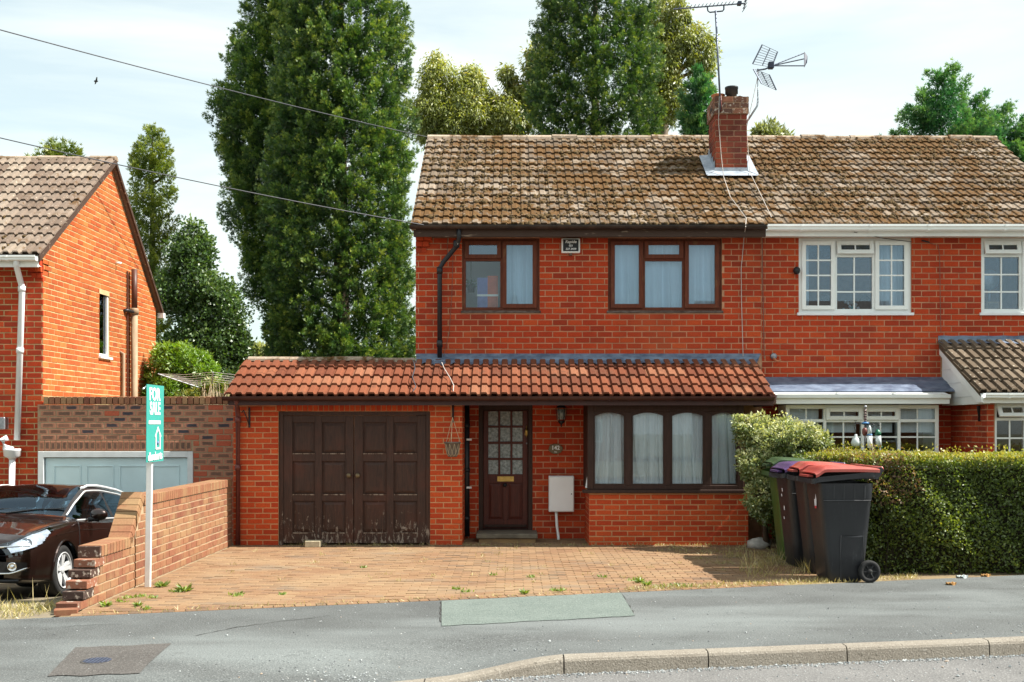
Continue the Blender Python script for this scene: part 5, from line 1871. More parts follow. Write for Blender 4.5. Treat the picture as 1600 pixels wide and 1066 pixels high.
for i in range(N_):
    u0, u1 = i / N_, (i + 1) / N_
    x0, x1 = 3.84 + 2.52 * u0, 3.84 + 2.52 * u1
    y0_, y1_ = bowy(u0), bowy(u1)
    fc.add([(x0, y0_, 2.035), (x1, y1_, 2.035), (x1, y1_, 2.165), (x0, y0_, 2.165), (x0, YM - .02, 2.035), (x1, YM - .02, 2.035), (x1, YM - .3, 2.255), (x0, YM - .3, 2.255)],
           [(0, 1, 2, 3), (3, 2, 6, 7), (4, 5, 1, 0)])
    fc.add([(x0, y0_ - .045, 2.12), (x1, y1_ - .045, 2.12), (x1, y1_ - .05, 2.172), (x0, y0_ - .05, 2.172), (x0, y0_ - .001, 2.16), (x1, y1_ - .001, 2.16), (x0, y0_ - .001, 2.10), (x1, y1_ - .001, 2.10)],
           [(0, 1, 2, 3), (3, 2, 5, 4), (6, 7, 1, 0)])
fc.add([(3.84, 16.22, 2.035), (3.84, YM - .02, 2.035), (3.84, YM - .3, 2.255), (3.84, 16.22, 2.165)], [(0, 3, 2, 1)])
fc.build('bow_fascia', 'upvc', vb)
for px_ in (1305, 1393):
    MB().box((PX(px_, 16.3), 16.18, 2.17), (PX(px_, 16.3) + .03, 16.45, 2.20)).build('roof_clip', 'upvc', vb)
# porch roof
PE, PR = (15.42, 2.17), (16.92, 2.99)
pr = MB()
pr.prism([(6.47, PE[0], PE[1] - .02), (6.47, PR[0], PR[1] - .02), (6.47, PR[0], PR[1] - .1), (6.47, PE[0], PE[1] - .05)], (2.9, 0, 0))
proof = pr.build('porch_roof', 'tile_porch', nb, tint=.3)
tile_roof(proof, 'tile_porch', 6.44, 9.3, PE, PR, .30, 5, hs=1.1)
ck = MB().prism([(6.52, 15.50, 2.02), (6.52, YM - .01, 2.02), (6.52, YM - .01, 2.90), (6.52, 15.50, 2.13)], (.12, 0, 0))
ck.build('cheek_board', 'upvc', nb)
for k in range(3):
    z = 2.13 + .21 * k
    ya = 15.56 + (z - 2.13) / .553
    MB().box((6.512, ya + .05, z), (6.519, YM - .02, z + .012)).build('board_joint', 'white_paint', nb)
mb = MB().prism([(6.475, 15.40, 2.04), (6.475, 15.55, 2.04), (6.475, YM - .01, 2.80), (6.475, YM - .01, 2.94), (6.475, 15.40, 2.14)], (.03, 0, 0))
mb.build('bargeboard', 'upvc', nb)
gutter(nb, 'upvc', 6.5, 9.4, 15.36, 2.165, .055, 4, sq=True)
box('porch_fascia', (6.51, 15.425, 2.03), (9.4, 15.46, 2.15), 'upvc', nb)
box('porch_soffit', (6.65, 15.462, 2.085), (9.2, 15.64, 2.10), 'upvc', nb)
MB().grid(lambda u, v: Vector((6.46 + 2.9 * u, (YM - .012) if v > .5 else YM - .17 + .158 * v * 2, 3.0 + (.08 * (v - .5) * 2 if v > .5 else -.045 * (1 - v * 2)) + .004 * math.sin(u * 60))), 60, 4).build('flashing', 'lead', nb)
a, b = VP[0], VP[1]
m1 = PX(1603, 15.65)
tz = PZ(655, 15.67)
vp = make_window(nb, (a, b), (VP[2], VP[3]), 15.67, 'upvc',
                 [dict(x=(a, m1), z=(VP[2], tz), grid=(2, 4)), dict(x=(a, m1), z=(tz, VP[3]), grid=(2, 1), sash=True, open=R(32)), dict(x=(m1, b), z=(VP[2], VP[3]), grid=(2, 4))],
                 .05, us, st=.045, glass_m='glass', label='white porch window with its top light propped open')
box('room_lining', (6.8, 16.6, 0), (8.6, 16.63, 2.05), 'dark_room', vp)
bk = MB()
bk.box((6.628, 15.86, 1.78), (6.652, 15.88, 2.0))
bk.tube([(6.63, 15.87, 1.80), (6.57, 15.72, 1.86), (6.50, 15.60, 1.99)], .008, 6)
bk.build('basket_bracket', 'iron', nb)
sl_ = MB().ball((PX(1243, YM), YM - .07, PZ(424, YM)), .055, 6, (1, 1.2, 1.1)).build('security_lamp', 'iron', nb)
MB().lathe([(.05, 0), (.045, -.05)], (PX(1208, YM), YM - .01, PZ(557, YM)), Y_, 12).build('vent_cap', 'steel', nb)
MB().tube([(PX(1207, YM), YM - .05, PZ(560, YM)), (PX(1213, YM), YM - .06, PZ(565, YM)), (PX(1219, YM), YM - .03, PZ(563, YM))], .016, 6).build('vent_spout', 'clay', nb)
for (pts, r, m) in (([(1440, 376), (1448, 378), (1452, 379)], .012, 'iron'), ([(1452, 380), (1466, 384), (1468, 400), (1469, 470), (1470, 520)], .005, 'cable_red')):
    MB().tube([(PX(a_, YM - .02), YM - .025, PZ(b_, YM - .02)) for a_, b_ in pts], r, 5).build('wall_cable', m, nb)
MB().tube([(PX(1335, 16.6), 16.62, 4.60), (PX(1380, YM), YM - .04, 4.55), (PX(1424, YM), YM - .03, 4.50)], .005, 5).build('wall_cable', 'cable_dark', nb)


# ================================================================== THE HOUSE AT THE LEFT
lh = thing('detached_house', (-8.8, 19.5, -.65), 'orange-red brick house end-on at the left with white gutter and brown soil pipe', 'house', 'brick houses along the street')
GXR = -7.12
GW = (19.25, 19.74, 2.92, 4.06)
lp_ = Pieces('brick', 'brickwork')
wm = MB()
wall_panel(wm, (0, YM, 0), X_, Z_, -Y_, (-12, GXR), (-.7, 4.24))
E1, RR_, E2 = (16.66, 4.22), (19.8, 6.40), (22.45, 4.0)
def gclip(v):
    a_ = YM if v < E1[1] + .12 else E1[0] + (v - E1[1]) / ((RR_[1] - E1[1]) / (RR_[0] - E1[0])) + .10
    b_ = 22.3 if v < E2[1] - .12 else RR_[0] + (RR_[1] - v) / ((RR_[1] - E2[1]) / (E2[0] - RR_[0])) - .10
    return max(YM, a_), min(22.3, b_)
wall_panel(wm, (GXR, 0, 0), Y_, Z_, X_, (YM + .222, 22.3), (-.7, 4.0), [GW])
wm.box((GXR - .215, YM + .003, -.7), (GXR - .0002, YM + .2215, 4.2))
wm.prism([(GXR, YM, 4.0), (GXR, 22.3, 4.0), (GXR, 22.3, 4.02), (GXR, RR_[0], RR_[1] - .06), (GXR, YM, 4.30)], (-.22, 0, 0))
wm.box((-12, 22.08, -.7), (GXR - .22, 22.3, 4.0))
wm.box((-11.8, YM + 1.2, -.7), (-7.4, YM + 1.3, 4.2))
lwall = wm.build('wall', 'mortar_gable', lh, origin=(-8.8, YM, 2))
lay_bricks(lp_, lwall, 'brick_gable', (GXR, 0, 0), Y_, Z_, X_, (YM + .0, 22.3), (2.0, 6.34), .23, .086, .013, [(GW[0], GW[1], GW[2], GW[3])], clip=gclip)
lay_bricks(lp_, lwall, 'brick', (0, YM, 0), X_, Z_, -Y_, (-10.2, GXR + .009), (-.65, 4.24), .23, .086, .012)
for k, (dx, z) in enumerate(((.16, 3.95), (.20, 4.04), (.24, 4.13))):
    for j in range(2):
        lp_.brick(lwall, 'brick', (GXR - dx * (.25 + .5 * j), YM - .03 - .03 * k, z + .045), X_, Z_, -Y_, dx * .48, .076, .10)
# sloping course of bricks under the verge
dv = Vector((0, RR_[0] - E1[0], RR_[1] - E1[1])); dn = dv.length; dv.normalize()
vn = Vector((0, -dv.z, dv.y))
k = .28
while k < dn - .1:
    lp_.brick(lwall, 'brick_gable', Vector((GXR + .011, E1[0], E1[1])) + dv * (k + .11) - vn * .085, dv, vn, X_, .215, .075, .03)
    k += .228
lp_.emit(lwall)
rm = MB()
roof_slab(rm, -12, -7.05, (16.62, 4.26), (19.8, 6.45), (22.5, 4.02))
lroof2 = rm.build('roof', 'tile_left', lh, tint=.3)
tile_roof(lroof2, 'tile_left', -10.2, -7.02, (16.60, 4.26), (19.8, 6.45), .30, 12, hs=1.1)
moss_lumps(lroof2, -9.6, -7.1, (16.6, 4.26), (19.8, 6.45), 12, 260, 14)
ridge_row(lroof2, 'ridge', -10.2, -7.02, 19.82, 6.43, .11)
bv = MB()
for (p, q_) in (((16.60, 4.25), (19.8, 6.44)), ((19.8, 6.44), (22.5, 4.01))):
    bv.prism([(-7.05, p[0], p[1] - .09), (-7.05, q_[0], q_[1] - .09), (-7.05, q_[0], q_[1] - .005), (-7.05, p[0], p[1] - .005)], (.035, 0, 0))
bv.build('verge_board', 'soffit_wood', lh)
gutter(lh, 'upvc', -10.2, -7.05, 16.55, 4.24, .06, 3, sq=True)
box('fascia', (-10.2, 16.615, 4.08), (-7.06, 16.65, 4.23), 'upvc', lh)
box('soffit', (-10.2, 16.652, 4.12), (-7.13, YM - .012, 4.14), 'upvc', lh)
box('rear_gutter_end', (-7.12, 22.42, 3.88), (-7.0, 22.54, 3.98), 'upvc', lh)
dpw = MB()
dpw.tube([(PX(25, 16.55), 16.56, 4.19), (PX(25, 16.6), 16.62, 4.09), (PX(34, 16.85), 16.80, 3.90), (PX(35, 16.85), 16.84, 3.80), (PX(27, 16.85), 16.84, 1.50)], .045, 10)
for z in (3.78, 2.85):
    dpw.lathe([(.055, -.04), (.055, .04)], (PX(34.5 - (3.8 - z) * 3, 16.85), 16.84, z), n=10)
dpw.build('downpipe', 'upvc_plain', lh)
hop = MB().lathe([(.05, 0), (.06, .02), (.12, .05), (.125, .13), (.13, .135), (.13, .16), (.1, .16)], (PX(20, 16.82), 16.80, PZ(718, 16.8)), Z_, 10)
hop.tube([(PX(20, 16.82), 16.80, PZ(716, 16.8)), (PX(17, 16.82), 16.80, -.6)], .045, 10)
hop.build('hopper', 'upvc_plain', lh)
MB().tube([(PX(20, 16.8), 16.80, PZ(703, 16.8)), (PX(8, 16.8), 16.78, PZ(699, 16.8)), (PX(4, 16.8), 16.78, PZ(688, 16.8)), (PX(12, 16.8), 16.80, PZ(684, 16.8))], .045, 8).build('waste_pipe', 'upvc_plain', lh)
box('vent_box', (PX(-4, 16.8), 16.78, PZ(671, 16.8)), (PX(8, 16.8), YM - .012, PZ(652, 16.8)), 'steel', lh, .01)
# gable window (its wall runs away from the camera)
gwm = MB()
gx0, gx1 = GXR - .09, GXR - .02
t_ = .05
gwm.box((gx0, GW[0], GW[2]), (gx1, GW[0] + t_, GW[3])); gwm.box((gx0, GW[1] - t_, GW[2]), (gx1, GW[1], GW[3]))
gwm.box((gx0, GW[0] + t_, GW[2]), (gx1, GW[1] - t_, GW[2] + t_)); gwm.box((gx0, GW[0] + t_, GW[3] - t_), (gx1, GW[1] - t_, GW[3]))
gwin = gwm.build('window', 'upvc', lh, bevel=.004)
box('pane', (gx0 + .03, GW[0] + .045, GW[2] + .045), (gx0 + .036, GW[1] - .045, GW[3] - .045), 'glass_up', gwin)
box('sill', (GXR - .05, GW[0] - .04, GW[2] - .04), (GXR + .05, GW[1] + .04, GW[2]), 'upvc_plain', gwin, .004)
box('blind', (gx0 - .1, GW[0] - .1, GW[2]), (gx0 - .09, GW[1] + .1, GW[3]), 'cyan_card', gwin)
sp = MB().tube([(GXR + .10, 20.75, -.6), (GXR + .10, 20.75, PZ(487, 20.75))], .062, 12)
sp.lathe([(.08, -.05), (.08, .03), (.07, .06)], (GXR + .10, 20.75, PZ(487, 20.75)), Z_, 12)
soil = sp.build('soil_pipe', 'soil_pipe', lh)
MB().tube([(GXR + .10, 20.75, PZ(487, 20.75)), (GXR + .10, 20.75, PZ(421, 20.75))], .055, 12).build('upper_pipe', 'soil_pipe_dark', soil)
MB().tube([(GXR, 20.45, PZ(486, 20.5)), (GXR + .06, 20.5, PZ(485, 20.5)), (GXR + .10, 20.7, PZ(487, 20.6))], .03, 8).build('branch_pipe', 'iron', soil)
MB().tube([(GXR + .05, 20.3, -.6), (GXR + .05, 20.3, PZ(553, 20.3)), (GXR, 20.25, PZ(551, 20.3))], .035, 10).build('waste_pipe', 'soil_pipe', lh)
MB().tube([(GXR + .03, 20.58, -.6), (GXR + .03, 20.58, PZ(424, 20.58))], .016, 6).build('service_pipe', 'soil_pipe_dark', lh)
MB().tube([(GXR, 20.05, PZ(410, 20)), (GXR + .10, 20.05, PZ(411, 20))], .02, 8).build('overflow_pipe', 'upvc', lh)

# ================================================================== THE FLAT-ROOFED GARAGE BETWEEN THE HOUSES
YL = 16.80
lg = thing('flat_roofed_garage', (-5.5, 18, -.65), 'flat-roofed garage of dark flecked brick with white up-and-over door toned blue by shade', 'garage')
LD = (PX(60, YL), PX(302, YL), -.7, 1.335)
gm = MB()
wall_panel(gm, (0, YL, 0), X_, Z_, -Y_, (-7.14, -4.02), (-.7, 2.035), [LD], .12)
gm.box((-7.10, YL + .13, 1.86), (-4.02, 20.4, 1.98))
gm.box((-4.14, YL + .12, -.7), (-4.02, 20.4, 1.855))
gm.box((-7.10, 20.28, -.7), (-4.15, 20.4, 1.855))
gwl = gm.build('wall', 'mortar_low', lg, origin=(-5.5, YL, 1))
gpz = Pieces('brick', 'brickwork')
lay_bricks(gpz, gwl, 'brick_multi', (0, YL, 0), X_, Z_, -Y_, (-7.13, -4.0), (1.495, 2.035), .24, .090, .014, shift=.1, tint=lambda c: min(1, max(0, rnd.random() * (1.0 if c.x > -6.1 else .45) + (.30 if c.x <= -6.1 else 0))))
lay_bricks(gpz, gwl, 'brick_multi', (0, YL, 0), X_, Z_, -Y_, (LD[1] + .0, -4.0), (-.6, 1.495), .24, .090, .014, shift=.1, tint=lambda c: rnd.uniform(.35, 1.0) if c.z > .95 else rnd.uniform(.76, 1.0))
x = LD[0] + .01
while x < LD[1] - .03:
    gpz.brick(gwl, 'brick_multi', (x + .0425, YL - .009, 1.415), X_, Z_, -Y_, .070, .145, .04, rnd.uniform(.34, .72))
    x += .085
gpz.emit(gwl)
cpz = Pieces('coping_brick', 'coping_row')
x = -7.05
while x < -4.05:
    cpz.brick(gwl, 'brick_low', (x + .0425, YL - .022, 2.098), X_, Z_, -Y_, .074, .112, .2, rnd.random())
    x += .087
cpz.emit(gwl)
fm = MB()
fm.box((LD[0], YL - .02, -.66), (LD[0] + .085, YL + .08, 1.33)); fm.box((LD[1] - .085, YL - .02, -.66), (LD[1], YL + .08, 1.33))
fm.box((LD[0] + .085, YL - .02, 1.24), (LD[1] - .085, YL + .08, 1.33))
fm.build('door_frame', 'white_paint', lg, bevel=.004)
DX0, DX1 = LD[0] + .095, LD[1] - .095
gd = box('garage_door', (DX0, YL + .035, -.65), (DX1, YL + .07, 1.23), 'door_shaded_white', lg)
wd = (DX1 - DX0 - .16) / 4
for i in range(4):
    for (za, zb_) in ((.62, 1.12), (.08, .54), (-.55, 0)):
        x0, x1 = DX0 + .08 + wd * i + .04, DX0 + .08 + wd * (i + 1) - .04
        m_ = MB()
        for (xa, xb, z_a, z_b) in ((x0, x1, zb_ - .022, zb_), (x0, x1, za, za + .022), (x0, x0 + .022, za + .022, zb_ - .022), (x1 - .022, x1, za + .022, zb_ - .022)):
            m_.box((xa, YL + .022, z_a), (xb, YL + .0345, z_b))
        m_.build('panel_moulding', 'door_shaded_white', gd, bevel=.004)

# ================================================================== THE LOW WALL BETWEEN THE DRIVES
gw = thing('garden_wall', (-4.1, 13, 0), 'low brick wall with sloped shoulder and ragged stepped end beside the driveway', 'wall')
XR, XL = -4.0, -4.21
def wtop(y):
    if y < 11.76: return .44
    if y < 12.12: return .44 + (y - 11.76) / .36 * .405
    return .845
core = MB()
prof = [(10.42, -.6), (15.95, -.6), (15.95, .845), (12.12, .845), (11.76, .44), (10.9, .44), (10.80, .35), (10.70, .26), (10.60, .17), (10.5, .08), (10.42, 0)]
core.prism([(XL + .012, y_, z_) for y_, z_ in prof], (XR - XL - .024, 0, 0))
cwall = core.build('wall', 'mortar_low', gw)
wp = Pieces('brick', 'brickwork')
def wclip(v):
    row_ = int(v / .088)
    if v < .44:
        return (10.36 + .10 * row_, 15.98)
    return (11.80 + (v - .44) * .89, 15.98)
lay_bricks(wp, cwall, 'brick_low', (XR - .012, 0, 0), Y_, Z_, X_, (10.3, 15.98), (0, .44), .225, .088, .012, clip=wclip, tint=lambda c: rnd.random() * .8 + .1, d=.08)
lay_bricks(wp, cwall, 'brick_low', (XR - .012, 0, 0), Y_, Z_, X_, (10.3, 15.98), (.44, .845), .225, .081, .012, clip=wclip, tint=lambda c: rnd.random() * .8 + .1, d=.08)
lay_bricks(wp, cwall, 'brick_low', (XL + .012, 0, 0), -Y_, Z_, -X_, (-15.98, -10.7), (-.5, .44), .225, .088, .012)
lay_bricks(wp, cwall, 'brick_low', (XL + .012, 0, 0), -Y_, Z_, -X_, (-15.98, -12.1), (.44, .845), .225, .081, .012)
for r in range(5):                                  # the ragged end, course by course
    ys = 10.30 + .10 * r + rnd.uniform(-.012, .012)
    zc_ = .088 * r + .044
    wp.brick(cwall, 'brick_dark', ((XL + XR) / 2 + rnd.uniform(-.01, .01), ys, zc_), X_, Z_, -Y_, .212 + rnd.uniform(-.012, .006), .074, .25, rnd.random())
wp.brick(cwall, 'brick_low', ((XL + XR) / 2 + .04, 10.16, .012), Vector((.96, .28, 0)), Z_, Vector((.28, -.96, 0)), .2, .06, .12, .3)
wp.emit(cwall)
cp = Pieces('coping_brick', 'coping_row')
def cope(c, along, upv, w=.076, h=.108, depth=.225, m='brick_low'):
    """A brick on edge across the wall: outer face to the right."""
    cp.brick(cwall, m, c, along, upv, X_, w, h, depth, rnd.random() * .5 + .5)
y = 12.14
while y < 15.93:
    cope((XR + .006, y + .041, .905), Y_, Z_); y += .0828
y = 10.86
while y < 11.70:
    cope((XR + .006, y + .041, .497), Y_, Z_); y += .0828
sv = Vector((0, .36, .405)).normalized(); sn = Vector((0, -sv.z, sv.y))
k = .02
while k < .56:
    cope(Vector((XR + .006, 11.72, .455)) + sv * (k + .04) + sn * .052, sv, sn, .082); k += .0895
cp.brick(cwall, 'brick_dark', ((XL + XR) / 2, 10.83, .492), X_, Z_, -Y_, .215, .108, .03, .2)
cp.emit(cwall)

# ================================================================== TREES AND PLANTS
def rtab(tab, Y, H, base_z=0.0):
    """Crown radius against height from (row, half width) pairs read at distance Y."""
    zs = np.array([PZ(p[0], Y) - base_z for p in tab])[::-1] / H
    rs_ = np.array([p[1] * Y / F for p in tab])[::-1]
    o = np.argsort(zs)
    zs, rs_ = zs[o], rs_[o]
    return lambda t: float(np.interp(t, zs, rs_))


TG = 'trees behind the houses'
Yt = 28
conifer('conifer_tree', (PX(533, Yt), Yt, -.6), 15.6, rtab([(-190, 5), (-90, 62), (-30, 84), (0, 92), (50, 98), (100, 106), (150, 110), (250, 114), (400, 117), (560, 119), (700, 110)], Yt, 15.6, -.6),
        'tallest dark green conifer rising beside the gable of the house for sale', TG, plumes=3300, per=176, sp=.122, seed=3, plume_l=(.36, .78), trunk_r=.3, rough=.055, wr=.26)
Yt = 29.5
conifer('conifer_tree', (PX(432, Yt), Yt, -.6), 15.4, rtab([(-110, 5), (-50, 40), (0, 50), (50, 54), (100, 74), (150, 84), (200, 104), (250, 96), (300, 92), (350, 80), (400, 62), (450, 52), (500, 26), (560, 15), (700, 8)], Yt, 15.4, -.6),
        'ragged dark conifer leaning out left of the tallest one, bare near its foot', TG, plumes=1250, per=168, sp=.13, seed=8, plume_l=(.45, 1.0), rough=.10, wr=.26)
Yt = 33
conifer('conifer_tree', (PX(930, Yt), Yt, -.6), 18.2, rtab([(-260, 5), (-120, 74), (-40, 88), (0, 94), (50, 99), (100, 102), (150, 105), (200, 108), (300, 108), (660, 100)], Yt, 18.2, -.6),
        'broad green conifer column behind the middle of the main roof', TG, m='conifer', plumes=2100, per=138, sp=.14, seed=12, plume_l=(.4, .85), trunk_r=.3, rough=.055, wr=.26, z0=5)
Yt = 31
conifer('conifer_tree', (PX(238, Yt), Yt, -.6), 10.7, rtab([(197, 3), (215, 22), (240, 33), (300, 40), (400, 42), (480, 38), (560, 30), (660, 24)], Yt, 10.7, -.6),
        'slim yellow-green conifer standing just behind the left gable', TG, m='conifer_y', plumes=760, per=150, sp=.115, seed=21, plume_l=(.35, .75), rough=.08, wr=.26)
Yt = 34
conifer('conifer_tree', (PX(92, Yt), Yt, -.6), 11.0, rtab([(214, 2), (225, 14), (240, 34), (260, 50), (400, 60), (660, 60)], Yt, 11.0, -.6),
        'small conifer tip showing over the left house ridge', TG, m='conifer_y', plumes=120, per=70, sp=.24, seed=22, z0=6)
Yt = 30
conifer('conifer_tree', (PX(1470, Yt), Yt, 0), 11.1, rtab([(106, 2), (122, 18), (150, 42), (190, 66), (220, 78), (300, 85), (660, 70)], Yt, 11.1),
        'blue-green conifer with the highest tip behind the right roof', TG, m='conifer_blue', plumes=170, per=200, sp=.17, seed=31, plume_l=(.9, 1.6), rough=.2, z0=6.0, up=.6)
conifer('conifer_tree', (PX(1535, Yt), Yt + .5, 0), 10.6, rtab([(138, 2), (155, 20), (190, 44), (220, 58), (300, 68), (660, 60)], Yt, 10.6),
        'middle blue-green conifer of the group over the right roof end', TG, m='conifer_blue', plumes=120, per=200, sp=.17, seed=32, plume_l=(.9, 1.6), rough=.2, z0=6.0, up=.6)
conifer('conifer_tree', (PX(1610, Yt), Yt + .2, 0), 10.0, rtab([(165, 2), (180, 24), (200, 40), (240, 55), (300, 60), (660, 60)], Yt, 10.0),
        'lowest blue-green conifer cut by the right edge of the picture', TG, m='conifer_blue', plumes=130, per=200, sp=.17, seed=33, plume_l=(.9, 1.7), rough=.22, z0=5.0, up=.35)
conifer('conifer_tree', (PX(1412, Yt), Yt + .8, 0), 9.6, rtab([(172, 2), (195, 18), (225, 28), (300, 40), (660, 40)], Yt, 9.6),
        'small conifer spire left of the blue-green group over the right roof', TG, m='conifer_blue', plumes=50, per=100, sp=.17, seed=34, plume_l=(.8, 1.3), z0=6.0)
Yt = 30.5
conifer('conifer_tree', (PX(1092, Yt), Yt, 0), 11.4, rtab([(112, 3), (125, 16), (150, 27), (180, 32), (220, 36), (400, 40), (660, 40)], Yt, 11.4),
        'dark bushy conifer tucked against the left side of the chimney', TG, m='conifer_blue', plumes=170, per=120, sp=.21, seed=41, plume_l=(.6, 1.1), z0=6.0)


def bl(px, py, rx, Y, ry=None, dy=0.0):
    """A crown mass from a pixel and its half-sizes in pixels."""
    r = rx * Y / F
    q = (ry or rx) * Y / F
    p = P(px, py, Y + dy)
    return (p.x, p.y, p.z, r, r * .9, q)


Yt = 37
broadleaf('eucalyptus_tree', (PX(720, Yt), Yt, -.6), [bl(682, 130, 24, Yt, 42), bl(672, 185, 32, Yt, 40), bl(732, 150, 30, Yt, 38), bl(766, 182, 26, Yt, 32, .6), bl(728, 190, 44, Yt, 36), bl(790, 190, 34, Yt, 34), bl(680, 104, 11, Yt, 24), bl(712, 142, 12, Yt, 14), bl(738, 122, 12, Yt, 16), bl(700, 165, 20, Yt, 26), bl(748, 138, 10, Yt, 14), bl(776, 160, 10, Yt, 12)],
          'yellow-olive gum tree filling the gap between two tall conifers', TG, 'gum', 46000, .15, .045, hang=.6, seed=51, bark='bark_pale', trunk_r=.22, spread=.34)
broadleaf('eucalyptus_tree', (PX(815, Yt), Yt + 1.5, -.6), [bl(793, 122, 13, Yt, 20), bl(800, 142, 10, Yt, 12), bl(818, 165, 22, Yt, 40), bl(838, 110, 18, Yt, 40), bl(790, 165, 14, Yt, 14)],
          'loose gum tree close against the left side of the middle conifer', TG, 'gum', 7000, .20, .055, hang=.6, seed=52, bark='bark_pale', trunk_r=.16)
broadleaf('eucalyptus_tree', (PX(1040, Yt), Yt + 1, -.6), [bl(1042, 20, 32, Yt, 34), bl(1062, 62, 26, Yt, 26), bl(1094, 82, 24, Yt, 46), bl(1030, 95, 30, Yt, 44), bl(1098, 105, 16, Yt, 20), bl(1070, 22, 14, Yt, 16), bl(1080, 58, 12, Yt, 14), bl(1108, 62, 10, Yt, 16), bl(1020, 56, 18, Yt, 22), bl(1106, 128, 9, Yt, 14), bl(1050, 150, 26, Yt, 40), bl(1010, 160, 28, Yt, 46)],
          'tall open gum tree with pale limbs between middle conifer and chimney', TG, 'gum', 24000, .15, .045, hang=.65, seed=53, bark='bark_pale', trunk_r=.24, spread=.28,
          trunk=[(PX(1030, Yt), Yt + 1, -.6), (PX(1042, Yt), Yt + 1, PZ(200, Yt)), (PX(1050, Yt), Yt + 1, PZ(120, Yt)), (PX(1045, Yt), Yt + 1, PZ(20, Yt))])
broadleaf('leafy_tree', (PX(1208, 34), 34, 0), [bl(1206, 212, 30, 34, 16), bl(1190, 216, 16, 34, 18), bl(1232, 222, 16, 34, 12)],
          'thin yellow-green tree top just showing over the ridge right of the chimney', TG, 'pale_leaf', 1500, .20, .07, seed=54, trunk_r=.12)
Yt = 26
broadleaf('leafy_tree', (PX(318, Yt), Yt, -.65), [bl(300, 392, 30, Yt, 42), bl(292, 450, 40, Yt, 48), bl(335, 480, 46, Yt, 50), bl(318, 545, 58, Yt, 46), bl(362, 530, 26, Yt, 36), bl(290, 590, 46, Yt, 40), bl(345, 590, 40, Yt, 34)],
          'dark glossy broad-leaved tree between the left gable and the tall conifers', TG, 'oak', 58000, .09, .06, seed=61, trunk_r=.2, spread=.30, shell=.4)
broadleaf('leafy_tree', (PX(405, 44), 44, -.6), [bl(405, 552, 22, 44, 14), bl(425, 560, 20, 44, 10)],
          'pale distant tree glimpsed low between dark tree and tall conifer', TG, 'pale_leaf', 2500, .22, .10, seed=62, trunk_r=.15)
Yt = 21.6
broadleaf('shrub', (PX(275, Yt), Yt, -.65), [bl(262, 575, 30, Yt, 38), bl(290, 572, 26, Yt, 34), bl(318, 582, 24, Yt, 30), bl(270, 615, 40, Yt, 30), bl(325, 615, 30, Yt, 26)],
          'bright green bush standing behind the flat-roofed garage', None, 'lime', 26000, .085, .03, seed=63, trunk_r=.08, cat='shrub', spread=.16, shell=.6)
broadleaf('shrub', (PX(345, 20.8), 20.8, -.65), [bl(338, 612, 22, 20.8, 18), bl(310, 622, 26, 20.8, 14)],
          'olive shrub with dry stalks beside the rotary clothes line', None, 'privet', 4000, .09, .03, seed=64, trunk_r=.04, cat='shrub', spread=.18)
# dry stalks and the clothes line
st = MB()
rr = random.Random(4)
for k in range(60):
    x = PX(rr.uniform(318, 362), 20.4)
    st.tube([(x, 20.4 + rr.uniform(-.3, .3), 1.6), (x + rr.uniform(-.12, .12), 20.4, rr.uniform(2.2, 2.52))], [.007, .004], 4)
tag(st.build('reed_clump', 'string', None), 'clump of pale dry stalks showing over the flat garage roof', 'plant')
rl = thing('clothes_line', (PX(330, 20.9), 20.9, -.65), 'rotary clothes line with white cords behind the flat-roofed garage', 'clothes line')
MB().tube([(PX(330, 20.9), 20.9, -.65), (PX(330, 20.9), 20.9, PZ(600, 20.9))], .022, 8).build('post', 'mast_pale', rl)
hub = Vector((PX(330, 20.9), 20.9, PZ(612, 20.9)))
arms = [hub + Vector((math.cos(q) * .95, math.sin(q) * .95, .32)) for q in (.3, 1.87, 3.44, 5.01)]
for a in arms:
    MB().tube([hub, a], .012, 6).build('arm', 'mast_pale', rl)
cd = MB()
for k in range(6):
    f = .45 + .11 * k
    for i in range(4):
        p, q = hub.lerp(arms[i], f), hub.lerp(arms[(i + 1) % 4], f)
        cd.tube([p, p.lerp(q, .5) - Vector((0, 0, .03)), q], .0028, 4)
cd.build('cord', 'cable_grey', rl)

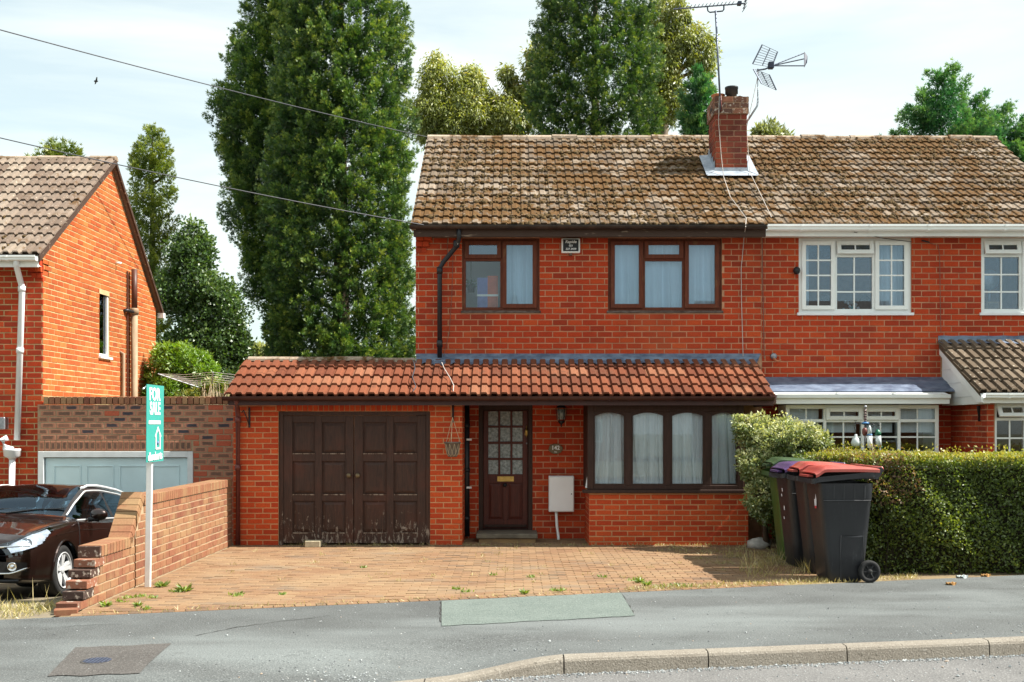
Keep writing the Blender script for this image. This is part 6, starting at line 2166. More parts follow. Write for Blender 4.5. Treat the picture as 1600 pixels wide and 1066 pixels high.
# ---- clipped hedge
def hedge(name, boxes, label, cat, m, dens, ll, lw, seed, core_m='twig'):
    """Leaves crowd the skin of clipped boxes given as (x0, x1, y0, y1, z0, z1)."""
    rs = np.random.RandomState(seed)
    x0 = min(b[0] for b in boxes); y0 = min(b[2] for b in boxes)
    t = thing(name, ((x0 + boxes[0][1]) / 2, (boxes[0][2] + boxes[0][3]) / 2, 0), label, cat)
    cm = MB()
    for b in boxes:
        i = .17
        cm.box((b[0] + i, b[2] + i, b[4] + .05), (b[1] - i, b[3] - i, b[5] - i * .8))  # solid dark core added inside to close the view through the leaves
    for k in range(160):
        b = boxes[rs.randint(len(boxes))]
        p = Vector((rs.uniform(b[0] + .1, b[1] - .1), b[2] + rs.uniform(.06, .3), -.02))
        cm.tube([p, p + Vector((rs.uniform(-.1, .1), -.02, .35)), p + Vector((rs.uniform(-.2, .2), -rs.uniform(0, .08), rs.uniform(.6, 1.2)))], [.012, .008, .003], 4)
    cm.build('core_and_branches', core_m, t)
    VV, FF, TT, off = [], [], [], 0
    for b in boxes:
        faces = [(b[0:2], b[4:6], 1, b[2], -1), (b[0:2], b[4:6], 1, b[3], 1), (b[2:4], b[4:6], 0, b[0], -1), (b[2:4], b[4:6], 0, b[1], 1), (b[0:2], b[2:4], 2, b[5], 1)]
        for (ua, va, ax, pos, sg) in faces:
            far = (ax == 1 and sg > 0) or (ax == 0 and sg > 0)
            n = int((ua[1] - ua[0]) * (va[1] - va[0]) * dens * (.35 if far else 1) * (1.5 if ax == 2 else 1))
            u = rs.uniform(*ua, n); v = rs.uniform(*va, n)
            dpt = -rs.rand(n) ** 1.6 * .13 + .02
            wob = .035 * np.sin(u * 4.1 + pos) + .03 * np.sin(v * 5.3 + u * 2.2) + .02 * np.sin(u * 13 + v * 9)
            if ax != 2:
                wob = wob * 1.3
                thin = (v - b[4]) < .25 + .15 * np.sin(u * 3)
                dpt = np.where(thin, dpt - .02 - .07 * rs.rand(n), dpt)
            else:
                wob = wob * .3
                spike = rs.rand(n) < .022
                dpt = np.where(spike, dpt + rs.rand(n) * .12, dpt)
            p = np.zeros((n, 3))
            o_ = [0, 1, 2]; o_.remove(ax)
            p[:, o_[0]] = u; p[:, o_[1]] = v; p[:, ax] = pos + sg * (dpt + wob)
            nrm_ = np.zeros((n, 3)); nrm_[:, ax] = sg
            D = nrm_ * .5 + rs.normal(size=(n, 3)) * .75 + np.array([0, 0, .25])
            if ax != 2:
                drop = rs.rand(n) < (.30 * ((v - b[4]) < .35))
                keep = ~drop
            else:
                keep = np.ones(n, bool)
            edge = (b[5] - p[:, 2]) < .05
            tn = .42 + (.24 if ax == 2 else 0) + rs.normal(size=n) * .17 + dpt * 1.2 + .10 * np.sin(u * 2.7 + v * 1.9) + np.where(edge, .25, 0)  # sunlight on the top and upper rim is painted in as lighter leaves
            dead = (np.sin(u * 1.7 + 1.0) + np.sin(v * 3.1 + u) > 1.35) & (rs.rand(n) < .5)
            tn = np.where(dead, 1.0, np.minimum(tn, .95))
            V, Fq, T = leaves(p[keep], D[keep], ll * rs.uniform(.6, 1.3, keep.sum()), lw * rs.uniform(.7, 1.2, keep.sum()), tn[keep], rs)
            VV.append(V); FF.append(Fq + off); TT.append(T); off += len(V)
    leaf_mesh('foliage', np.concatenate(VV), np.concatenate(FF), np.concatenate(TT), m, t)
    return t


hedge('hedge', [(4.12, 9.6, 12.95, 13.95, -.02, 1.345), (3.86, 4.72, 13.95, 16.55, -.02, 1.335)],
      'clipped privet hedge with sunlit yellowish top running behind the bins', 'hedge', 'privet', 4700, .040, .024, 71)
broadleaf('variegated_shrub', (3.55, 15.45, 0), [bl(1205, 690, 48, 15.4, 36), bl(1172, 668, 26, 15.4, 22), bl(1245, 690, 40, 15.2, 28, -.1), bl(1272, 690, 22, 15.2, 18), bl(1190, 730, 36, 15.3, 36, -.1), bl(1188, 780, 22, 15.2, 34, -.15), bl(1215, 745, 28, 15.2, 30)],
          'cream and green variegated shrub spilling past the bay window corner', None, 'variegated', 26000, .045, .028, seed=72, trunk_r=.05, cat='shrub', spread=.15, shell=.55, clump_n=36,
          trunk=[(3.55, 15.55, 0), (3.5, 15.5, .5), (3.55, 15.45, 1.2)])

# ---- grass and weeds
rs = np.random.RandomState(81)
def on_ground(px0, px1, py0, py1, n):
    px = rs.uniform(px0, px1, n); py = rs.uniform(py0, py1, n)
    Yg = ZC * F / (py - HY)
    return np.stack([(px - 800) * Yg / F, Yg, np.zeros(n) + .003], 1)


def near_edge(x0, x1, n, d0, d1):
    x = rs.uniform(x0, x1, n)
    return np.stack([x, edge_y(x) + rs.uniform(d0, d1, n), np.zeros(n)], 1)


g = [near_edge(-3.9, 1.2, 260, .0, .12), near_edge(1.2, 4.6, 1500, .0, .28)]
def clumps(pts, per, r):
    pts = np.asarray(pts)
    q = np.repeat(pts, per, axis=0)
    q[:, :2] += rs.normal(size=(len(q), 2)) * r
    return q


c1 = np.stack([rs.uniform(1.5, 3.9, 260), rs.uniform(12.2, 16.0, 260), np.zeros(260)], 1)
c1 = c1[(c1[:, 0] > 3.0 - .45 * (c1[:, 1] - 12) * .55) & (c1[:, 1] > edge_y(c1[:, 0]) + .05)]
g.append(clumps(c1[::2], 24, .06))
c1b = np.stack([rs.uniform(-3.6, 2.6, 46), rs.uniform(11.8, 15.9, 46), np.zeros(46)], 1)
c1b = c1b[c1b[:, 1] > edge_y(c1b[:, 0]) + .1]
g.append(clumps(c1b, 9, .03))
c2 = np.stack([rs.uniform(-3.2, 3.6, 90), np.full(90, 15.93), np.zeros(90)], 1)
g.append(clumps(c2, 9, .035))
blades('dry_grass', np.concatenate(g), .06, 'grass_dry', seed=1, w=.006, lean=.8, tint=(.25, 1))
c3 = np.stack([rs.uniform(2.6, 3.7, 50), rs.uniform(12.4, 14.6, 50), np.zeros(50)], 1)
c3 = c3[c3[:, 1] > edge_y(c3[:, 0]) + .08]
blades('tall_dry_grass', clumps(c3[::2], 20, .05), .20, 'grass_dry', seed=2, w=.006, lean=.6, tint=(.3, 1))
# rough verge before the parked car
n = 5200
x = rs.uniform(-9.5, -4.28, n); yv = edge_y(x) + .03 + rs.rand(n) ** 1.2 * 1.5
z = -.004 - np.maximum(0, yv - 10.25) * .0986
blades('verge_grass', np.stack([x, yv, z], 1), .085, 'grass_dry', seed=3, w=.007, lean=.9, tint=(.0, .95))
tall = rs.rand(n) < .05
blades('tall_verge_grass', np.stack([x, yv, z], 1)[tall], .26, 'grass_dry', seed=4, w=.006, lean=.5, tint=(.1, 1))


def weed(p, s, seed, label):
    r_ = np.random.RandomState(seed)
    n = 46
    q = r_.uniform(0, 6.283, n)
    D = np.stack([np.cos(q), np.sin(q), r_.uniform(.15, 1.0, n)], 1)
    P0 = np.repeat(np.array([[p[0], p[1], p[2]]]), n, 0) + D * s * .12
    V, Fq, T = leaves(P0, D, s * r_.uniform(.5, 1.1, n), s * .24, r_.rand(n), r_, .2)
    o = leaf_mesh('weed', V, Fq, T, 'weed', None, origin=(p[0], p[1], p[2]))
    tag(o, label, 'weed', 'green weeds in the driveway joints')


WEEDL = {0: 'largest green weed on the block driveway right of the sale post', 2: 'leafy weed close against the foot of the sale post', 7: 'weed near the pavement edge in front of the sale post', 9: 'weed beside the ragged lower end of the low wall', 13: 'tuft of green weed beside the concrete block by the garage',
         16: 'weed at the pavement edge where the pale patch begins', 22: 'larger weed at the pavement edge above the right end of the pale patch', 24: 'broad weed on the pavement edge nearest the bins'}
small = []
for i, (px_, py_, s) in enumerate([(288, 925, .11), (275, 926, .06), (254, 918, .09), (250, 914, .07), (238, 935, .07), (218, 933, .06), (205, 935, .07), (216, 948, .06), (228, 953, .06), (166, 948, .08), (190, 941, .05), (374, 930, .05), (368, 932, .05), (483, 852, .10), (492, 852, .07),
                                  (440, 930, .03), (820, 929, .07), (876, 924, .06), (866, 924, .05), (712, 922, .04), (728, 926, .06), (830, 903, .05), (1000, 911, .08), (990, 908, .08), (1010, 916, .08), (1035, 918, .08), (1055, 916, .07), (1070, 917, .06), (568, 888, .04), (942, 903, .05), (770, 900, .04)]):
    Yg = ZC * F / (py_ - HY)
    if i in WEEDL:
        weed(((px_ - 800) * Yg / F, Yg, .006), s, i, WEEDL[i])
    else:
        small.append(((px_ - 800) * Yg / F, Yg, .004, s))
sp_ = np.array(small)
sp_ = np.repeat(sp_, 30, axis=0)
sp_[:, :2] += rs.normal(size=(len(sp_), 2)) * sp_[:, 3:4] * .55
blades('weed_cover', sp_[:, :3], .045, 'weed', seed=9, w=.014, lean=1.0, tint=(0, 1))

# ---- loose stones
def gravel(name, pts, smin, smax, seed):
    r_ = random.Random(seed)
    vs, fs, ts = [], [], []
    for (x, y, z) in pts:
        s = r_.uniform(smin, smax) * (1 if r_.random() < .9 else 1.6)
        n0 = len(vs)
        a = r_.uniform(0, 6.28)
        for (dx, dy, dz) in ((1, .1, 0), (.2, 1, .1), (-1, .2, 0), (-.1, -1, 0), (.1, .1, .8), (0, 0, -.5)):
            dx *= r_.uniform(.7, 1.2); dy *= r_.uniform(.6, 1.1); dz *= r_.uniform(.7, 1.1)
            vs.append(Vector((x + s * (dx * math.cos(a) - dy * math.sin(a)), y + s * (dx * math.sin(a) + dy * math.cos(a)), z + s * (dz + .3))))
        for f in ((0, 1, 4), (1, 2, 4), (2, 3, 4), (3, 0, 4), (1, 0, 5), (2, 1, 5), (3, 2, 5), (0, 3, 5)):
            fs.append([k + n0 for k in f])
        ts += [r_.random()] * 6
    me = bpy.data.meshes.new(name)
    c = sum(vs, Vector()) / len(vs)
    me.from_pydata([v - c for v in vs], [], fs)
    at = me.attributes.new('tint', 'FLOAT', 'POINT')
    at.data.foreach_set('value', ts)
    me.materials.append(MAT['gravel'])
    kind(link_mesh(name, me, None, c), 'stuff')


pts = []
for _ in range(1500):
    x = rnd.uniform(-.6, 5.5)
    pts.append((x, kerb_y(x) - .15 - abs(rnd.gauss(0, .05)), ROAD_Z))
for _ in range(420):
    x = rnd.uniform(-1.2, 5.5)
    pts.append((x, kerb_y(x) - rnd.uniform(.2, 1.4), ROAD_Z))
gravel('road_gravel', pts, .004, .011, 5)
pts = []
for _ in range(420):
    px_, py_ = rnd.gauss(535, 50), rnd.gauss(1052, 14)
    if py_ > 1085: continue
    y_ = ZC * F / (py_ - HY); x_ = (px_ - 800) * y_ / F
    if y_ > kerb_y(x_):
        pts.append((x_, y_, pave_z(x_, y_)))
for _ in range(330):
    x = rnd.uniform(-4.6, 5.5)
    y_ = rnd.uniform(kerb_y(x) + .02, edge_y(x))
    pts.append((x, y_, pave_z(x, y_)))
for _ in range(240):
    x = rnd.uniform(-2.0, 5.5)
    y_ = kerb_y(x) + rnd.uniform(.02, .6)
    pts.append((x, y_, pave_z(x, y_)))
gravel('pavement_gravel', pts, .004, .010, 6)

# ================================================================== THE PARKED CAR
CS = .92
CAR_X, CAR_Y, CAR_Z = -6.07, 14.41, -.286
def carxf(p):
    """Car coordinates (x forward, y to its left, z up) to the sloping drive; it faces the camera."""
    wx, wy = CAR_X + CS * p.y, CAR_Y - CS * p.x
    return Vector((wx, wy, CAR_Z + CS * p.z - (wy - 13.10) * .0986))


car = thing('parked_car', tuple(carxf(Vector((0, 0, 0)))), 'dark brown metallic estate car parked nose-out on the left drive', 'car')
st = [  # x, then ring points (y, z): underside, sill low, sill, waist, shoulder, glass base, roof edge, roof, crown
    (2.47, [(0, .25), (.52, .25), (.60, .34), (.62, .50), (.58, .60), (.48, .66), (.32, .68), (.16, .69), (0, .69)]),
    (2.40, [(0, .22), (.68, .22), (.77, .32), (.79, .52), (.74, .65), (.63, .715), (.42, .74), (.22, .755), (0, .76)]),
    (2.25, [(0, .21), (.75, .21), (.86, .32), (.88, .55), (.83, .70), (.72, .775), (.50, .80), (.26, .82), (0, .83)]),
    (2.00, [(0, .20), (.78, .20), (.89, .32), (.915, .58), (.875, .76), (.76, .84), (.56, .865), (.28, .885), (0, .895)]),
    (1.60, [(0, .19), (.78, .19), (.89, .32), (.92, .62), (.89, .83), (.79, .91), (.60, .93), (.30, .95), (0, .96)]),
    (1.20, [(0, .19), (.79, .19), (.90, .31), (.925, .62), (.90, .88), (.82, .955), (.64, .98), (.34, 1.0), (0, 1.01)]),
    (.92, [(0, .19), (.79, .19), (.90, .30), (.925, .62), (.905, .91), (.85, .975), (.66, 1.02), (.36, 1.05), (0, 1.06)]),
    (.50, [(0, .19), (.79, .19), (.90, .30), (.925, .62), (.91, .92), (.865, .985), (.64, 1.255), (.36, 1.30), (0, 1.315)]),
    (.10, [(0, .19), (.79, .19), (.90, .30), (.925, .62), (.912, .93), (.868, .995), (.615, 1.425), (.36, 1.475), (0, 1.495)]),
    (-.45, [(0, .19), (.79, .19), (.90, .30), (.925, .63), (.915, .945), (.868, 1.01), (.61, 1.455), (.36, 1.51), (0, 1.53)]),
    (-1.20, [(0, .19), (.79, .19), (.90, .30), (.925, .65), (.915, .96), (.862, 1.03), (.60, 1.43), (.36, 1.485), (0, 1.50)]),
    (-1.85, [(0, .20), (.78, .20), (.89, .32), (.92, .66), (.905, .97), (.85, 1.05), (.59, 1.36), (.36, 1.41), (0, 1.425)]),
    (-2.20, [(0, .22), (.76, .22), (.86, .34), (.89, .66), (.87, .97), (.80, 1.06), (.58, 1.20), (.36, 1.25), (0, 1.265)]),
    (-2.38, [(0, .26), (.70, .26), (.80, .36), (.83, .64), (.80, .90), (.74, .98), (.56, 1.0), (.34, 1.02), (0, 1.03)]),
    (-2.44, [(0, .30), (.6, .30), (.70, .38), (.72, .60), (.70, .80), (.64, .86), (.5, .87), (.3, .88), (0, .88)]),
]
SX = np.array([s_[0] for s_ in st][::-1])
RG_ = np.array([s_[1] for s_ in st][::-1])            # (stations, 9, 2), x rising


def catmull(a, b, c, d, t):
    return .5 * ((2 * b) + (-a + c) * t + (2 * a - 5 * b + 4 * c - d) * t * t + (-a + 3 * b - 3 * c + d) * t ** 3)


def car_pt(x, r):
    """Point of the skin at station x and ring parameter r in 0..8."""
    i = int(np.clip(np.searchsorted(SX, x) - 1, 0, len(SX) - 2))
    t = (x - SX[i]) / (SX[i + 1] - SX[i])
    t = min(1, max(0, t))
    j = min(7, int(r)); u = r - j

    def ringp(k):
        k = min(len(SX) - 1, max(0, k))
        q = RG_[k]
        return catmull(q[max(0, j - 1)], q[j], q[j + 1], q[min(8, j + 2)], u)
    pts_ = [ringp(i - 1), ringp(i), ringp(i + 1), ringp(i + 2)]
    m1 = (pts_[2] - pts_[0]) * .5 if i > 0 else pts_[2] - pts_[1]
    m2 = (pts_[3] - pts_[1]) * .5 if i < len(SX) - 2 else pts_[2] - pts_[1]
    lin = pts_[1] + (pts_[2] - pts_[1]) * t
    h = (2 * t ** 3 - 3 * t * t + 1) * pts_[1] + (t ** 3 - 2 * t * t + t) * m1 * .7 + (-2 * t ** 3 + 3 * t * t) * pts_[2] + (t ** 3 - t * t) * m2 * .7
    p = lin * .5 + h * .5
    return float(max(0, p[0])), float(p[1])


xs = np.concatenate([np.linspace(-2.44, -1.8, 16), np.arange(-1.76, 2.2, .035), np.linspace(2.2, 2.47, 18)])
rs_ = np.concatenate([np.linspace(0, 4, 40), np.linspace(4.1, 8, 48)])
WHEELS = (1.44, -1.32)
WR, AR = .335, .385
def classify(x, r, y, z):
    for wx in WHEELS:
        if abs(y) > .45 and (x - wx) ** 2 + (z - .33) ** 2 < AR ** 2:
            return None
    if 5.10 < r < 5.88 and -1.95 < x < .90 and z > 1.0:
        if abs(x + .42 - (z - 1.2) * -.10) < .045 or abs(x + 1.28 - (z - 1.2) * -.12) < .03:
            return 'pillar'
        if x > .10 and r > 5.86 - 0: return 'body'
        return 'window'
    if r > 6.10 and .14 < x < .90:
        return 'windscreen'
    if r > 6.1 and -2.36 < x < -2.0:
        return 'rear_window'
    if x > 2.03 and 3.58 < r < 4.93 and abs(y) > .34:
        return 'lamp'
    if x > 1.72 and 3.75 + (2.05 - x) * 1.6 < r < 4.88 and abs(y) > .5:
        return 'lamp'
    if r < 1.2:
        return 'under'
    return 'body'


bins_ = {}
grid = [[car_pt(x, r) for r in rs_] for x in xs]
for side in (1, -1):
    for i in range(len(xs) - 1):
        for j in range(len(rs_) - 1):
            q = [(xs[i], *grid[i][j]), (xs[i + 1], *grid[i + 1][j]), (xs[i + 1], *grid[i + 1][j + 1]), (xs[i], *grid[i][j + 1])]
            cx = sum(p[0] for p in q) / 4; cy = sum(p[1] for p in q) / 4; cz = sum(p[2] for p in q) / 4
            k = classify(cx, (rs_[j] + rs_[j + 1]) / 2, cy, cz)
            if k:
                key = k + ('_l' if side > 0 else '_r') if k in ('window', 'lamp') else k
                bins_.setdefault(key, []).append((side, i, j))
def skin(key, name, m, parent, off=0.0):
    vmap, vs, fs = {}, [], []
    for side, i, j in bins_.get(key, []):
        f = []
        for a, b in ((i, j), (i + 1, j), (i + 1, j + 1), (i, j + 1)):
            kk = (side if grid[a][b][0] > 1e-6 else 0, a, b)
            if kk not in vmap:
                vmap[kk] = len(vs)
                y, z = grid[a][b]
                vs.append(Vector((xs[a], side * y, z)))
            f.append(vmap[kk])
        fs.append(f[::-1] if side > 0 else f)
    mb = MB(carxf)
    mb.add(vs, fs, True)
    return mb.build(name, m, parent)


body = skin('body', 'body', 'car_paint', car)
skin('under', 'undertray', 'car_black', car)
skin('pillar', 'pillar_trim', 'car_black', car)
for k in ('window_l', 'window_r'):
    skin(k, 'side_window', 'car_glass', car)
skin('windscreen', 'windscreen', 'car_glass', car)
skin('rear_window', 'rear_window', 'car_glass', car)
def front_x(y, z):
    """Where the nose of the body lies at half-width y and height z."""
    for x in np.arange(2.47, 1.6, -.01):
        w = max((car_pt(x, r)[0] for r in (1.8, 2.2, 2.6, 3.0, 3.4, 3.8) if abs(car_pt(x, r)[1] - z) < .14), default=0)
        if w >= y:
            return float(x)
    return 1.6


for s in (1, -1):
    lamp = skin('lamp_l' if s > 0 else 'lamp_r', 'headlight', 'lamp_glass', car)
    rf = MB(carxf)                                     # bright bowl and two projectors behind the cover
    def rfp(u, v):                                     # follows the skin, a hand's breadth inside it
        x = 1.74 + .70 * u
        y, z = car_pt(x, 3.55 + 1.4 * v)
        return Vector((x - .035 - .03 * u, s * max(0, y - .045), z - .012))
    rf.grid(rfp, 14, 6)
    rf.build('reflector', 'headlamp_in', lamp)
    MB(carxf).tube([Vector((front_x(yy_, .60) + .012, s * yy_, .625 + .05 * (yy_ - .3))) for yy_ in np.linspace(.32, .84, 14)], .011, 6).build('lamp_strip', 'chrome', lamp)
    for (x, y, z, r) in ((2.19, .735, .685, .062), (2.31, .60, .665, .046)):
        MB(carxf).lathe([(r, 0), (r * 1.02, .03), (r * .8, .035), (r * .78, .01), (r * .5, .03), (.004, .045)], (x, s * y, z), (.8, s * .45, .1), 16).build('projector', 'chrome', lamp)
# chrome and trim lines follow the skin
def line(name, pts, r, m, parent=car, n=6):
    return MB(carxf).tube(pts, r, n).build(name, m, parent)


for s in (1, -1):
    def sp(x, r, o=.006):
        y, z = car_pt(x, r)
        return Vector((x, s * (y + o), z + o * .3))
    line('window_trim', [sp(x, 5.06) for x in np.linspace(.92, -1.98, 40)], .012, 'alloy')
    line('window_trim', [sp(x, 5.90, .004) for x in np.linspace(.86, -1.95, 46)] + [sp(-1.99, 5.1)], .012, 'alloy')
    line('roof_rail', [Vector((x, s * (.60 + (.004 if abs(x + .85) < .8 else -.01)), car_pt(x, 6.05)[1] + .028 * (1 if -1.7 < x < 0.02 else .2))) for x in np.linspace(.12, -1.8, 22)], .020, 'alloy', n=8)
    for xd in (1.02, -.38, -1.42):                     # door shuts
        line('door_gap', [sp(xd - .03 * (r - 3), r, .0015) for r in np.linspace(1.6, 4.95, 18)], .005, 'car_black')
    line('sill_gap', [sp(x, 1.75, .001) for x in np.linspace(1.0, -.9, 20)], .006, 'car_black')
    line('crease', [sp(x, 3.75, .001) for x in np.linspace(1.7, -2.1, 40)], .007, 'car_paint', body)
    for xh in (-.20, -1.20):
        line('door_handle', [sp(xh, 3.85, .0), sp(xh - .05, 3.88, .03), sp(xh - .17, 3.88, .03), sp(xh - .22, 3.85, 0)], .014, 'chrome')
    line('bonnet_gap', [sp(x, 4.95, .0015) for x in np.linspace(2.1, .98, 24)], .005, 'car_black')
    # mirror
    mb = MB(carxf)
    mb.ball((.62, s * 1.03, 1.06), .105, 8, (.75, 1.15, .78))
    mir = mb.build('wing_mirror', 'car_paint', car)
    MB(carxf).tube([(.66, s * .90, .99), (.64, s * .98, 1.0), (.63, s * 1.03, 1.01)], [.035, .03, .05], 8).build('mirror_foot', 'car_black', mir)
    # fog lamp pocket with chrome underline
    pk = MB(carxf)
    pk.grid(lambda u, v: Vector((front_x(.40 + .42 * u, .33 + .14 * v) + .010, s * (.40 + .42 * u), .33 + .14 * v * (1 - .25 * u) + .02 * u)), 12, 4)
    pocket = pk.build('fog_lamp_pocket', 'car_black', car)
    MB(carxf).tube([Vector((front_x(.20 + .64 * u, .33) + .020, s * (.20 + .64 * u), .325 + .10 * max(0, u - .72) ** 1.2 * 3.2)) for u in np.linspace(0, 1, 18)], [.013] * 17 + [.006], 8).build('chrome_blade', 'chrome', pocket)
    MB(carxf).lathe([(.052, 0), (.055, .02), (.045, .028), (.040, .012), (.020, .022), (.004, .028)], (front_x(.68, .405) + .006, s * .68, .405), (.92, s * .35, 0), 16).build('fog_lamp', 'chrome', pocket)
    line('splitter', [Vector((front_x(.74 * u, .26) + .005, s * .74 * u, .235)) for u in np.linspace(0, 1, 14)], .022, 'car_black')
# grille (mostly out of the picture)
gr = MB(carxf)
gr.grid(lambda u, v: Vector((2.475 + .02 * math.sin(math.pi * v) - .03 * abs(u - .5), (u - .5) * .80, .47 + .14 * v)), 10, 4)
grl = gr.build('grille', 'car_black', car)
for k in range(4):
    line('grille_bar', [(2.50 - .03 * abs(u), u * .78, .485 + .036 * k) for u in np.linspace(-.5, .5, 9)], .008, 'chrome', grl)
# number plate stays blank: it lies outside the picture
for (y0_, y1_) in ((-.1, .62), (-.70, .0)):
    line('wiper', [(.90, y0_, 1.075), (.80, (y0_ + y1_) / 2, 1.125), (.76, y1_, 1.135)], .010, 'car_black')
inn = MB(carxf)
inn.box((-1.9, -.78, .45), (.9, .78, .50))
inn.box((.62, -.72, .80), (.88, .72, .98))
inn.build('dashboard', 'car_black', car)
for yy_ in (.38, -.38):
    sm_ = MB(carxf)
    sm_.box((-.35, yy_ - .24, .5), (.15, yy_ + .24, .66)); sm_.box((-.45, yy_ - .23, .62), (-.32, yy_ + .23, 1.16)); sm_.box((-.44, yy_ - .12, 1.18), (-.36, yy_ + .12, 1.33))
    sm_.build('front_seat', 'seat', car, bevel=.02)
sm_ = MB(carxf).box((-1.35, -.65, .62), (-1.22, .65, 1.10)).build('rear_seat', 'seat', car)
sm_ = MB(carxf).add([(.74, .30, 1.0), (.74, .16, 1.0), (.70, .22, 1.17)], [(0, 1, 2)]).build('dashboard_card', 'cyan_card', car)
for wx in WHEELS:
    for s in (1, -1):
        lin = MB(carxf)
        K = 20
        vs, fs = [], []
        for k in range(K + 1):
            q = -.35 + (math.pi + .7) * k / K
            for yy_ in (.50, .885):
                vs.append(Vector((wx + math.cos(q) * AR, s * yy_, .33 + math.sin(q) * AR)))
        for k in range(K):
            fs.append((2 * k, 2 * k + 1, 2 * k + 3, 2 * k + 2))
        lin.add(vs, fs, True)
        lin.add([Vector((wx + math.cos(q) * AR, s * .50, .33 + math.sin(q) * AR)) for q in np.linspace(-.35, math.pi + .35, 14)], [list(range(14))])
        lin.build('arch_liner', 'car_black', car)
        pts = []
        for q in np.linspace(-.28, math.pi + .28, 26):
            x, z = wx + math.cos(q) * (AR + .004), .33 + math.sin(q) * (AR + .004)
            best = min(np.linspace(1.6, 4.4, 120), key=lambda r: abs(car_pt(x, r)[1] - z))
            pts.append(Vector((x, s * (car_pt(x, best)[0] + .002), z)))
        line('wheel_arch', pts, .016, 'car_paint')
        wc = Vector((wx, s * .78, WR))
        ty = MB(carxf)
        ty.lathe([(.225, -.11), (.30, -.115), (.328, -.095), (WR, -.05), (WR, .05), (.328, .095), (.30, .115), (.235, .11), (.225, .08)], wc, (0, s, 0), 40, False)
        whl = ty.build('wheel', 'rubber', car)
        rim = MB(carxf)
        rim.lathe([(.235, .112), (.228, .118), (.215, .105), (.205, .05), (.05, .02), (.002, .02)], wc, (0, s, 0), 36, False)
        rim.build('rim_dish', 'iron', whl)
        rb = MB(carxf)
        rb.lathe([(.226, .09), (.234, .119), (.220, .121), (.212, .095)], wc, (0, s, 0), 36, False)
        rb.lathe([(.048, .05), (.05, .095), (.03, .104), (.002, .105)], wc, (0, s, 0), 16)
        for k in range(10):
            q = 2 * math.pi * (k // 2) / 5 + (.17 if k % 2 else -.17) + .3
            d = Vector((math.cos(q), 0, math.sin(q)))
            t = Vector((-math.sin(q), 0, math.cos(q)))
            c0 = wc + d * .045 + Vector((0, s * .09, 0)); c1 = wc + d * .224 + Vector((0, s * .108, 0))
            wdt0, wdt1 = .018, .024
            a_ = Vector((0, -s * .035, 0))
            rb.add([c0 - t * wdt0, c0 + t * wdt0, c1 + t * wdt1, c1 - t * wdt1, c0 - t * wdt0 + a_, c0 + t * wdt0 + a_, c1 + t * wdt1 + a_, c1 - t * wdt1 + a_],
                   [(0, 1, 2, 3), (0, 3, 7, 4), (1, 5, 6, 2), (3, 2, 6, 7)])
        rb.build('rim', 'alloy', whl)

# ================================================================== THE SALE SIGN
XS = -3.868
sg = thing('sale_sign', (XS, 11.86, 0), 'turquoise for sale board on a white post beside the low brick wall', 'sign')
pm = MB()
pm.prism([(XS - .032, 11.84, 0), (XS + .028, 11.84, 0), (XS + .028, 11.88, 0), (XS - .032, 11.88, 0)], (.030, .01, 2.13))
pm.build('post', 'white_paint', sg, bevel=.004)
BY0, BY1, BZ0, BZ1 = 11.60, 12.17, 1.335, 2.15
bd = MB().prism([(XS + .062, BY0, BZ0), (XS + .062, BY1, BZ0), (XS + .068, BY1, BZ1), (XS + .068, BY0, BZ1)], (.005, 0, 0))
board = bd.build('board', 'sign_teal', sg)
TX = XS + .0735
yc_ = (BY0 + BY1) / 2
text('lettering', 'FOR', 'sign_white', board, (TX, yc_ - .025, 2.045), .185, right=(0, 1, 0), bold=.005, sx=1.02, depth=.0008)
text('lettering', 'SALE', 'sign_white', board, (TX, yc_ - .015, 1.895), .185, right=(0, 1, 0), bold=.005, sx=.88, depth=.0008)
MB().box((TX - .0005, BY0 + .06, 1.735), (TX + .0008, BY1 - .12, 1.772)).build('print_bar', 'sign_white', board)
ah = [(.285, 1.465), (.285, 1.60), (.255, 1.60), (.365, 1.715), (.475, 1.60), (.445, 1.60), (.445, 1.465)]
oc = (.365, 1.575)
hs_ = MB()
n = len(ah)
ins = [(.309, 1.487), (.309, 1.582), (.310, 1.622), (.365, 1.681), (.420, 1.622), (.421, 1.582), (.421, 1.487)]
for i in range(n):
    j = (i + 1) % n
    hs_.add([(TX + .001, BY0 + ah[i][0], ah[i][1]), (TX + .001, BY0 + ah[j][0], ah[j][1]), (TX + .001, BY0 + ins[j][0], ins[j][1]), (TX + .001, BY0 + ins[i][0], ins[i][1])], [(0, 1, 2, 3)])
hs_.build('house_arrow', 'sign_white', board)
MB().lathe([(.020, 0), (.020, .0012)], (TX, BY0 + .365, 1.535), X_, 14).build('emblem', 'poster_blue', board)
text('lettering', 'dbroberts', 'sign_white', board, (TX, yc_ - .01, 1.392), .118, right=(0, 1, .03), bold=.004, sx=.98, depth=.0008)
MB().tube([(XS + .04, BY0 - .02, 2.10), (XS + .055, BY0 + .05, 2.13)], .008, 5).build('bracket', 'sign_white', sg)

# ================================================================== WHEELED BINS
def rrect(hx0, hx1, hy, r, n=5):
    pts = []
    for (cx, cy, a0) in ((hx1 - r, hy - r, 0), (hx0 + r, hy - r, 90), (hx0 + r, -hy + r, 180), (hx1 - r, -hy + r, 270)):
        for k in range(n + 1):
            q = R(a0 + 90 * k / n)
            pts.append((cx + math.cos(q) * r, cy + math.sin(q) * r))
    return pts


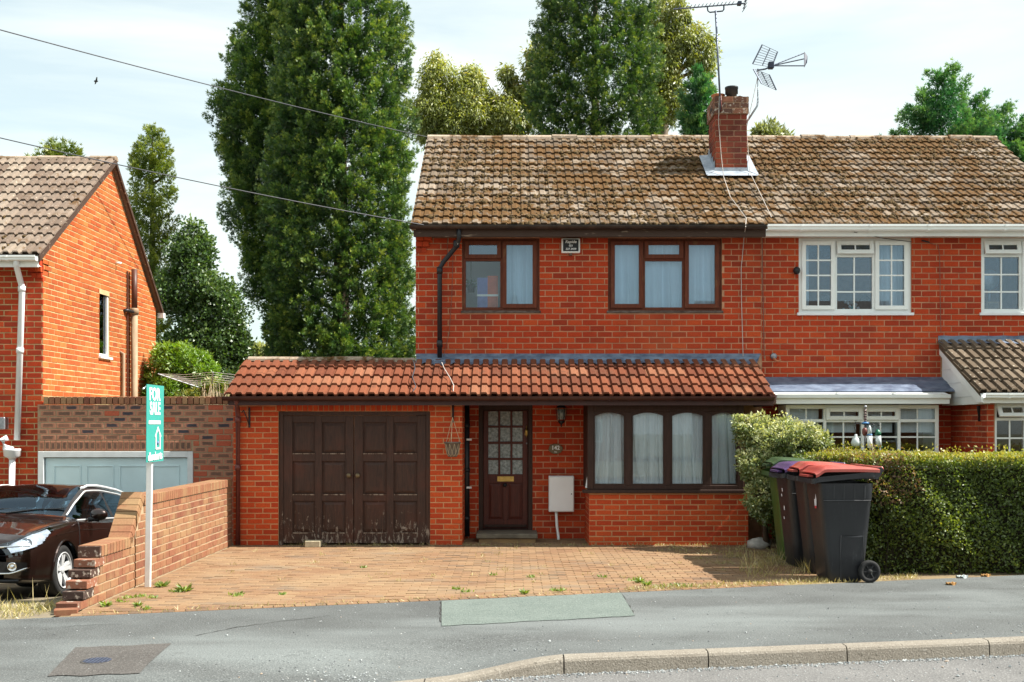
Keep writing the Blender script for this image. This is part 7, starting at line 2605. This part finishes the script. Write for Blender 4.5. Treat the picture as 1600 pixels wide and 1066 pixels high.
def wheelie_bin(x, y, rot, body_m, lid_m, label, lid_tilt=0.0, detail=True):
    cs, sn = math.cos(rot), math.sin(rot)
    def xf(p): return Vector((x + p.x * cs - p.y * sn, y + p.x * sn + p.y * cs, p.z * 1.035))
    t = thing('wheelie_bin', (x + .3, y, 0), label, 'bin', 'wheeled bins by the hedge')
    secs = [(.0, .14, .50, .20, .05), (.03, .12, .52, .225, .06), (.30, .095, .555, .238, .07), (.86, .035, .605, .268, .075), (.875, .03, .61, .272, .075), (1.05, .012, .622, .282, .075)]
    vs, fs = [], []
    m = None
    for (z, a, b, h, r) in secs:
        rg = rrect(a, b, h, r)
        m = len(rg)
        vs += [(px_, py_, z) for px_, py_ in rg]
    for i in range(len(secs) - 1):
        for k in range(m):
            fs.append((i * m + k, i * m + (k + 1) % m, (i + 1) * m + (k + 1) % m, (i + 1) * m + k))
    fs.append(list(range(m))[::-1])
    bd_ = MB(xf).add(vs, fs, True)
    # recessed front shoulders and ribs
    body_ = bd_.build('body', body_m, t)
    rim = MB(xf)
    o_, i_ = rrect(-.075, .640, .300, .07), rrect(0, .625, .28, .07)
    def rz_(px_): return 1.045 + .070 * sm((px_ + .07) / .19)
    vs = [(a, b, rz_(a)) for a, b in o_] + [(a, b, rz_(a) + .055) for a, b in o_] + [(a, b, rz_(a) - .02) for a, b in i_]
    fs = [(k, (k + 1) % m, m + (k + 1) % m, m + k) for k in range(m)] + [(2 * m + k, 2 * m + (k + 1) % m, (k + 1) % m, k) for k in range(m)]
    rim.add(vs, fs)
    rim.build('rim', body_m, t)
    ld = MB(xf)
    def lidp(u, v):
        px_ = -.035 + .705 * u
        py_ = (v - .5) * .615
        e = max(abs(v - .5) * 2, 0)
        z = 1.205 - .055 * (1 - sm(u / .16)) + .030 * math.sin(math.pi * min(1, .08 + u * .92)) ** .7 * (1 - e ** 4 * .75) + lid_tilt * (1 - u)
        if e > .999: z -= .010
        return Vector((px_, py_, z))
    ld.grid(lidp, 22, 16)
    # lid skirt
    for v in (0, 1):
        ps = [lidp(k / 22, v) for k in range(23)]
        ld.add(ps + [p - Vector((0, 0, .030)) for p in ps], [(k, k + 1, 24 + k, 23 + k) for k in range(22)])
    ps = [lidp(0, k / 16) for k in range(17)]
    ld.add(ps + [p - Vector((-.01, 0, .015)) for p in ps], [(k, k + 1, 18 + k, 17 + k) for k in range(16)])
    ld.box((-.085, -.15, 1.112 + lid_tilt), (-.02, .15, 1.135 + lid_tilt))
    lid = ld.build('lid', lid_m, t)
    MB(xf).tube([(.70, -.27, 1.205), (.70, .27, 1.205)], .024, 10).build('hinge_bar', lid_m, lid)
    for s in (-1, 1):
        MB(xf).prism([(.60, s * .24, 1.10), (.66, s * .24, 1.09), (.725, s * .24, 1.19), (.70, s * .24, 1.225), (.62, s * .24, 1.19)], (0, s * .035, 0)).build('handle_arm', body_m, t)
    MB(xf).tube([(.50, -.24, .12), (.50, .24, .12)], .014, 8).build('axle', 'iron', t)
    for s in (-1, 1):
        wc = Vector((.565, s * .265, .118))
        w = MB(xf).lathe([(.075, -.03), (.112, -.03), (.118, -.02), (.118, .02), (.112, .03), (.075, .03), (.07, .012), (.03, .012), (.028, .03), (.004, .032)], wc, (0, s, 0), 26).build('wheel', 'rubber', t)
        hb = MB(xf)
        for k in range(6):
            q = k * math.pi / 3
            d = Vector((math.cos(q), 0, math.sin(q)))
            hb.tube([wc + d * .022 + Vector((0, s * .016, 0)), wc + d * .078 + Vector((0, s * .020, 0))], .010, 5)
        hb.build('hub', 'car_black', w)
    if detail:
        rb = MB(xf)
        for s in (-1, 1):
            def side(px_, z):                        # half width of the side wall at height z
                return float(np.interp(z, [q[0] for q in secs], [q[3] for q in secs]))
            for xx in (.16, .27, .385, .50):
                rb.add([(xx, s * (side(xx, .90) + .001), .89), (xx + .010, s * (side(xx, .90) + .007), .89), (xx + .020, s * (side(xx, .9) + .001), .89), (xx, s * (side(xx, 1.03) + .001), 1.03), (xx + .010, s * (side(xx, 1.03) + .007), 1.03), (xx + .020, s * (side(xx, 1.03) + .001), 1.03)], [(0, 1, 4, 3), (1, 2, 5, 4)])
            za, zb_ = .03, .50
            for (xa, xb, z0_, z1_) in ((.25, .268, za, zb_), (.50, .518, za, zb_), (.268, .50, zb_ - .02, zb_)):
                rb.add([(xa, s * (side(0, z0_) + .002), z0_), (xb, s * (side(0, z0_) + .008), z0_), (xb, s * (side(0, z1_) + .002), z1_), (xa, s * (side(0, z1_) + .008), z1_)], [(0, 1, 2, 3)])
            rb.tube([(.06, s * (side(0, .868) + .002), .868), (.58, s * (side(0, .868) + .002), .868)], .008, 6)
        rb.build('rib', body_m, body_)
    return t, xf


b1, xf1 = wheelie_bin(3.335, 12.46, R(2), 'bin_black', 'lid_red', 'front black wheeled bin with faded red lid, nearest the pavement')
sk = MB(xf1).add([(.045 - .012, -.10, .80), (.038, -.02, .80), (.026, -.015, .94), (.022, -.03, .975), (.021, -.085, .97), (.03, -.11, .86)], [(0, 1, 2, 3, 4, 5)])
sk.build('sticker', 'sticker', b1)
MB(xf1).add([(.036, -.095, .775), (.040, -.02, .772), (.0375, -.02, .80), (.0335, -.098, .80)], [(0, 1, 2, 3)]).build('sticker_edge', 'sticker_red', b1)
b2, xf2 = wheelie_bin(3.345, 13.10, R(-3), 'bin_black', 'lid_red', 'second black bin with red lid, squeezed behind the front one', .03)
b3, xf3 = wheelie_bin(3.30, 13.73, R(3), 'bin_black', 'lid_purple', 'black wheeled bin with purple lid between red-lidded and green ones')
for (z, h, m_) in ((.88, .04, 0), (.82, .03, 1), (.66, .05, 0), (.55, .03, 1)):
    MB(xf3).add([(-.004 + (1.05 - z) * .115, -.06 + .05 * m_, z), (-.004 + (1.05 - z) * .115, -.02 + .05 * m_, z), (-.004 + (1.05 - z - h) * .115, -.02 + .05 * m_, z + h), (-.004 + (1.05 - z - h) * .115, -.06 + .05 * m_, z + h)], [(0, 1, 2, 3)]).build('sticker', 'sticker', b3)
b4, xf4 = wheelie_bin(3.33, 14.36, R(-2), 'bin_green', 'lid_green', 'green wheeled bin at the back of the row against the hedge', .05)

# ================================================================== SMALLER THINGS
# hanging basket and brackets
br = MB()
bx_, by_ = PX(707, 15.8), 15.80
br.tube([(bx_, YG - .012, PZ(660, YG)), (bx_, YG - .012, PZ(633, YG))], .012, 6)
br.tube([(bx_, YG - .012, PZ(636, YG)), (bx_, 15.88, PZ(633, 15.9)), (bx_, by_ + .01, PZ(640, by_)), (bx_, by_, PZ(648, by_)), (bx_, by_ + .02, PZ(652, by_))], .009, 6)
br.tube([(bx_, YG - .012, PZ(657, YG)), (bx_, 15.90, PZ(648, 15.9)), (bx_, 15.84, PZ(636, 15.85))], .008, 6)
br.build('basket_bracket', 'iron', house)
hb = thing('hanging_basket', (bx_, by_, PZ(714, by_)), 'grey plastic hanging basket beside the garage doors', 'basket')
pot = MB().lathe([(.060, 0), (.085, .05), (.107, .19), (.120, .192), (.122, .212), (.108, .212), (.10, .17)], (bx_, by_, PZ(714, by_)), Z_, 20)
pot_o = pot.build('pot', 'basket', hb)
lt = MB()
for k in range(10):
    q0 = 2 * math.pi * k / 10
    for sgn in (1, -1):
        ps = [(bx_ + math.cos(q0 + sgn * a) * r, by_ + math.sin(q0 + sgn * a) * r, PZ(714, by_) + h) for a, r, h in ((0, .064, .01), (.3, .086, .05), (.62, .110, .185))]
        lt.tube(ps, .0022, 4)
lt.build('lattice', 'string', pot_o)
for q in (.4, 2.5, 4.6):
    MB().tube([(bx_ + math.cos(q) * .116, by_ + math.sin(q) * .116, PZ(714, by_) + .205), (bx_, by_, PZ(652, by_))], .0035, 5).build('cord', 'string', hb)
lf = MB()
lf.obox((bx_ - .04, by_ - .03, PZ(714, by_) + .235), (.012, 0, .03), (0, .02, 0), (.004, 0, -.002))
lf.build('dead_leaf', 'dry_leaf', hb)
b2_ = MB()
bx2 = PX(384, 15.9)
b2_.box((bx2 + .02, YG - .022, PZ(668, YG)), (bx2 + .045, YG - .01, PZ(637, YG)))
b2_.tube([(bx2 + .03, YG - .02, PZ(664, YG)), (bx2 + .01, 15.9, PZ(652, 15.9)), (bx2 - .02, 15.85, PZ(641, 15.85)), (bx2 - .03, 15.80, PZ(645, 15.8))], .008, 6)
b2_.build('basket_bracket', 'iron', house)
o = box('concrete_block', (PX(478, 15.8), 15.70, .004), (PX(502, 15.8), 15.88, .094), 'concrete', None, .008)
tag(o, 'pale concrete block lying against the foot of the left garage leaf', 'block')
rk = MB().ball((PX(1186, 15.6), 15.6, .06), .16, 6, (1.1, .8, .55))
rr = random.Random(2)
rk.v = [p + Vector((rr.uniform(-.02, .02), rr.uniform(-.02, .02), rr.uniform(-.015, .015))) for p in rk.v]
tag(rk.build('rock', 'rock', None), 'pale rock lying under the variegated shrub', 'rock')
# bird feeder
FY = 14.75
fx = PX(1352, FY)
fd = thing('bird_feeder_stand', (fx, FY, 0), 'bird feeding pole with hanging feeders above the hedge', 'bird feeder')
MB().tube([(fx, FY, 0), (fx, FY, PZ(634, FY))], .010, 8).build('pole', 'iron', fd)
MB().ball((fx, FY, PZ(636, FY)), .022, 6).build('finial', 'steel', fd)
tw = MB()
for ph in (0, math.pi):
    tw.tube([(fx + .014 * math.cos(k * .8 + ph), FY + .014 * math.sin(k * .8 + ph), PZ(640 + k * 1.0, FY)) for k in range(26)], .005, 5)
tw.build('twisted_rod', 'pipe_brown', fd)
MB().lathe([(.04, 0), (.05, .01), (.05, .02), (.02, .03)], (fx, FY, PZ(663, FY)), Z_, 12).build('collar', 'feeder_blue', fd)
for (s, hx, hz) in ((-1, 1334, 662), (1, 1370, 666), (.5, 1362, 668)):
    x1 = PX(hx, FY)
    MB().tube([(fx, FY, PZ(664, FY)), ((fx + x1) / 2, FY - .03, PZ(662, FY)), (x1, FY - .06, PZ(hz, FY)), (x1 - .012 * s, FY - .07, PZ(hz - 5, FY)), (x1 + .02 * s, FY - .07, PZ(hz - 4, FY))], .005, 5).build('hook', 'iron', fd)
f1 = thing('bird_feeder', (PX(1335, FY), FY - .06, PZ(698, FY)), 'round clear bottle feeder hanging at the left of the feeding pole', 'bird feeder')
f1.pop('group', None)
MB().lathe([(.03, 0), (.055, .02), (.062, .06), (.045, .105), (.02, .125), (.018, .16), (.01, .165)], (PX(1335, FY), FY - .06, PZ(698, FY)), Z_, 16).build('bottle', 'feeder_clear', f1)
MB().tube([(PX(1335, FY), FY - .06, PZ(679, FY)), (PX(1333, FY), FY - .06, PZ(667, FY))], .003, 4).build('wire', 'iron', f1)
f2 = thing('bird_feeder', (PX(1371, FY), FY - .06, PZ(698, FY)), 'green-capped tube feeder hanging at the right of the feeding pole', 'bird feeder')
MB().lathe([(.036, 0), (.036, .15)], (PX(1371, FY), FY - .06, PZ(698, FY)), (-.08, 0, 1), 14).build('tube', 'feeder_clear', f2)
MB().lathe([(.042, .15), (.038, .19), (.018, .225), (.004, .23)], (PX(1371, FY), FY - .06, PZ(698, FY)), (-.08, 0, 1), 14).build('cap', 'feeder_green', f2)
MB().lathe([(.045, -.015), (.045, .004)], (PX(1371, FY), FY - .06, PZ(698, FY)), (-.08, 0, 1), 14).build('tray', 'feeder_green', f2)
MB().tube([(PX(1369, FY), FY - .06, PZ(673, FY)), (PX(1370, FY), FY - .06, PZ(664, FY))], .003, 4).build('wire', 'iron', f2)
f3 = thing('bird_feeder', (PX(1357, FY), FY - .10, PZ(700, FY)), 'white tube feeder with blue ring hanging beside the feeding pole', 'bird feeder')
MB().lathe([(.032, 0), (.032, .165)], (PX(1355, FY), FY - .10, PZ(700, FY)), Z_, 14).build('tube', 'sign_white', f3)
MB().lathe([(.036, .165), (.036, .18)], (PX(1355, FY), FY - .10, PZ(700, FY)), Z_, 14).build('ring', 'feeder_blue', f3)
MB().lathe([(.030, .18), (.018, .27), (.004, .30)], (PX(1355, FY), FY - .10, PZ(700, FY)), Z_, 14).build('cap', 'feeder_clear', f3)
f4 = thing('bird_feeder', (PX(1350, FY), FY - .03, PZ(679, FY)), 'small dark cage feeder fixed against the feeding pole', 'bird feeder')
MB().lathe([(.02, 0), (.034, .03), (.034, .08), (.018, .105)], (PX(1350, FY), FY - .03, PZ(681, FY)), Z_, 10).build('cage', 'pipe_brown', f4)
f5 = thing('bird_table', (PX(1363, FY), FY, 0), 'small wooden bird tray on its own stake beside the feeders', 'bird table')
MB().tube([(PX(1364, FY), FY + .05, 0), (PX(1364, FY), FY + .05, PZ(686, FY))], .018, 8).build('stake', 'bark_pale', f5)
box('tray', (PX(1357, FY), FY - .02, PZ(687, FY)), (PX(1370, FY), FY + .12, PZ(685, FY)), 'bark_pale', f5)

# aerials on the chimney
a1 = thing('television_aerial', (PX(1124, 18.25), 18.25, 6.9), 'long straight aerial on a tall mast at the chimney top left', 'aerial', 'television aerials on the chimney')
AY = 18.24
mt_ = MB().tube([(PX(1127, AY), AY, PZ(174, AY)), (PX(1126, AY), AY, PZ(150, AY))], .016, 8)
mt_.build('mast_foot', 'pipe_brown', a1)
MB().tube([(PX(1126, AY), AY, PZ(172, AY)), (PX(1118, AY), AY, PZ(17, AY))], .016, 8).build('mast', 'aerial', a1)
MB().tube([(PX(1105, AY), AY, PZ(10, AY)), (PX(1106, AY), AY, PZ(17, AY)), (PX(1109, AY), AY, PZ(19.5, AY)), (PX(1129, AY), AY, PZ(17.5, AY)), (PX(1131, AY), AY, PZ(15, AY)), (PX(1131, AY), AY, PZ(8, AY))], .012, 6).build('cradle', 'aerial_dark', a1)
bp0, bp1 = P(1052, 14.5, AY), P(1163, 5.5, AY)
MB().tube([bp0, bp1], .012, 6).build('boom', 'aerial', a1)
for k in range(16):
    f = k / 16
    p = bp0.lerp(bp1, .03 + f * .86)
    MB().tube([p + Vector((.004, -.10, .012)), p + Vector((-.004, .10, .024))], .006, 5).build('element', 'aerial', a1)
box('dipole_box', tuple(bp0.lerp(bp1, .93) + Vector((-.03, -.05, -.02))), tuple(bp0.lerp(bp1, .93) + Vector((.03, .05, .03))), 'aerial_dark', a1)
rf = MB()
for k in range(4):
    z = -.10 + .055 * k
    rf.tube([bp1 + Vector((.0 + .01 * k, -.16, z)), bp1 + Vector((.0 + .01 * k, .16, z + .02))], .006, 5)
rf.tube([bp1 + Vector((-.01, 0, -.11)), bp1 + Vector((.03, 0, .09))], .008, 5)
rf.build('reflector', 'aerial_dark', a1)
a2 = thing('television_aerial', (PX(1170, 18.5), 18.5, 6.75), 'grid aerial with twin wire reflectors on a cranked chimney mast', 'aerial', 'television aerials on the chimney')
AY = 18.5
MB().tube([(CX1 + .01, AY, PZ(196, AY)), (PX(1183, AY), AY, PZ(166, AY)), (PX(1184, AY), AY, PZ(160, AY)), (PX(1184, AY), AY, PZ(108, AY))], .016, 8).build('mast', 'mast_pale', a2)
def gridpanel(c0, c1, c2, c3, n, name):
    """A reflector between two rails: c0-c1 and c3-c2, with n wires across."""
    g_ = MB()
    g_.tube([c0, c1], .012, 5); g_.tube([c3, c2], .012, 5)
    g_.tube([c0.lerp(c3, .5), c1.lerp(c2, .5)], .009, 5)
    for k in range(n + 1):
        f = k / n
        g_.tube([c0.lerp(c1, f), c3.lerp(c2, f)], .0048, 4)
    g_.build(name, 'aerial', a2)
gridpanel(P(1176, 100, 18.2), P(1191, 70, 18.2), P(1215, 81, 18.75), P(1206, 105, 18.75), 8, 'reflector')
gridpanel(P(1177, 108, 18.2), P(1190, 131, 18.2), P(1213, 141, 18.75), P(1202, 117, 18.75), 8, 'reflector')
jn = P(1206, 103, 18.5)
MB().tube([P(1183, 110, 18.5), P(1196, 108, 18.5), jn], .014, 6).build('boom', 'aerial', a2)
box('joint', tuple(jn + Vector((-.06, -.05, -.05))), tuple(jn + Vector((.03, .05, .06))), 'aerial_dark', a2, .01)
for (ex_, ey2, ed) in ((1257, 83, 18.7), (1257, 92, 18.45), (1258, 103, 18.3)):
    p, q = jn, P(ex_, ey2, ed)
    e_ = MB().tube([p, q], .010, 6)
    for k in range(9):
        c = p.lerp(q, .12 + .1 * k)
        e_.tube([c + Vector((-.012, -.07, -.02)), c + Vector((.012, .07, .028))], .005, 4)
    e_.build('director', 'aerial', a2)
MB().prism([P(1257, 81, 18.6), P(1262, 88, 18.6), P(1261, 98, 18.4), P(1257, 105, 18.35)], (.0, .03, 0)).build('end_plate', 'aerial_dark', a2)
# aerial leads on roof and chimney
MB().tube([(PX(1124, 18.22), 18.23, PZ(150, 18.2)), (PX(1123, 18.22), 18.24, PZ(190, 18.2)), (PX(1127, 18.22), 18.24, PZ(240, 18.2)), (PX(1131, 18.1), 18.12, rz(18.1) + .09), (PX(1141, 17.4), 17.4, rz(17.4) + .08), (PX(1167, 16.65), 16.7, rz(16.7) + .08), (PX(1165, 16.5), 16.50, 4.66), (PX(1161, 16.9), 16.86, 4.52)], .0055, 5).build('aerial_lead', 'cable_grey', a1)
MB().tube([(PX(1184, 18.48), 18.48, PZ(120, 18.5)), (CX1 + .02, 18.4, PZ(200, 18.4)), (CX1 + .03, 18.2, rz(18.2) + .12), (PX(1188, 17.5), 17.5, rz(17.5) + .08), (PX(1206, 16.7), 16.72, rz(16.72) + .08)], .0055, 5).build('aerial_lead', 'cable_grey', a2)

# telephone cables
def cable(pts, r, label, sag=.3):
    p, q = Vector(pts[0]), Vector(pts[1])
    ps = [p.lerp(q, k / 24) - Vector((0, 0, sag * 4 * (k / 24) * (1 - k / 24))) for k in range(25)]
    tag(MB().tube(ps, r, 6).build('telephone_cable', 'cable_dark', None), label, 'cable', 'telephone cables overhead')


cable((P(-420, -70, 12.5), P(700, 221, 27.0)), .0085, 'upper dark cable crossing the tall conifers towards the ridge', .10)
cable((P(-420, 112, 12.5), P(682, 355, 16.62)), .0070, 'lower dark cable running down to the left eaves corner', .10)
# distant bird
bd0 = P(150, 127, 60)
bd1 = MB().ball(bd0, .055, 6, (2.2, 1, 1))
bd1.add([bd0 + Vector((-.05, 0, 0)), bd0 + Vector((.07, 0, 0)), bd0 + Vector((.17, -.25, .14)), bd0 + Vector((.12, -.26, .14))], [(0, 1, 2, 3)])
bd1.add([bd0 + Vector((-.05, 0, 0)), bd0 + Vector((.07, 0, 0)), bd0 + Vector((-.12, .25, -.09)), bd0 + Vector((-.17, .26, -.09))], [(0, 1, 2, 3)])
tag(bd1.build('bird', 'cable_dark', None), 'tiny dark bird in the pale sky at the left', 'bird')

# drain cover in the dark repair
cy_ = ZC * F / (1034 - HY); cx_ = (152 - 800) * cy_ / F
dc = thing('drain_cover', (cx_, cy_, pave_z(cx_, cy_)), 'round blue-grey gridded iron cover in the dark tarmac patch', 'cover')
zc2 = pave_z(cx_, cy_) + .004
MB().lathe([(.118, .0), (.118, .004), (.098, .0045)], (cx_, cy_, zc2), Z_, 24).build('cover_frame', 'patch_dark', dc)
gd_ = MB()
for k in range(-3, 4):
    o_ = .028 * k
    h = math.sqrt(max(0, .096 ** 2 - o_ ** 2))
    gd_.box((cx_ + o_ - .006, cy_ - h, zc2 + .0046), (cx_ + o_ + .006, cy_ + h, zc2 + .008))
    gd_.box((cx_ - h, cy_ + o_ - .0055, zc2 + .0052), (cx_ + h, cy_ + o_ + .0055, zc2 + .0086))
gd_.build('grid', 'cover_blue', dc)
# litter on the pavement under the hedge
for (px_, py_, s, m_, lb) in ((1503, 903, .06, 'litter', 'crumpled pale paper lying before the hedge at the right'), (1540, 901, .05, 'dry_leaf', 'orange dry leaf on pavement before the hedge'), (1486, 914, .05, 'dry_leaf', 'brown dry leaf lying nearer the kerb before the hedge')):
    y_ = ZC * F / (py_ - HY); x_ = (px_ - 800) * y_ / F
    q = MB().grid(lambda u, v: Vector((x_ + (u - .5) * s * 1.8, y_ + (v - .5) * s * 1.6, .012 + .016 * math.sin(7 * u + 3 * v) + .012 * math.sin(11 * v))), 5, 5, False)
    tag(q.build('litter' if m_ == 'litter' else 'fallen_leaf', m_, None), lb, 'litter' if m_ == 'litter' else 'leaf')

# ================================================================== ACROSS THE ROAD (seen only as reflections in the panes)
struct(MB().add([(-60, -40, -.02), (60, -40, -.02), (60, -5.5, -.02), (-60, -5.5, -.02)], [(0, 1, 2, 3)]).build('far_verge', 'lawn'))
MAT['plain_brick'] = plain('distant_brick', (0.30, 0.09, 0.045), 0.9, var=0.3, scale=8)
MAT['plain_tile'] = plain('distant_roof_tile', (0.16, 0.115, 0.09), 0.9, var=0.3, scale=5)
for i, (x0, lab) in enumerate(((-19, 'plain brick house across the road, at the left behind the camera'), (-4.5, 'plain brick house across the road, straight behind the camera'), (10, 'plain brick house across the road, at the right behind the camera'))):
    oh = thing('brick_house', (x0 + 5, -26, 0), lab, 'house', 'houses across the road')
    MB().box((x0, -30, -.1), (x0 + 10, -22, 4.6)).build('wall', 'plain_brick', oh)
    MB().prism([(x0 - .2, -21.6, 4.5), (x0 - .2, -26, 8.4 if x0 > 5 else 7.0), (x0 - .2, -30.4, 4.5)], (10.4, 0, 0)).build('roof', 'plain_tile', oh)
    for k in range(3):
        for z in (.9, 3.2):
            w_ = box('window', (x0 + .9 + 3.1 * k, -22.02, z), (x0 + 2.7 + 3.1 * k, -21.97, z + 1.1), 'upvc', oh)
            box('pane', (x0 + 1.0 + 3.1 * k, -21.97, z + .1), (x0 + 2.6 + 3.1 * k, -21.96, z + 1.0), 'car_black', w_)
# fine cracks and a long cold joint in the pavement
MAT['crack'] = plain('dark_crack', (0.035, 0.033, 0.03), 1.0, var=0.4, scale=40)
rr = random.Random(77)
def crack(pix, w, m='crack'):
    pts = []
    for (a, b), (c, d) in zip(pix[:-1], pix[1:]):
        for k in range(7):
            f = k / 7
            pts.append((a + (c - a) * f + rr.uniform(-2, 2), b + (d - b) * f + rr.uniform(-.5, .5)))
    pts.append(pix[-1])
    g = [gp(*p) for p in pts]
    mb = MB()
    L_, R_ = [], []
    for i, (x, y) in enumerate(g):
        x1, y1 = g[min(i + 1, len(g) - 1)]; x0, y0 = g[max(i - 1, 0)]
        d = Vector((x1 - x0, y1 - y0, 0)).normalized()
        n_ = Vector((-d.y, d.x, 0)) * w * rr.uniform(.3, 1) * (1 if 0 < i < len(g) - 1 else .1)
        z = pave_z(x, y) + .0035
        L_.append((x + n_.x, y + n_.y, z)); R_.append((x - n_.x, y - n_.y, z))
    mb.add(L_ + R_, [(len(g) + i, len(g) + i + 1, i + 1, i) for i in range(len(g) - 1)])
    struct(mb.build('pavement_crack', m))
crack([(300, 995), (372, 980), (470, 968), (520, 962)], .006)
crack([(60, 985), (120, 978), (190, 976)], .005)
crack([(690, 979), (760, 974), (860, 969), (992, 963)], .007)
crack([(690, 939), (689, 960), (690, 979)], .007)
crack([(970, 926), (982, 945), (992, 963)], .007)
